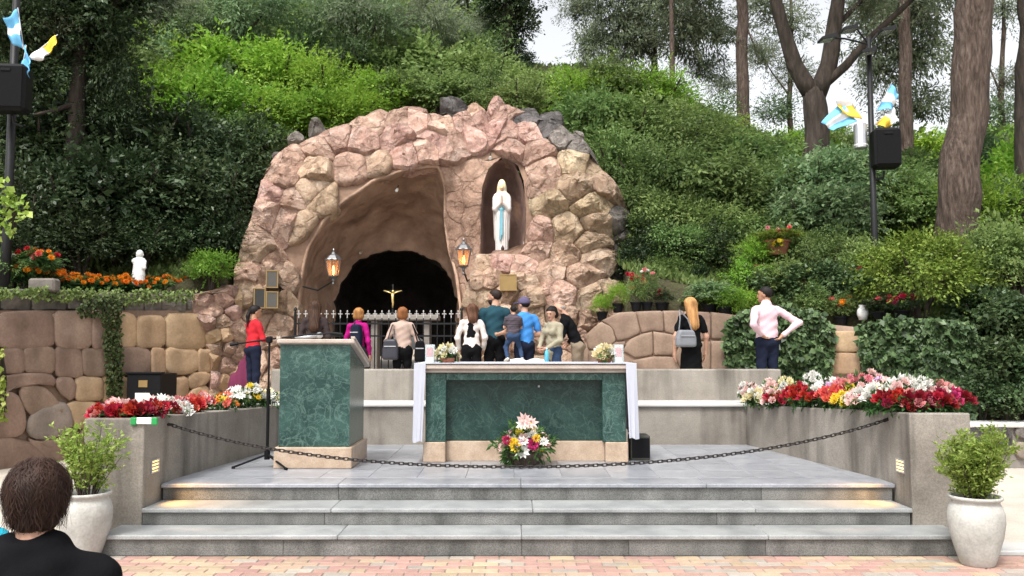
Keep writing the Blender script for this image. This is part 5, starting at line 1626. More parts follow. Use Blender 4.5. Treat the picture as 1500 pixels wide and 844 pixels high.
# woman in red, arms folded, turned towards the cave
person('woman in a red top and navy trousers with a black ponytail', at(373, 14.0), 14.0, FZ, hgt(449, 14.0), -.75, fab('red_fabric', (.48, .025, .035)), navy, ('pony', hb), skin=SK2, sleeve='long', female=True, fat=1.12,
       arms={'L': ((-.22, .06, 1.12), (-.02, .22, 1.14)), 'R': ((.22, .06, 1.12), (.06, .20, 1.10))}, head=(-.2, -.05), hem=.93)
person('woman with long dark hair and dark clothes standing behind the lectern', at(462, 14.1), 14.1, FZ, hgt(443, 14.1), .1, fab('charcoal_fabric', (.045, .034, .034)), black_f, ('long', hbr, .34), female=True, head=(0, -.15), fat=1.1)
person('woman in a magenta jacket with light brown hair, wearing a small backpack', at(525, 14.3), 14.3, FZ, hgt(453, 14.3), -.35, fab('magenta_fabric', (.36, .012, .16)), fab('dark_grey_fabric', (.04, .04, .045)), ('bob', hairm('hair_light_brown', (.32, .15, .05))), female=True, head=(.3, 0), collar=True)
person('woman in a beige cardigan with short auburn hair', at(590, 14.0), 14.0, FZ, hgt(452, 14.0), .05, fab('beige_fabric', (.42, .31, .26)), black_f, ('bob', hau), female=True, fat=1.3, hem=.90,
       arms={'L': ((-.28, -.02, 1.10), (-.26, .12, .93)), 'R': ((.28, -.02, 1.10), (.25, .14, .94))})
person('woman with brown hair in a white cardigan open over a black top', at(691, 14.1), 14.1, FZ, hgt(447, 14.1), -.1, fab('white_knit', (.62, .56, .53)), black_f, ('long', hairm('hair_chestnut', (.09, .04, .022)), .14), female=True, head=(.35, 0), under=black_f, hem=.93, fat=1.05,
       arms={'L': ((-.25, -.02, 1.12), (-.23, .08, .92)), 'R': ((.24, -.02, 1.12), (.2, .1, .92))})
person('tall bearded man in a dark teal t-shirt', at(725, 14.3), 14.3, FZ, hgt(426, 14.3), .12, fab('teal_fabric', (.022, .062, .082)), black_f, ('short', hdb), sleeve='short', head=(.95, 0), beard=hdb, fat=1.06, hem=.88)
person('man in a bright blue t-shirt and purple cap carrying a child', at(768, 14.0), 14.0, FZ, hgt(438, 14.0), .35, fab('blue_fabric', (.06, .24, .60)), navy, ('cap', fab('purple_cap', (.10, .085, .15)), hb), sleeve='short', head=(.5, 0), fat=1.08, hem=.90,
       arms={'L': ((-.30, .02, 1.16), (-.36, .30, 1.12)), 'R': ((.26, -.02, 1.12), (-.05, .28, 1.02)), 'Lh': (-.3, .6, 0), 'Rh': (-1, .1, 0)})
kid = person('small child in a dark striped shirt and blue jeans held by the man in blue', at(752, 13.86), 13.80, FZ + .52, 1.04, .2, mk('striped_fabric', [(.35, (.03, .025, .035)), (.5, (.06, .05, .06)), (.65, (.14, .10, .13))], scale=14, squash=(.1, .1, 3), rough=.9, bump=.1), denim, ('short', hb), sleeve='short', fat=1.25, shoe=fab('white_shoe', (.65, .62, .58)), head=(.3, 0),
             legs={'L': ((-.08, .02, .88), (-.18, .12, .62), (-.16, -.02, .36)), 'R': ((.08, .02, .88), (.20, .12, .62), (.22, -.05, .36)), 'Lf': (-.04, .10, -.06), 'Rf': (.06, .10, -.06)},
             arms={'L': ((-.22, .08, 1.15), (-.1, .2, 1.2)), 'R': ((.22, .08, 1.15), (.15, .25, 1.25))}, h=.018)
person('woman with short black hair in an olive beige jacket looking down', at(810, 13.7), 13.7, FZ, hgt(451, 13.7), 2.3, fab('olive_fabric', (.30, .27, .20)), denim, ('bob', hb), female=True, head=(.2, -.35), under=None, hem=.84, fat=1.15,
       arms={'L': ((-.24, .06, 1.12), (-.08, .24, .98)), 'R': ((.24, .06, 1.12), (.08, .26, .98))})
person('balding man in a black jacket and khaki trousers bending forward', at(846, 14.3), 14.3, FZ, hgt(447, 14.3) * 1.05, 1.25, black_f, fab('khaki_fabric', (.24, .19, .14)), ('bald', hgr), lean=.42, head=(.1, -.2), collar=True, hem=.90, fat=1.1,
       arms={'L': ((-.2, .14, 1.12), (-.15, .32, 1.0)), 'R': ((.24, .0, 1.12), (.2, .2, .98))})
person('woman with long blonde hair in black short sleeved clothes', at(1011, 13.2), 13.2, FZ, hgt(438, 13.2), .25, black_f, black_f, ('long', hbl, .32), sleeve='short', female=True, head=(.1, -.05), fat=1.22, skirt=.42,
       arms={'L': ((-.27, -.02, 1.10), (-.27, .03, .84)), 'R': ((.26, -.02, 1.10), (.27, .04, .84))})
person('man in a pale pink shirt and navy trousers with hands on his hips', at(1122, 13.0), 13.0, FZ, hgt(422, 13.0), .25, fab('pink_fabric', (.66, .47, .52), .06), navy, ('short', hb), sleeve='long', head=(.75, 0), skin=SK2, collar=True, hem=.97, fat=1.12,
       arms={'L': ((-.34, -.22, 1.16), (-.16, -.13, 1.02)), 'R': ((.42, -.16, 1.20), (.19, -.10, 1.02)), 'Lh': (.8, .2, -.4), 'Rh': (-.6, -.1, -.5)})

# seated women in the foreground
seat_legs = {'L': ((-.09, .02, .90), (-.11, .44, .92), (-.11, .46, .52)), 'R': ((.09, .02, .90), (.11, .44, .92), (.11, .46, .52))}
def bench(x, y, w_, label):
    t = empty('bench', (x, y, 0)); tag(t, label, 'bench')
    for k in range(4):
        MB().box(-w_, w_, -.22 + k * .11, -.12 + k * .11, .40, .435, bev=.008).build('slat', M['bark'], t)
    for s_ in (-1, 1):
        MB().box(s_ * w_ * .8 - .03, s_ * w_ * .8 + .03, -.2, .2, 0, .40, bev=.006).build('leg', M['iron'], t)
bench(-1.5, 2.6, .42, 'plain wooden bench under the seated woman in black')
bench(-2.15, 3.12, .35, 'plain wooden bench under the seated woman in turquoise')
YS = 2.55
zt_ = P(60, 679, YS)[2]
woman_f = person('seated woman with dark brown hair and a black top, seen from behind', at(62, YS), YS, zt_ - 1.72 * .93, 1.70 * .93, .12, black_f, black_f, ('crop', hdb), female=False, legs=seat_legs, head=(.15, 0), fat=1.2, sw=.205, h=.011, hair_h=.006)
woman_t = person('seated woman in a turquoise top, seen from behind next to the woman in black', -2.01, 3.1, zt_ - 1.735 * .97, 1.68 * .97, .1, fab('turquoise_fabric', (.02, .36, .48)), navy, ('bob', hb), sleeve='short', female=True, legs=seat_legs, h=.014)
# loose strands over the nearest head
r = np.random.default_rng(3)
SV = []; SF = []
n_s = 5200
for i in range(n_s):
    a = r.random() * 6.283
    if math.cos(a) < -.6: continue
    th0 = .02 + 1.75 * r.random() ** .8
    lift = r.random() ** 2
    rr = .084 + .018 * lift
    ln_ = .5 + 1.0 * r.random()
    wob = r.normal() * .35; flip = r.normal() * .02 - .01
    pts = []
    for f in np.linspace(0, 1, 8):
        th = th0 + f * ln_
        aa = a + wob * f * f + .16 * math.sin(f * 6 + (a * 9) % 6.28 + .6 * math.sin(i))
        if th <= 1.55:
            q = np.array([rr * math.sin(th) * math.sin(aa), -.013 - (rr + .012) * math.sin(th) * math.cos(aa), .03 + (rr + .008) * math.cos(th)])
        else:
            g2 = min(1.0, (th - 1.55))
            k2 = rr * (1 - .30 * g2 * g2) + flip * g2 * g2
            q = np.array([k2 * math.sin(aa), -.013 - (k2 + .012) * math.cos(aa), .03 - g2 * .115])
        pts.append(q * (1 + .02 * math.sin(f * 8 + a * 5)) + r.normal(size=3) * .0014)
    tw_ = .0013
    b_ = len(SV)
    for kk, q in enumerate(pts):
        d_ = np.array([math.cos(a), math.sin(a), 0]) * tw_ * (1 - .8 * (kk / 7) ** 3)
        SV += [q - d_, q + d_]
    for k_ in range(7): SF.append((b_ + 2 * k_, b_ + 2 * k_ + 1, b_ + 2 * k_ + 3, b_ + 2 * k_ + 2))
SV = np.array(SV); c_, s_ = math.cos(.15), math.sin(.15)
SV = np.c_[SV[:, 0] * c_ - SV[:, 1] * s_, SV[:, 0] * s_ + SV[:, 1] * c_, SV[:, 2]] + np.array([0, .03, 1.60])
obj('hair_strands', mdata('hair_strands', SV, np.array(SF), hairm('hair_strand', (.036, .018, .013)), True), woman_f)
MB().tube([(-.098, .05, 1.625), (-.10, .02, 1.627), (-.098, -.02, 1.622)], .0035, 6).build('glasses_temple', M['silver'], woman_f)

# bags and loose things people carry
def bag(label, cat, c, hx_, mat, strap, name='handbag', rz=0.0, r_=.04):
    t = empty(name, c, rz); tag(t, label, cat)
    V, F = surfnet(rbox((0, 0, 0), hx_, r_), [-v - .03 for v in hx_], [v + .03 for v in hx_], .014)
    V[:, 0] *= 1 - .25 * (V[:, 2] / hx_[2] > 0) * V[:, 2] / hx_[2]
    obj('body', mdata('body', V, F, mat, True), t)
    MB().box(-hx_[0] * .72, hx_[0] * .72, -hx_[1] - .012, -hx_[1] + .01, hx_[2] * .25, hx_[2] * .34).build('zip', M['silver'], t)
    MB().tube([tuple(Vector(q) - Vector(c)) for q in strap], .010, 6).build('strap', mat, t)
grey_l = mk('grey_leather', two((.20, .21, .23)), rough=.4, bump=.2, bscale=50)
dark_l = mk('dark_leather', two((.035, .035, .045)), rough=.4, bump=.2, bscale=50)
x = at(1003, 13.0); zb1 = P(1003, 496, 13.0)[2]
bag('grey leather handbag on the shoulder of the blonde woman', 'handbag', (x, 12.98, zb1), (.17, .06, .13), grey_l, [(x - .12, 12.98, zb1 + .08), (x - .10, 12.97, zb1 + .3), (x - .03, 13.10, P(0, 456, 13.2)[2] + .01), (x + .05, 13.0, zb1 + .3), (x + .13, 12.98, zb1 + .07)], rz=.35)
x = at(573, 13.85); zb1 = P(573, 512, 13.85)[2]
bag('dark shoulder bag at the side of the woman in beige', 'handbag', (x, 13.84, zb1), (.13, .07, .17), dark_l, [(x - .06, 13.84, zb1 + .12), (x + .03, 13.83, zb1 + .4), (x + .03, 13.98, P(0, 475, 14)[2]), (x + .06, 13.84, zb1 + .12)])
x = at(607, 13.85); zb1 = P(610, 515, 13.85)[2]
bag('black tote bag hanging at the other side of the woman in beige', 'handbag', (at(616, 13.86), 13.86, zb1), (.09, .06, .17), black_f, [(at(613, 13.86), 13.86, zb1 + .13), (at(606, 13.86), 13.86, zb1 + .4), (at(604, 13.95), 13.97, P(0, 475, 14)[2]), (at(618, 13.86), 13.86, zb1 + .13)])
x = at(523, 14.14); zb1 = P(523, 492, 14.14)[2]
bag('small navy backpack worn over the magenta jacket', 'backpack', (x, 14.12, zb1), (.10, .07, .19), navy, [(x - .07, 14.14, zb1 + .10), (x - .09, 14.24, zb1 + .26), (x - .08, 14.36, zb1 + .18)], name='backpack', rz=-.35)
# plum coloured coat beside the woman in red
t = empty('coat', P(348, 590, 14.1)); tag(t, 'plum coloured coat hanging from the arm of the woman in red', 'coat')
cv = lambda p: smin(cone((.22, 0, .95), (.02, 0, .18), .05, .20, .5)(p), cone((.05, 0, .3), (-.02, .02, .02), .2, .15, .5)(p), .05) + .008 * np.sin(p[:, 0] * 40 + p[:, 2] * 6) 
V, F = surfnet(cv, (-.3, -.2, -.2), (.4, .2, 1.1), .016)
obj('cloth', mdata('cloth', V, F, fab('plum_fabric', (.13, .028, .06)), True), t)
# blue bottle held by the woman in olive
t = empty('water_bottle', P(801, 523, 13.45)); tag(t, 'pale blue plastic bottle in the hand of the woman in olive', 'bottle')
MB().lathe([(.03, -.10), (.036, -.09), (.036, .05), (.03, .08), (.014, .11), (.014, .125)], 12).build('body', plain('bottle_blue', (.10, .42, .60), rough=.2), t, smooth=True)
MB().lathe([(.016, .125), (.016, .145)], 12).build('lid', M['white_paint'], t)

# ---- the white statue in the niche
SB = P(735, 371, 16.3)
st = empty('statue', (SB[0], 16.32, SB[2])); tag(st, 'white robed statue with a pale blue sash standing in the niche', 'statue')
stk = P(735, 262, 16.3)[2] - SB[2]
k_ = stk / 1.46
robe = [cone((0, 0, .02), (0, 0, .75), .150, .165, .75), cone((0, 0, .75), (0, 0, 1.10), .165, .150, .72), cone((-.13, -.01, 1.10), (.13, -.01, 1.10), .075, .075, .9), cone((-.17, -.02, 1.06), (-.17, -.08, .86), .06, .06), cone((.17, -.02, 1.06), (.17, -.08, .86), .06, .06),
        cone((-.17, -.08, .86), (-.03, -.17, .96), .055, .04), cone((.17, -.08, .86), (.03, -.17, .96), .055, .04), cone((-.14, .03, 1.0), (-.13, .03, .3), .08, .06), cone((.14, .03, 1.0), (.13, .03, .3), .08, .06)]
veil = [ell((0, .01, 1.30), (.105, .115, .155)), cone((0, .03, 1.25), (0, .05, 1.0), .12, .17, .7)]
fc = [ell((0, -.06, 1.285), (.062, .065, .09)), cone((0, -.12, 1.28), (0, -.132, 1.265), .006, .011)]
hn = [cone((-.012, -.19, .96), (-.008, -.20, 1.10), .024, .010), cone((.012, -.19, .96), (.008, -.20, 1.10), .024, .010)]
sash = [cone((-.03, -.142, .84), (-.035, -.150, .25), .018, .026, .8), cone((.02, -.140, .84), (.015, -.150, .34), .016, .02, .8), cone((-.15, -.03, .87), (-.01, -.125, .85), .035, .03), cone((.15, -.03, .87), (.01, -.125, .85), .035, .03)]
def fl(p): return .006 * np.sin(np.arctan2(p[:, 0], -p[:, 1]) * 16) * (p[:, 2] < .8)
robe0 = robe[0]; robe[0] = lambda p: robe0(p) + fl(p)
plw = mk('statue_white', two((.66, .63, .60), .08), scale=4, rough=.5, bump=.1)
V, F, mi = sdf_parts([robe, veil, fc, hn, sash], (-.3, -.28, -.02), (.3, .2, 1.5), .0125, .03)
o = obj('figure', mdata('figure', V * k_ * np.array([.80, .9, 1.0]), F, [plw, mk('statue_veil', two((.66, .62, .52), .08), rough=.5), plain('statue_skin', (.55, .38, .29)), plain('statue_hands', (.42, .29, .23)), plain('statue_blue', (.16, .38, .46))], True, mi), st)
MB().lathe([(.20, -.03), (.21, -.01), (.19, .03), (.15, .05)], 20).build('plinth', M['niche'], st)
MB().lathe([(.002, 0), (.03, .01), (.035, .05), (.002, .10)], 10, c=(.02, -.2, .03)).build('rose', plain('dark_rose', (.05, .02, .02)), st)
ld = bpy.data.lights.new('niche_lamp', 'SPOT'); ld.energy = 26; ld.color = (1, .74, .18); ld.spot_size = math.radians(32); ld.spot_blend = .7; ld.shadow_soft_size = .03
lo = bpy.data.objects.new('niche_lamp', ld); COL.objects.link(lo)
lo.location = P(728, 236, 15.85)
lo.rotation_euler = (Vector((SB[0], 16.25, SB[2] + stk * .90)) - Vector(lo.location)).to_track_quat('-Z', 'Y').to_euler()
# ---- small white figure among the marigolds
bs = empty('figurine', P(203, 403, 14.6)); tag(bs, 'small white praying figurine standing among the marigolds', 'figurine')
bg_ = [[cone((0, 0, .0), (0, 0, .22), .11, .085, .85), cone((-.07, 0, .24), (.06, 0, .25), .055, .05), ell((.01, 0, .36), (.062, .065, .078)), cone((.06, -.03, .22), (.11, -.04, .12), .035, .03), cone((.11, -.04, .12), (.12, -.02, .24), .028, .02), cone((.0, 0, .26), (0, 0, .32), .035, .035), cone((.065, 0, .35), (.076, 0, .345), .008, .01)]]
V, F, mi = sdf_parts(bg_, (-.2, -.15, -.12), (.2, .15, .5), .011, .02)
obj('figure', mdata('figure', V, F, M['white_paint'], True), bs)
MB().lathe([(.10, -.20), (.11, -.10), (.10, .0)], 16).build('plinth', M['white_paint'], bs)
# ================================================================== VEGETATION
gr = np.random.default_rng(21)
def proto(name, mat, nclump, per, leaf, **kw):
    V, F, var, cc = foliage_cloud(gr, kw.pop('R', (1, 1, .85)), nclump, per, leaf, **kw)
    return mdata(name, V, F, mat, var=var)
PR = {
 'dark': [proto('foliage', M['lf_dark'], 85, n_, l_, clump=.27, shell=.4, lump=.5, sprays=.9) for n_, l_ in ((60, .095), (40, .13), (50, .11))],
 'bright': [proto('foliage', M['lf_bright'], 90, n_, l_, clump=.28, shell=.4, droop=.1, aspect=.4, lump=.5, sprays=1.0) for n_, l_ in ((60, .085), (34, .14), (50, .10))],
 'mid': [proto('foliage', M['lf_mid'], 75, n_, l_, clump=.28, shell=.35, lump=.5, sprays=1.0) for n_, l_ in ((60, .10), (34, .16), (46, .12))],
 'sap': [proto('foliage', M['lf_light'], 34, 34, .13, clump=.3, shell=.2, lump=.5, sprays=1.2, R=(.55, .55, 1.3)) for _ in range(3)],
 'green': [proto('foliage', M['lf_green'], 100, n_, l_, clump=.25, shell=.4, droop=.5, aspect=.38, lump=.5, sprays=1.0) for n_, l_ in ((60, .085), (40, .13), (50, .10))],
 'light': [proto('foliage', M['lf_light'], 70, 40, .14, clump=.3, shell=.4, droop=.35, aspect=.55) for _ in range(2)],
 'grey': [proto('foliage', M['lf_grey'], 75, 42, .11, clump=.24, shell=.25, droop=.6, aspect=.3, lump=.4) for _ in range(3)],
 'airy': [proto('foliage', M['lf_grey'], 46, 34, .13, clump=.3, shell=.15, droop=.7, aspect=.26, lump=.5, sprays=1.6) for _ in range(3)],
 'airyl': [proto('foliage', M['lf_light'], 46, 34, .12, clump=.3, shell=.15, droop=.5, aspect=.35, lump=.5, sprays=1.6) for _ in range(2)],
 'olive': [proto('foliage', M['lf_olive'], 170, 60, .07, clump=.2, shell=.6, aspect=.45, lump=.1)],
 'ivyb': [proto('foliage', M['lf_ivy'], 80, 50, .12, clump=.28, shell=.5, aspect=.7)],
}
stm = MB()
for a in range(5):
    t = a * 1.26 + .3
    stm.tube([(0, 0, -1.6), (.12 * math.cos(t), .12 * math.sin(t), -.6), (.5 * math.cos(t), .5 * math.sin(t), .1), (.75 * math.cos(t), .75 * math.sin(t), .45)], [.05, .04, .028, .012], 6)
stem_me = mdata('stem', stm.V, stm.F, M['bark_dark'])
def shrub_label(kind, px, py, Y):
    if kind == 'dark':
        if px > 500: return 'small dark shrub above the narrow terrace wall', 'dark shrubs above the terrace wall'
        if Y < 16.1 and py > 325: return 'low dark evergreen shrub right behind the marigold bed', 'dark shrubs behind the marigolds'
        if py < 185: return 'tall dark evergreen shrub beneath the drooping tree', 'dark shrubs under the drooping tree'
        if py < 260: return 'dark evergreen shrub just below the bright slope', 'dark shrubs below the bright slope'
        return 'dark glossy evergreen shrub on the shaded slope above the block wall', 'dark shrubs on the shaded slope'
    if kind == 'bright':
        if px < 320 and py > 380: return 'small bright bush at the end of the marigold row by the grotto', None
        if px > 1200: return 'sunny yellow green shrub beyond the thick trunk', 'bright shrubs beyond the thick trunk'
        if py > 380: return 'bright leafy shrub behind the man in pink', 'bright shrubs behind the man in pink'
        if px > 700: return 'bright green shrub topping the deep green mass beside the dark boulders', 'bright shrubs over the pillar'
        if Y > 22: return 'bright yellow green shrub on the upper part of the sunny slope', 'bright shrubs on the upper slope'
        return 'bright yellow green shrub along the edge of the dark evergreens', 'bright shrubs on the lower slope'
    if kind == 'mid':
        if px < 200: return 'mid green shrub beside the drooping dark tree', 'mid green shrubs by the drooping tree'
        if px < 480: return 'mid green bush above the bright slope', 'mid green bushes above the bright slope'
        if px < 830 and Y > 27: return 'mid green bush near the spreading dark tree on the hilltop', 'mid green bushes near the spreading tree'
        if px < 830: return 'mid green bush right behind the grotto boulders', 'mid green bushes behind the grotto'
        if py > 380: return 'small mid green bush above the ivy wall', 'small mid green bushes above the ivy'
        if px < 1215 and Y > 20: return 'mid green bush at the foot of the slim trunk against the sky', 'mid green bushes by the slim trunk'
        if Y > 20: return 'mid green bush behind the lamp post and forked tree', 'mid green bushes behind the lamp post'
        return 'mid green bush in front of the thick trunk', 'mid green bushes before the thick trunk'
    if kind == 'green':
        if px < 20: return 'small green plant at the base of the lamp post behind the marigolds', None
        if px < 500: return 'deep green shrub between dark evergreens and the grotto flank', 'deep green shrubs by the grotto flank'
        if px < 830: return 'deep green shrub directly above the grotto boulders', 'deep green shrubs above the grotto'
        if px > 1190: return 'deep green bush round the foot of the lamp post', 'deep green bushes by the lamp post'
        if py < 240: return 'deep green shrub with drooping sprays high beside the grotto', 'deep green shrubs high beside the grotto'
        if py < 310: return 'deep green shrub with drooping sprays level with the statue', 'deep green shrubs level with the statue'
        return 'deep green shrub just above the terrace wall and flower pots', 'deep green shrubs above the pots'
    if kind == 'light': return 'pale broad leaved shrub under the forked tree', 'pale shrubs under the forked tree'
    if kind == 'sap':
        if px > 1000: return 'pale sapling with upright shoots near the thick trunk', 'pale saplings near the thick trunk'
        if Y > 25: return 'tall pale sapling standing among the hilltop bushes', 'pale saplings on the hilltop'
        return 'pale upright sapling growing out of the bright slope', 'pale saplings on the bright slope'
    if kind == 'grey': return 'thin grey green sapling on the skyline of the hill', 'grey green saplings'
    if kind == 'olive': return 'round olive green bush clipped to a ball above the ivy', None
    if py < 440: return 'dark creeper bush on the bank above the man in pink', 'creeper bushes above the man in pink'
    return 'dark leafy creeper bush behind the low grey wall', 'creeper bushes behind the low wall'
cnt_k = {}
def shrub(px, py, Y, rx, rz, kind):
    c = Vector(P(px, py, Y))
    zg = HILL(c.x, c.y) - .05
    if py > 560: zg = 0
    t = empty('shrub', (c.x, c.y, zg)); lb, gp = shrub_label(kind, px, py, Y)
    tag(t, lb, 'shrub', gp)
    k = cnt_k.get(kind, 0); cnt_k[kind] = k + 1
    o = obj('foliage', PR[kind][k % len(PR[kind])], t, loc=(0, 0, c.z - zg), rot=(0, 0, random.uniform(0, 6.28)), scale=(rx, rx, rz))
    s_ = obj('stem', stem_me, t, loc=(0, 0, c.z - zg), rot=(0, 0, random.uniform(0, 6.28)), scale=(rx, rx, max(rz, (c.z - zg) / 1.55)))
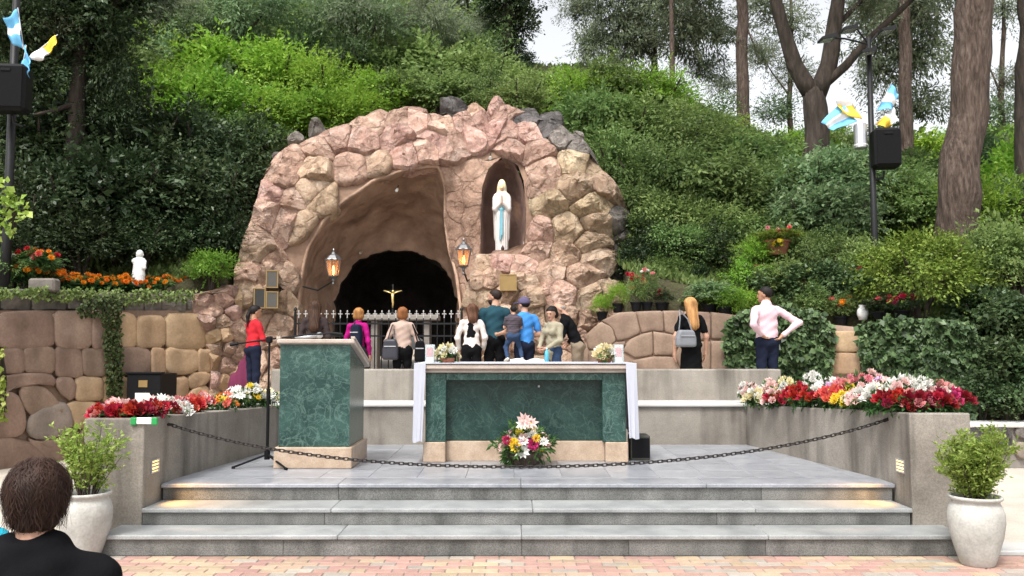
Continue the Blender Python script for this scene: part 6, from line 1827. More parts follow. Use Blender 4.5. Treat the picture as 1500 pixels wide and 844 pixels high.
S_ = [ # left: dark mass
 (40, 330, 14.4, .95, .8, 'dark'), (100, 300, 15.2, 1.15, .95, 'dark'), (175, 290, 15.8, 1.2, 1.0, 'dark'), (250, 285, 16.4, 1.2, 1.0, 'dark'), (320, 290, 16.8, 1.1, .95, 'dark'), (362, 300, 17.3, .7, .8, 'dark'),
 (60, 230, 16.2, 1.3, 1.1, 'dark'), (140, 215, 17.0, 1.3, 1.1, 'dark'), (215, 215, 17.6, 1.3, 1.1, 'dark'), (290, 225, 17.8, 1.2, 1.0, 'dark'), (355, 235, 18.2, 1.0, .9, 'dark'), (120, 355, 14.6, .7, .5, 'dark'), (210, 355, 15.3, .7, .5, 'dark'), (290, 355, 15.9, .65, .5, 'dark'), (330, 345, 16.0, .6, .6, 'dark'), (20, 380, 13.4, .7, .5, 'dark'), (345, 362, 16.2, .45, .5, 'dark'),
 (385, 225, 18.6, .8, .8, 'green'), (330, 215, 18.6, .9, .8, 'green'),
 # left: bright slope
 (225, 150, 20, 1.3, 1.0, 'bright'), (290, 165, 20, 1.3, 1.0, 'bright'), (350, 172, 20, 1.3, 1.0, 'bright'), (410, 182, 20.2, 1.2, .9, 'bright'), (465, 178, 20.6, 1.1, .8, 'bright'), (515, 172, 21, .9, .7, 'bright'), (250, 105, 22.5, 1.5, 1.1, 'bright'), (330, 115, 23, 1.5, 1.1, 'bright'), (410, 125, 23, 1.5, 1.1, 'bright'), (480, 135, 23, 1.3, 1.0, 'bright'), (560, 150, 22, 1.0, .7, 'bright'),
 (170, 120, 21, 1.4, 1.3, 'mid'), (120, 160, 19.5, 1.3, 1.2, 'mid'), (40, 160, 18.5, 1.4, 1.3, 'dark'), (30, 90, 19, 1.5, 1.4, 'dark'), (100, 95, 20, 1.5, 1.4, 'mid'),
 # hill behind the grotto
 (545, 110, 25, 1.5, 1.3, 'mid'), (610, 115, 25, 1.5, 1.2, 'mid'), (670, 120, 25, 1.4, 1.2, 'mid'), (720, 125, 25, 1.2, 1.1, 'mid'), (770, 140, 24, 1.1, .7, 'mid'), (590, 140, 22, .9, .7, 'green'), (650, 140, 22, 1.0, .7, 'mid'), (710, 140, 22, .9, .7, 'green'), (760, 150, 21, .8, .6, 'mid'), (800, 142, 23, .9, .6, 'mid'), (690, 100, 27, 1.4, 1.3, 'green'),
 (500, 70, 28, 2.0, 1.7, 'mid'), (430, 70, 28, 2.0, 1.7, 'mid'), (570, 65, 29, 2.0, 1.7, 'mid'), (640, 72, 29, 1.9, 1.6, 'mid'), (360, 60, 28, 2.0, 1.8, 'mid'), (290, 50, 27, 2.0, 1.8, 'mid'), (220, 55, 26, 1.9, 1.7, 'mid'), (150, 40, 25, 1.9, 1.7, 'mid'), (60, 20, 24, 2.0, 1.8, 'dark'),
 (480, 15, 32, 2.3, 2.2, 'grey'), (400, 10, 32, 2.3, 2.2, 'mid'), (560, 12, 33, 2.3, 2.2, 'grey'), (640, 20, 33, 2.2, 2.0, 'grey'), (320, 0, 31, 2.4, 2.2, 'mid'), (240, -5, 30, 2.4, 2.2, 'mid'), (700, 60, 33, 1.9, 1.8, 'grey'),
 # right of the grotto
 (850, 145, 22, 1.0, .9, 'bright'), (905, 140, 22, 1.3, 1.0, 'green'), (960, 150, 22, 1.3, 1.0, 'bright'), (1020, 195, 22, 1.2, .9, 'green'), (870, 190, 20, 1.1, 1.0, 'green'), (930, 200, 20, 1.3, 1.0, 'green'), (1000, 215, 20, 1.4, 1.1, 'green'), (1070, 252, 20, 1.3, .95, 'green'),
 (900, 250, 18.4, .95, 1.0, 'green'), (955, 270, 18, 1.2, 1.0, 'green'), (1030, 285, 18, 1.3, 1.0, 'green'), (1100, 300, 18, 1.3, 1.0, 'green'), (1155, 300, 18, 1.1, 1.0, 'green'), (930, 320, 17.2, .7, .8, 'green'), (985, 340, 17, .9, .8, 'green'), (1050, 350, 17, 1.0, .8, 'green'), (1115, 365, 16.6, .9, .8, 'green'),
 (965, 378, 16.6, .5, .5, 'dark'), (1010, 390, 16.6, .55, .45, 'dark'), (1065, 395, 16.4, .6, .45, 'dark'), (1165, 380, 15.6, .75, .7, 'green'), (1110, 425, 15.2, .6, .45, 'ivyb'), (1170, 430, 14.8, .7, .5, 'ivyb'), (1225, 425, 14.4, .6, .5, 'ivyb'),
 (1130, 250, 23, 1.1, .9, 'mid'), (1180, 260, 22, 1.1, .9, 'bright'), (1090, 232, 25, 1.1, .8, 'mid'), (1150, 228, 27, 1.2, .8, 'bright'), (1055, 205, 26, 1.0, .8, 'bright'), (1240, 235, 26, 1.3, 1.0, 'mid'), (1300, 240, 25, 1.4, 1.0, 'mid'), (1360, 245, 24, 1.3, 1.0, 'bright'), (1200, 215, 30, 1.3, .9, 'bright'),
 (1200, 275, 16.8, .85, .8, 'light'), (1240, 265, 17.2, .9, .85, 'light'), (1180, 320, 16.2, .75, .7, 'light'), (1230, 325, 16, .8, .7, 'light'), (1215, 385, 15, .65, .6, 'green'),
 (1310, 290, 18, 1.0, .9, 'mid'), (1360, 310, 17, .95, .8, 'mid'), (1330, 270, 19.5, 1.1, .9, 'green'), (1275, 300, 17.5, .9, .9, 'green'), (1450, 320, 16, 1.0, .9, 'bright'), (1490, 280, 18, 1.2, 1.0, 'bright'), (1465, 255, 22, 1.3, 1.0, 'mid'), (1500, 240, 24, 1.3, 1.0, 'bright'), (1400, 225, 28, 1.4, 1.0, 'bright'), (1480, 215, 30, 1.6, 1.0, 'bright'),
 (1440, 390, 14.2, .8, .7, 'green'), (1490, 380, 14, .8, .8, 'mid'), (1270, 390, 14.6, .6, .5, 'mid'),
 (1347, 405, 13.6, .98, .82, 'olive'),
 (1440, 470, 13.2, .65, .55, 'ivyb'), (1485, 480, 12.9, .7, .6, 'ivyb'), (1460, 540, 12.6, .6, .55, 'ivyb'), (1500, 555, 12.5, .6, .6, 'ivyb'), (1435, 575, 12.5, .4, .38, 'ivyb'), (1480, 595, 12.4, .38, .25, 'ivyb'),
 (925, 345, 16.6, .55, .5, 'green'), (955, 360, 16.2, .6, .5, 'dark'), (995, 365, 16.1, .65, .5, 'green'), (1040, 375, 16.0, .65, .5, 'dark'), (1085, 385, 15.8, .6, .5, 'green'), (925, 390, 15.9, .4, .35, 'dark'), (975, 400, 15.8, .45, .35, 'green'), (1015, 410, 15.7, .4, .3, 'dark'), (1100, 410, 15.2, .5, .4, 'bright'), (1145, 415, 14.9, .5, .4, 'mid'), (1075, 445, 14.7, .4, .3, 'bright'), (1040, 440, 15.0, .4, .28, 'mid'), (1195, 445, 14.2, .4, .3, 'mid'), (1290, 440, 13.9, .4, .3, 'mid'),
 (945, 405, 16.3, .4, .35, 'dark'), (1035, 405, 16.2, .45, .3, 'dark'), (1085, 405, 16.0, .45, .35, 'dark'),
 (230, 120, 21.5, 1.0, 1.0, 'sap'), (285, 95, 23, 1.1, 1.1, 'sap'), (370, 95, 24, 1.1, 1.1, 'sap'), (440, 100, 24, 1.0, 1.0, 'sap'), (500, 105, 24, .9, 1.0, 'sap'), (330, 140, 21.5, .8, .7, 'sap'), (540, 80, 27, 1.2, 1.2, 'sap'), (600, 85, 27, 1.1, 1.1, 'sap'), (470, 50, 29, 1.3, 1.3, 'sap'), (400, 40, 29, 1.3, 1.3, 'sap'), (310, 45, 28, 1.3, 1.3, 'sap'), (670, 95, 27, 1.0, 1.0, 'sap'), (190, 75, 24, 1.2, 1.2, 'sap'), (720, 105, 26, .8, .9, 'sap'), (1440, 250, 19, .9, .9, 'sap'), (1475, 330, 16, .7, .7, 'sap'), (560, 40, 31, 1.4, 1.3, 'sap'),
 (310, 393, 15.2, .38, .35, 'bright'), (8, 395, 12.9, .5, .35, 'green'),
]
for a in S_: shrub(*a)

# ground cover over the hill
n = 90000
u = gr.random(n) * 1.5 - .75; tt = gr.random(n) ** 1.4 * 18 + .1
uw = np.interp(u, [-1.6, -.60, -.325, -.31, .12, .13, .26, .537, .66, 1.6], [11.0, 12.25, 15.9, 19.0, 19.0, 15.3, 14.75, 13.2, 12.9, 12.0])
Yg = uw + tt; Xg = u * Yg
Zg = np.array([HILL(float(x), float(y)) for x, y in zip(Xg, Yg)])
C = np.stack([Xg, Yg, Zg - .02], 1)
D = gr.normal(size=(n, 3)) * .6; D[:, 2] = .7 + .5 * gr.random(n)
Nn = gr.normal(size=(n, 3)); Nn[:, 2] += .5
L_ = .10 + .12 * gr.random(n)
V, F = leaf_arrays(C, D, Nn, L_, L_ * .5)
gcv = obj('ground_cover', mdata('ground_cover', V, F, M['lf_mid'], var=gr.random(n)))
tag(gcv, 'low leafy ground cover spread over the whole hillside', 'ground cover', kind='stuff')

# ------------------------------------------------------------------ trees
def tree(label, limbs, crowns, bark='bark', group=None, Yb=None, n=12):
    """limbs: lists of (px, py, Y, width in m); the first starts at the ground"""
    p0 = limbs[0][0]; b = Vector(P(p0[0], p0[1], p0[2])); zg = HILL(b.x, b.y) - .25
    t = empty('tree', (b.x, b.y, zg)); tag(t, label, 'tree', group)
    base = Vector((b.x, b.y, zg))
    for i, lb in enumerate(limbs):
        pts = [Vector(P(q[0], q[1], q[2])) - base for q in lb]; rad = [q[3] / 2 for q in lb]
        if i == 0 and pts[0].z > .3:
            pts.insert(0, Vector((pts[0].x, pts[0].y, 0))); rad.insert(0, rad[0] * 1.25)
        # subdivide with slight irregularity
        pp, rr = [], []
        for k in range(len(pts) - 1):
            m_ = max(2, int((pts[k + 1] - pts[k]).length / .35))
            for j in range(m_):
                f = j / m_; q = pts[k].lerp(pts[k + 1], f)
                w_ = rad[k] + (rad[k + 1] - rad[k]) * f
                pp.append(q + Vector((mnoise.noise(q * .9 + base), mnoise.noise(q * .9 - base), 0)) * w_ * .5); rr.append(w_ * (1 + .10 * mnoise.noise(q * 2.3)))
        pp.append(pts[-1]); rr.append(rad[-1])
        MB().tube(pp, rr, n).build('trunk' if i == 0 else 'limb', M[bark], t, smooth=True)
    for (px, py, Y, rx, rz, kind) in crowns:
        c = Vector(P(px, py, Y)) - base
        k = cnt_k.get('t' + kind, 0); cnt_k['t' + kind] = k + 1
        obj('crown', PR[kind][k % len(PR[kind])], t, loc=tuple(c), rot=(random.uniform(-.3, .3), random.uniform(-.3, .3), random.uniform(0, 6.28)), scale=(rx, rx, rz))
tree('tall thick trunked tree with furrowed reddish bark behind the round bush', [[(1400, 345, 15, .70), (1412, 200, 15, .66), (1426, 20, 15, .62), (1438, -160, 15, .55), (1445, -400, 15.5, .3)], [(1430, -60, 15, .3), (1380, -170, 15.5, .18), (1330, -260, 16, .08)], [(1436, -110, 15, .28), (1500, -220, 15.3, .16), (1560, -300, 15.6, .07)]],
     [(1420, -330, 15.6, 2.2, 1.6, 'grey'), (1330, -260, 16, 1.6, 1.2, 'grey'), (1550, -300, 15.6, 1.6, 1.2, 'grey')])
tree('forked tree with a dark twisted trunk behind the lamp post', [[(1197, 240, 19, .58), (1194, 160, 19, .54), (1193, 138, 19, .50), (1196, 118, 19, .22)], [(1192, 142, 19, .42), (1166, 95, 19, .36), (1146, 40, 19, .30), (1128, -30, 19, .24), (1110, -120, 19, .14)], [(1196, 140, 19, .46), (1212, 95, 19, .40), (1224, 30, 19, .34), (1236, -60, 19, .26), (1250, -160, 19, .1)], [(1205, 125, 19, .24), (1238, 96, 18.8, .2), (1268, 62, 18.6, .17), (1322, 12, 18.4, .12), (1380, -40, 18.2, .06)], [(1160, 90, 19, .16), (1186, 120, 19.0, .16)], [(1224, 40, 19, .14), (1262, 0, 19.3, .10), (1290, -50, 19.5, .05)]],
     [(1120, -90, 19, 1.5, 1.1, 'grey'), (1250, -110, 19, 1.6, 1.2, 'grey'), (1380, -60, 18.2, 1.3, 1.0, 'grey'), (1270, 15, 19.5, .55, .5, 'grey')], bark='bark_dark')
tree('straight tree with a slim dark trunk against the bright sky', [[(1090, 200, 26, .42), (1088, 100, 26, .38), (1085, -20, 26, .34), (1082, -140, 26, .2)], [(1086, 20, 26, .08), (1108, 75, 25.8, .03)]], [(1085, -110, 26, 2.0, 1.5, 'grey'), (1104, 72, 26, .45, .4, 'grey'), (1060, 55, 26.5, .6, .5, 'grey')], bark='bark')
tree('slender grey tree rising behind the deep green shrubs', [[(985, 135, 26, .18), (984, 40, 26, .15), (982, -60, 26, .1)]], [(1000, 55, 27, 1.3, 1.6, 'grey'), (1035, 40, 28, 1.3, 1.5, 'grey'), (1010, -20, 27, 1.6, 1.2, 'grey'), (1030, 105, 28, .9, .8, 'grey')])
tree('airy grey green tree beside the gap of sky above the grotto', [[(960, 140, 29, .26), (958, 70, 29, .22), (962, 0, 29, .15)], [(958, 90, 29, .12), (935, 50, 29, .08), (905, 20, 29, .04)]], [(905, 40, 29, 1.6, 1.8, 'grey'), (870, 75, 29, 1.0, 1.1, 'grey'), (935, 70, 29, 1.3, 1.5, 'grey'), (960, 5, 29, 1.8, 1.5, 'grey'), (900, -15, 29, 1.6, 1.2, 'grey'), (850, 15, 30, .8, .8, 'grey')], bark='bark_dark')
tree('dim slender tree standing between the forked tree and the thick trunk', [[(1327, 220, 23, .36), (1326, 100, 23, .34), (1324, -20, 23, .28), (1322, -120, 23, .18)]], [(1320, 40, 24, 1.4, 1.6, 'grey'), (1355, 90, 24, 1.2, 1.4, 'grey'), (1300, 110, 24.5, 1.1, 1.2, 'grey'), (1360, 10, 24, 1.4, 1.3, 'grey'), (1290, 20, 25, 1.3, 1.4, 'grey'), (1350, 160, 24, 1.1, .9, 'grey')])
tree('dark trunk at the edge of the ramp wall bank', [[(1504, 330, 16, .42), (1506, 100, 16, .40), (1508, -80, 16, .34), (1510, -300, 16, .2)]], [(1520, -280, 16, 1.8, 1.4, 'grey')], bark='bark_dark')
tree('spreading dark tree with crooked limbs on the hilltop behind the grotto', [[(640, 125, 29, .40), (638, 90, 29, .36), (640, 72, 29, .36)], [(640, 80, 29, .26), (668, 62, 29, .22), (700, 35, 29, .18), (725, 5, 29, .14), (745, -40, 29, .08)], [(638, 80, 29, .22), (618, 55, 29, .16), (600, 20, 29, .12), (590, -30, 29, .07)], [(690, 42, 29, .12), (686, 10, 29, .09), (680, -30, 29, .05)]], [(690, -10, 29, 1.5, 1.1, 'grey'), (610, -10, 29, 1.5, 1.2, 'grey'), (740, -20, 29, 1.3, 1.0, 'grey')], bark='bark_dark')
tree('dark dense tree at the edge of the sky gap above the grotto', [[(738, 125, 27, .44), (740, 60, 27, .40), (744, 0, 27, .3), (748, -60, 27, .2)], [(742, 40, 27, .18), (765, 10, 27, .1), (785, -20, 27, .05)]], [(735, 75, 27.4, .8, 1.0, 'dark'), (752, 35, 27.2, .75, .9, 'dark'), (740, 0, 27, 1.0, .9, 'dark'), (715, 55, 27.6, .8, 1.0, 'grey'), (765, 95, 27, .5, .5, 'dark')], bark='bark_dark')
tree('dark tree with drooping foliage standing behind the lamp post and marigolds', [[(100, 300, 15.8, .34), (112, 150, 15.8, .30), (124, 0, 15.8, .25), (130, -140, 15.8, .15)], [(112, 150, 15.8, .12), (80, 162, 15.4, .08), (50, 168, 15, .04)], [(120, 60, 15.8, .14), (160, 20, 15.8, .10), (190, -30, 15.8, .05)]], [(150, 40, 15.9, .8, .9, 'dark'), (165, 110, 15.9, .5, .8, 'dark'), (110, 0, 15.9, 1.0, .9, 'dark'), (170, -20, 15.9, .9, .8, 'dark'), (60, 20, 15.6, .8, .8, 'dark'), (120, 90, 15.9, .5, .6, 'dark'), (165, 170, 15.9, .4, .6, 'dark'), (40, 110, 15.4, .7, .6, 'dark'), (80, 60, 15.6, .6, .6, 'grey'), (15, 40, 15.0, .8, .8, 'dark')], bark='bark_dark')
tree('thin grey tree on the upper hillside above the bright shrubs', [[(465, 70, 31, .24), (462, 20, 31, .2), (460, -40, 31, .14)]], [(460, 0, 31, 1.7, 1.4, 'grey'), (430, -20, 31, 1.6, 1.3, 'grey')], bark='bark_dark')
tree('pale feathery tree on the upper hillside near the drooping tree', [[(300, 60, 30, .26), (303, 0, 30, .22), (305, -60, 30, .14)]], [(300, 10, 30, 1.8, 1.5, 'light'), (340, -15, 30, 1.7, 1.4, 'grey'), (255, -10, 30, 1.6, 1.4, 'mid')], bark='bark_dark')

tree('loose pale tree rising out of the bright slope', [[(355, 140, 23.5, .20), (352, 80, 23.5, .17), (348, 20, 23.5, .12), (345, -40, 23.5, .06)], [(352, 90, 23.5, .09), (325, 55, 23.4, .06), (300, 30, 23.3, .03)], [(350, 60, 23.5, .09), (378, 30, 23.5, .06), (400, 0, 23.5, .03)]], [(345, 20, 23.5, 1.1, 1.2, 'airyl'), (300, 40, 23.3, .9, .8, 'airyl'), (395, 15, 23.5, 1.0, .9, 'airyl'), (350, 70, 23.5, .7, .7, 'airyl')], bark='bark_dark')
tree('feathery grey tree above the bright slope near the dark evergreens', [[(250, 130, 22.5, .20), (248, 70, 22.5, .17), (244, 0, 22.5, .11)], [(248, 80, 22.5, .09), (222, 40, 22.4, .05), (208, 10, 22.4, .03)]], [(240, 20, 22.5, 1.1, 1.1, 'airy'), (205, 30, 22.4, .9, .9, 'airyl'), (270, 50, 22.5, .8, .7, 'airyl'), (225, 85, 22.5, .6, .6, 'airyl')], bark='bark_dark')
tree('thin bushy tree with fine stems behind the grotto, next to the bright slope', [[(520, 140, 24, .18), (518, 80, 24, .15), (522, 10, 24, .10)], [(518, 90, 24, .08), (545, 50, 24, .05), (560, 15, 24, .03)], [(519, 70, 24, .08), (495, 35, 24, .05), (480, 0, 24, .03)]], [(520, 25, 24, 1.1, 1.2, 'airy'), (560, 35, 24, .9, .9, 'airyl'), (482, 25, 24, .9, 1.0, 'airyl'), (525, 85, 24, .7, .6, 'airyl')], bark='bark_dark')
tree('spindly grey tree behind the middle of the grotto', [[(600, 150, 25, .18), (603, 90, 25, .15), (598, 20, 25, .10)], [(603, 95, 25, .08), (625, 60, 25, .05), (640, 30, 25, .03)]], [(598, 40, 25, 1.0, 1.1, 'airy'), (645, 40, 25, .9, .9, 'airy'), (615, 90, 25, .6, .5, 'airyl'), (670, 60, 26, .8, .8, 'airy')], bark='bark_dark')
tree('hazy thin canopied tree against the sky behind the forked tree', [[(1158, 235, 32, .24), (1156, 150, 32, .20), (1160, 60, 32, .15), (1158, -20, 32, .10)], [(1156, 140, 32, .08), (1130, 105, 32, .05), (1115, 80, 32, .03)], [(1158, 110, 32, .08), (1178, 80, 32, .05)]], [(1150, 40, 32, 1.3, 1.2, 'airy'), (1115, 90, 32, 1.0, .8, 'airy'), (1165, 110, 32, .9, .8, 'airy'), (1140, 165, 32, 1.1, .8, 'airyl'), (1060, 130, 33, .9, .7, 'airy'), (1120, 10, 32, 1.2, .9, 'airy')], bark='bark')
tree('hazy tree in the gap between the thick trunk and the ramp bank', [[(1468, 250, 26, .22), (1466, 150, 26, .18), (1470, 40, 26, .12), (1470, -40, 26, .06)], [(1467, 140, 26, .08), (1450, 100, 26, .05)]], [(1466, 170, 26, .9, .8, 'airyl'), (1480, 120, 26, .7, .6, 'airy'), (1470, 20, 26, .9, .8, 'airy'), (1450, 200, 26, .9, .6, 'airyl')], bark='bark')

# ------------------------------------------------------------------ climbing plants
def climber(name, label, poly, Yf, n, thick, leaf, mat, droop=.8, seed=0, cat='ivy'):
    r = np.random.default_rng(seed)
    xs = [p[0] for p in poly]; ys = [p[1] for p in poly]
    t = empty(name, P(sum(xs) / len(xs), max(ys), Yf(sum(xs) / len(xs), max(ys)) - .05)); tag(t, label, cat)
    base = np.array(t.location)
    C = []
    while len(C) < n:
        x, y = r.uniform(min(xs), max(xs)), r.uniform(min(ys), max(ys))
        if not inside(poly, x, y): continue
        lump = .5 + .5 * mnoise.noise(Vector((x * .045, y * .045, seed)))
        if r.random() > .25 + 1.1 * lump: continue
        C.append(np.array(P(x, y, Yf(x, y) - .03 - thick * lump * r.random() ** .5)) - base)
    C = np.array(C); m_ = len(C)
    D = r.normal(size=(m_, 3)) * .55; D[:, 2] -= droop; D[:, 1] -= .35
    Nn = r.normal(size=(m_, 3)) * .45; Nn[:, 1] -= .9; Nn[:, 2] += .5
    L_ = leaf * (.6 + .8 * r.random(m_))
    V, F = leaf_arrays(C, D, Nn, L_, L_ * .8)
    obj('foliage', mdata('foliage', V, F, mat, var=r.random(m_)), t)
    st_ = MB()
    for i in range(12):
        x = r.uniform(min(xs), max(xs)); pp = []
        for y in np.linspace(min(ys), max(ys), 7):
            x += r.normal() * 5
            if inside(poly, x, y): pp.append(tuple(np.array(P(x, y, Yf(x, y) - .02)) - base))
        if len(pp) > 2: st_.tube(pp, .012, 5)
    if st_.V: st_.build('stem', M['bark_dark'], t)
climber('ivy', 'dense dark ivy covering the wall beside the man in pink', [(1066, 470), (1090, 452), (1150, 448), (1200, 455), (1222, 490), (1216, 545), (1190, 560), (1072, 555), (1060, 520)], lambda x, y: YR(x, y) - .05, 4200, .35, .10, M['lf_ivy'], seed=3)
climber('ivy', 'ivy spilling over the tan wall below the round bush', [(1256, 475), (1300, 464), (1360, 466), (1425, 472), (1440, 540), (1425, 620), (1330, 625), (1270, 590), (1262, 520)], lambda x, y: YR(x, y) - .05, 6500, .40, .10, M['lf_ivy'], seed=4)
climber('vine', 'narrow leafy vine hanging down the block wall', [(112, 452), (130, 436), (172, 430), (180, 448), (178, 480), (180, 540), (178, 588), (158, 590), (156, 520), (150, 465), (118, 462)], lambda x, y: YL(x, y) - .12, 1500, .16, .055, leaf_mat('leaf_vine', [(.03, .055, .015), (.07, .11, .03), (.15, .2, .07)], trans=.3), seed=5, cat='vine')
climber('vine', 'low trailing plant softening the top of the dark coping', [(-20, 424), (60, 420), (150, 424), (300, 424), (304, 446), (240, 440), (190, 448), (140, 436), (80, 442), (30, 434), (-20, 440)], lambda x, y: YL(x, y) + .0, 1100, .16, .06, M['lf_mid'], droop=.5, seed=12, cat='vine')
climber('vine', 'pale thin sprigs in front of the lamp post behind the marigolds', [(-20, 270), (10, 262), (36, 300), (46, 312), (20, 330), (30, 345), (-20, 350)], lambda x, y: 11.8, 160, .2, .10, M['lf_yellow'], droop=-.2, seed=6, cat='vine')
climber('vine', 'pale thin leaves trailing down the block wall edge', [(-10, 500), (6, 505), (10, 560), (12, 600), (4, 625), (-10, 600)], lambda x, y: 11.6, 130, .2, .07, M['lf_yellow'], seed=8, cat='vine')

# ------------------------------------------------------------------ flowers
def petal_mat(name, c, d=.75):
    return leaf_mat(name, [tuple(x * d for x in c), c, tuple(min(.95, x * 1.18 + .02) for x in c)], trans=.25, rough=.6, rnd=.12)
PC = {'red': (.42, .012, .022), 'dkred': (.20, .005, .018), 'white': (.74, .73, .68), 'pink': (.66, .24, .25), 'pale': (.74, .50, .47), 'yellow': (.80, .62, .05), 'cream': (.74, .66, .40), 'coral': (.70, .10, .09), 'lilac': (.50, .30, .50), 'orange': (.80, .24, .012), 'magenta': (.45, .03, .12)}
PM = {k: petal_mat('petal_' + k, c) for k, c in PC.items()}
fr_ = np.random.default_rng(5)
def bloom_mesh(mat, style):
    C = []; D = []; N_ = []; L_ = []; W_ = []
    if style == 'rose': layers = [(.018, .75, 6, .040, .040), (.012, .45, 5, .034, .036), (.005, .2, 4, .028, .03)]
    elif style == 'daisy': layers = [(.004, 1.25, 9, .045, .020), (.004, .8, 5, .03, .016)]
    else: layers = [(.004, 1.5, 11, .036, .018), (.006, 1.0, 10, .036, .018), (.008, .55, 8, .034, .018), (.008, .2, 5, .03, .016)]
    for (r0, tl, n_, ln, wd) in layers:
        ph = fr_.random() * 6
        for k in range(n_):
            a = ph + 6.283 * k / n_
            dd = np.array([math.cos(a) * math.sin(tl), math.sin(a) * math.sin(tl), math.cos(tl)])
            C.append([r0 * math.cos(a), r0 * math.sin(a), 0]); D.append(dd); N_.append([-math.cos(a) * math.cos(tl), -math.sin(a) * math.cos(tl), math.sin(tl)]); L_.append(ln * (.85 + .3 * fr_.random())); W_.append(wd)
    V, F = leaf_arrays(np.array(C), np.array(D), np.array(N_, float), L_, W_, fold=-.25)
    return mdata('bloom', V, F, mat, var=fr_.random(len(F)))
BL = {(k, s_): bloom_mesh(PM[k], s_) for k in PC for s_ in ('rose', 'daisy', 'mum')}
V, F, var, cc = foliage_cloud(fr_, (1, 1, .7), 26, 14, .42, clump=.4, shell=.4, aspect=.35, up=.2)
FOL = mdata('foliage', V, F, M['lf_flower'], var=var)
def bouquet(label, loc, rad, hgt_, cols, n_, style, group=None, name='bouquet', size=1.0, tilt=0.0, foliage=True, front=True, cat='bouquet'):
    t = empty(name, loc); tag(t, label, cat, group)
    if foliage: obj('foliage', FOL, t, loc=(0, 0, hgt_ * .42), rot=(0, 0, random.uniform(0, 6)), scale=(rad * .9, rad * .9, hgt_ * .62))
    for k in range(n_):
        f = (k + .5) / n_
        a = k * 2.39996 + random.uniform(-.3, .3); rr = math.sqrt(f)
        th = rr * 1.35
        x, y, z = rad * math.sin(th) * math.cos(a), rad * math.sin(th) * math.sin(a), hgt_ * (.30 + .70 * math.cos(th) ** .8)
        if front and y > rad * .45: y = -y * .6
        nrm = Vector((x / rad, y / rad - .35, .75)).normalized()
        q = nrm.to_track_quat('Z', 'Y').to_euler()
        c_ = random.choice(cols); s_ = size * random.uniform(.8, 1.25)
        o = obj('bloom', BL[(c_, style if isinstance(style, str) else random.choice(style))], t, loc=(x + random.uniform(-.015, .015), y, z + random.uniform(-.03, .03)), rot=tuple(q), scale=s_)
    return t
def ztop_r(x, y): return float(np.interp(y, [7.4, 7.9, 10.9], [1.11, 1.09, .95]))
def ztop_l(x, y): return float(np.interp(y, [7.4, 7.9, 10.9], [1.065, 1.05, .95]))
grpR = 'bouquets heaped on the planter'
RB = [ # px, extra depth, colours, blooms, height, style, label
 (1096, .35, ['pale', 'white'], 12, .30, 'mum', 'bouquet of pale pink and white flowers at the parapet end of the planter'),
 (1108, .10, ['white', 'cream'], 12, .22, 'rose', 'low bouquet of white and cream roses next to the white ledge'),
 (1128, .35, ['white', 'pale'], 13, .32, 'rose', 'bouquet of white roses with a blush of pink behind red ones'),
 (1150, .40, ['cream', 'white'], 12, .33, 'mum', 'bouquet of cream and white chrysanthemums behind red roses'),
 (1136, .08, ['red', 'red', 'pale'], 15, .20, 'rose', 'bouquet of red roses dotted with pale pink'),
 (1166, .10, ['red'], 16, .22, 'rose', 'bouquet of plain bright red roses on the planter edge'),
 (1190, .10, ['red', 'red', 'white'], 15, .22, 'rose', 'bouquet of red roses with one or two white ones'),
 (1186, .45, ['white'], 13, .34, 'mum', 'tall bouquet of white chrysanthemums behind the red roses'),
 (1214, .10, ['coral'], 15, .20, 'rose', 'bouquet of coral roses beside yellow flowers'),
 (1212, .50, ['white', 'lilac'], 12, .30, 'daisy', 'bouquet of white and lilac daisies behind coral roses'),
 (1237, .10, ['yellow', 'yellow', 'cream'], 12, .20, 'mum', 'bouquet of yellow chrysanthemums on the planter edge'),
 (1240, .50, ['pink', 'yellow'], 14, .33, 'rose', 'tall bouquet of pink roses with yellow flowers'),
 (1262, .12, ['pale', 'white', 'red'], 12, .20, 'rose', 'mixed bouquet of white, blush and red roses'),
 (1266, .50, ['pale', 'pink'], 13, .34, 'mum', 'tall bouquet of blush pink chrysanthemums'),
 (1287, .12, ['cream', 'white'], 13, .21, 'rose', 'bouquet of cream roses in the middle of the planter edge'),
 (1290, .45, ['lilac', 'white', 'pale'], 13, .34, 'daisy', 'tall bouquet of lilac and white daisies'),
 (1308, .10, ['dkred', 'red'], 15, .19, 'rose', 'bouquet of dark red roses next to cream roses'),
 (1316, .40, ['white', 'white', 'pale'], 14, .33, 'rose', 'tall bouquet of white roses with spikes above them'),
 (1338, .14, ['dkred', 'pink'], 15, .18, 'rose', 'bouquet of dark red roses with a pink one'),
 (1342, .45, ['white'], 14, .30, 'mum', 'bouquet of pure white chrysanthemums near the planter corner'),
 (1366, .40, ['pink', 'pale'], 14, .27, 'rose', 'bouquet of pink and blush roses near the planter corner'),
 (1370, .12, ['dkred', 'dkred', 'red'], 16, .17, 'rose', 'bouquet of very dark red roses at the planter corner'),
 (1392, .25, ['dkred', 'magenta'], 15, .22, 'rose', 'bouquet of dark crimson roses at the outer planter corner')]
for (px, dd, cols, n_, hh, sty, lb) in RB:
    Yb = 10.7 - (px - 1088) / 234 * 3.2 if px < 1318 else 7.55
    Yb += dd
    x = at(px, Yb)
    bouquet(lb, (x, Yb, ztop_r(x, Yb) - .02), random.uniform(.13, .18), hh * random.uniform(.8, 1.15), cols, n_ + 6, sty, grpR, size=1.15)
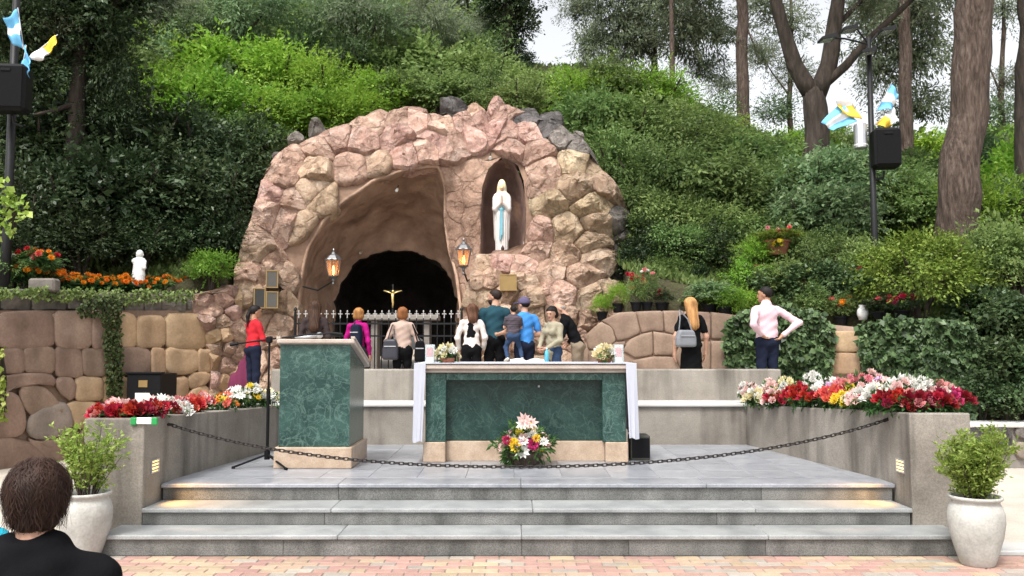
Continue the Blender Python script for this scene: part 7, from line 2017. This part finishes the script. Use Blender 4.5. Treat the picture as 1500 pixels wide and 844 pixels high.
LB = [(163, .05, ['red', 'pink'], 14, .20, 'rose', 'bouquet of red and pink roses at the outer corner beside the pot'),
 (184, .05, ['dkred', 'red'], 16, .20, 'rose', 'bouquet of dark red roses in front of the black notice box'),
 (207, .05, ['red', 'dkred'], 16, .22, 'rose', 'bouquet of crimson roses above the green and white ribbon'),
 (182, .45, ['pink', 'pale'], 12, .28, 'rose', 'bouquet of pink roses behind dark red ones at the notice box'),
 (232, .05, ['red', 'dkred', 'pale'], 16, .24, 'rose', 'bouquet of red roses with pale ones above the chain end'),
 (238, .45, ['white', 'pale'], 14, .34, 'daisy', 'tall loose bouquet of white daisies behind the red roses'),
 (262, .40, ['pale', 'pink', 'white'], 14, .28, 'mum', 'bouquet of pale pink chrysanthemums behind the chain end'),
 (262, .05, ['white', 'pale', 'dkred'], 12, .19, 'rose', 'low bouquet of white and pink roses on the planter edge'),
 (285, .10, ['red', 'coral'], 14, .22, 'rose', 'bouquet of scarlet roses below pink ones'),
 (296, .40, ['pink', 'coral', 'pale'], 14, .32, 'rose', 'tall bouquet of salmon pink roses'),
 (330, .05, ['orange', 'yellow', 'coral'], 6, .22, 'daisy', 'green leafy bouquet with a few orange flowers'),
 (350, .20, ['white'], 17, .30, 'daisy', 'spiky bouquet of white lilies and spray'),
 (374, .20, ['yellow', 'white', 'yellow'], 15, .32, 'mum', 'bouquet of yellow chrysanthemums and white spray'),
 (396, .20, ['white', 'cream'], 12, .26, 'daisy', 'bouquet of white and cream flowers next to the mic stand')]
for (px, dd, cols, n_, hh, sty, lb) in LB:
    Yb = 7.62 if px < 217 else 7.62 + (px - 217) / 209 * 3.0
    Yb += dd
    x = at(px, Yb)
    bouquet(lb, (x, Yb, ztop_l(x, Yb) - .02), .14, hh * (.5 if px < 320 else .8), cols, n_ + 5, sty, 'bouquets laid on the planter by the lectern', size=1.12)
# ribbon with green ends over the planter edge
rb = empty('ribbon', (at(217, 7.38), 7.385, 1.03)); tag(rb, 'white ribbon with green ends lying on the planter edge', 'ribbon')
gm = plain('ribbon_green', (.02, .28, .07))
MB().box(-.065, .065, -.012, .004, -.012, .045, bev=.004).build('band', M['white_paint'], rb)
for s_ in (-1, 1):
    MB().box(min(s_ * .065, s_ * .115), max(s_ * .065, s_ * .115), -.016, .004, -.02, .045, bev=.006).build('end', gm, rb)
# flower basket in front of the altar
fb = bouquet('large mixed basket of lilies, yellow and red flowers in front of the altar', (P(768, 673, 9.0)[0], 9.0, FL + .02), .25, .36, ['white', 'pale', 'yellow', 'magenta', 'cream', 'red', 'lilac'], 34, ['mum', 'daisy', 'rose'], name='flower_basket', size=1.35, cat='flower basket')
V, F, var, cc = foliage_cloud(fr_, (.27, .24, .20), 40, 16, .085, clump=.3, shell=.5, aspect=.3, up=.1, droop=.3)
obj('foliage', mdata('foliage', V, F, M['lf_flower'], var=var), fb, loc=(0, -.02, .16))
MB().lathe([(.15, 0), (.20, .12), (.19, .14)], 20).build('basket', M['bark'], fb)
for (dx, dz, c_, s_) in ((0, .47, 'pale', 1.7), (-.02, .43, 'white', 1.7), (.07, .44, 'pale', 1.7), (-.10, .20, 'yellow', 1.8), (-.13, .24, 'yellow', 1.5), (.10, .22, 'magenta', 1.9), (-.02, .15, 'white', 2.0), (.13, .28, 'yellow', 1.3), (-.2, .26, 'magenta', 1.4), (.22, .25, 'white', 1.3)):
    obj('bloom', BL[(c_, 'daisy' if c_ in ('pale', 'white') else 'mum')], fb, loc=(dx * .9, -.235, dz), rot=(1.25, 0, dx), scale=s_)
# two small arrangements on the altar
for (px, lb) in ((655, 'small dome of cream roses on the altar end nearer the lectern'), (886, 'small dome of cream roses on the altar end above the dark floor box')):
    bouquet(lb, (P(px, 530, 9.45)[0], 9.5, ZC), .11, .16, ['cream', 'white', 'cream'], 16, 'rose', 'rose domes on the altar', size=.95, name='flower_arrangement', cat='flowers')
    o = [c for c in bpy.data.objects if c.name.startswith('flower_arrangement')][-1]
    MB().lathe([(.07, 0), (.085, .05), (.08, .055)], 14).build('dish', M['terracotta'], o)
# marigolds
for i, (px, py, s_, lb) in enumerate([(38, 398, .22, 0), (62, 402, .22, 0), (86, 408, .2, 0), (108, 412, .2, 0), (130, 412, .2, 0), (152, 414, .2, 0), (178, 412, .19, 0), (222, 414, .19, 0), (242, 412, .2, 0), (262, 414, .19, 0), (282, 418, .18, 0), (200, 416, .18, 0)]):
    Yb = YL(px, 0) + .55
    b = P(px, py + 12, Yb)
    bouquet('orange marigold plant in the bed along the stone coping', (b[0], Yb, b[2] - .04), .26, .27, ['orange', 'orange', 'orange', 'coral'] if i < 1 else ['orange'], 15, 'mum', 'marigolds along the coping', name='marigold', size=1.25, cat='flower')
bouquet('red, orange and white flower clump behind the stone trough', (P(50, 385, 12.9)[0], 12.95, P(50, 395, 12.9)[2]), .32, .3, ['coral', 'orange', 'red', 'white'], 14, 'mum', name='flower_clump', size=1.25, cat='flower')
t = empty('trough', P(65, 418, 12.75)); tag(t, 'small weathered stone trough among the marigolds', 'trough')
MB().box(-.2, .2, -.1, .1, -.1, .1, bev=.03).build('body', M['coping'], t)
MB().box(-.17, .17, -.07, .07, .1, .104).build('soil', M['soil'], t)
# soil of the flower bed behind the coping
rows_ = [[(lambda w_: (w_[0], w_[1], w_[2]))(P(x, 424, YL(x, 0) + .25)) for x in np.linspace(-160, 320, 30)], [(lambda w_: (w_[0], w_[1] + .9, w_[2] - .03))(P(x, 424, YL(x, 0) + .25)) for x in np.linspace(-160, 320, 30)]]
V, F = loft(rows_)
tag(obj('flower_bed', mdata('flower_bed', V, F, M['soil'])), kind='structure')

# pots and plants on the moulded wall
def potted(px, py, Y, r_, h_, mat, label, cols=None, kind='green', ph=.3, n_=9, spread=1.0):
    b = P(px, py, Y); t = empty('potted_plant', b); tag(t, label, 'potted plant')
    MB().lathe([(r_ * .7, 0), (r_ * .95, h_ * .85), (r_ * 1.05, h_ * .86), (r_ * 1.05, h_), (r_ * .9, h_)], 16).build('pot', mat, t)
    obj('foliage', PR[kind][0], t, loc=(0, 0, h_ + ph * .45), rot=(0, 0, random.uniform(0, 6)), scale=(r_ * 2.0 * spread, r_ * 2.0 * spread, ph * .62))
    for k in range(n_ if cols else 0):
        a = random.uniform(0, 6.28); q = random.uniform(.3, 1.6) * r_ * spread
        obj('bloom', BL[(random.choice(cols), 'mum')], t, loc=(q * math.cos(a), -abs(q * math.sin(a)), h_ + ph * random.uniform(.45, 1.05)), rot=(random.uniform(.3, 1.1), 0, random.uniform(-.5, .5)), scale=random.uniform(1.0, 1.5))
bp = M['black']
potted(882, 470, 14.9, .10, .16, bp, 'fern like plant at the low end of the moulded wall', None, 'bright', .3)
potted(905, 458, 14.9, .10, .16, bp, 'bright leafy potted plant on the moulded wall', None, 'bright', .36)
potted(932, 457, 14.8, .10, .17, bp, 'black pot with orange red flowers on the moulded wall', ['coral', 'orange', 'red'], 'mid', .5, 10)
potted(948, 457, 14.8, .10, .17, bp, 'black pot with tall red and pink flowers on the moulded wall', ['coral', 'pink', 'white'], 'green', .55, 8)
potted(970, 457, 14.8, .12, .16, bp, 'black pot with deep red leaves near the blonde woman', ['dkred'], 'dark', .22, 10)
potted(1040, 458, 14.6, .14, .14, bp, 'variegated cream leaved plant spilling over the wall beside the blonde woman', None, 'light', .4, spread=1.4)
potted(1062, 462, 14.4, .12, .14, bp, 'yellow green trailing plant between the blonde woman and the ivy', None, 'bright', .35, spread=1.3)
potted(1110, 402, 15.3, .16, .16, M['terracotta'], 'bright fern in a pot below the terracotta planter', None, 'bright', .5, spread=1.3)
potted(1138, 374, 15.2, .24, .26, M['terracotta'], 'large terracotta planter of dry reddish flowers on the bank', ['pink', 'coral'], 'olive', .2, 12)
potted(1232, 478, 13.9, .12, .16, bp, 'pot of orange flowers on the tan stones by the ivy', ['coral', 'orange'], 'mid', .35, 9)
potted(1290, 468, 13.5, .14, .12, bp, 'pot of small red flowers below the round bush', ['red', 'coral'], 'dark', .25, 14)
potted(1320, 466, 13.3, .14, .12, bp, 'second pot of small red flowers below the round bush, farther from the post', ['red', 'magenta'], 'dark', .22, 12)
t = empty('vase', P(1264, 466, 13.7)); tag(t, 'small white vase between the potted flowers under the round bush', 'vase')
MB().lathe([(.06, -.03), (.09, .06), (.085, .13), (.05, .18), (.065, .21)], 16).build('body', M['white_paint'], t, smooth=True)
for i, (px, py, Y) in enumerate([(1216, 452, 14.2), (1180, 428, 14.5), (1257, 402, 14.2), (1140, 362, 14.9)]):
    bouquet(['lone orange flower in the ivy by the man in pink', 'pale orange flower among the creepers', 'faded coral flower beside the olive bush', 'yellow flower hanging in front of the terracotta planter'][i], P(px, py, Y), .08, .1, [['orange'], ['orange'], ['coral'], ['yellow']][i], 5, 'mum', name='flower_cluster', size=1.2, cat='flower')
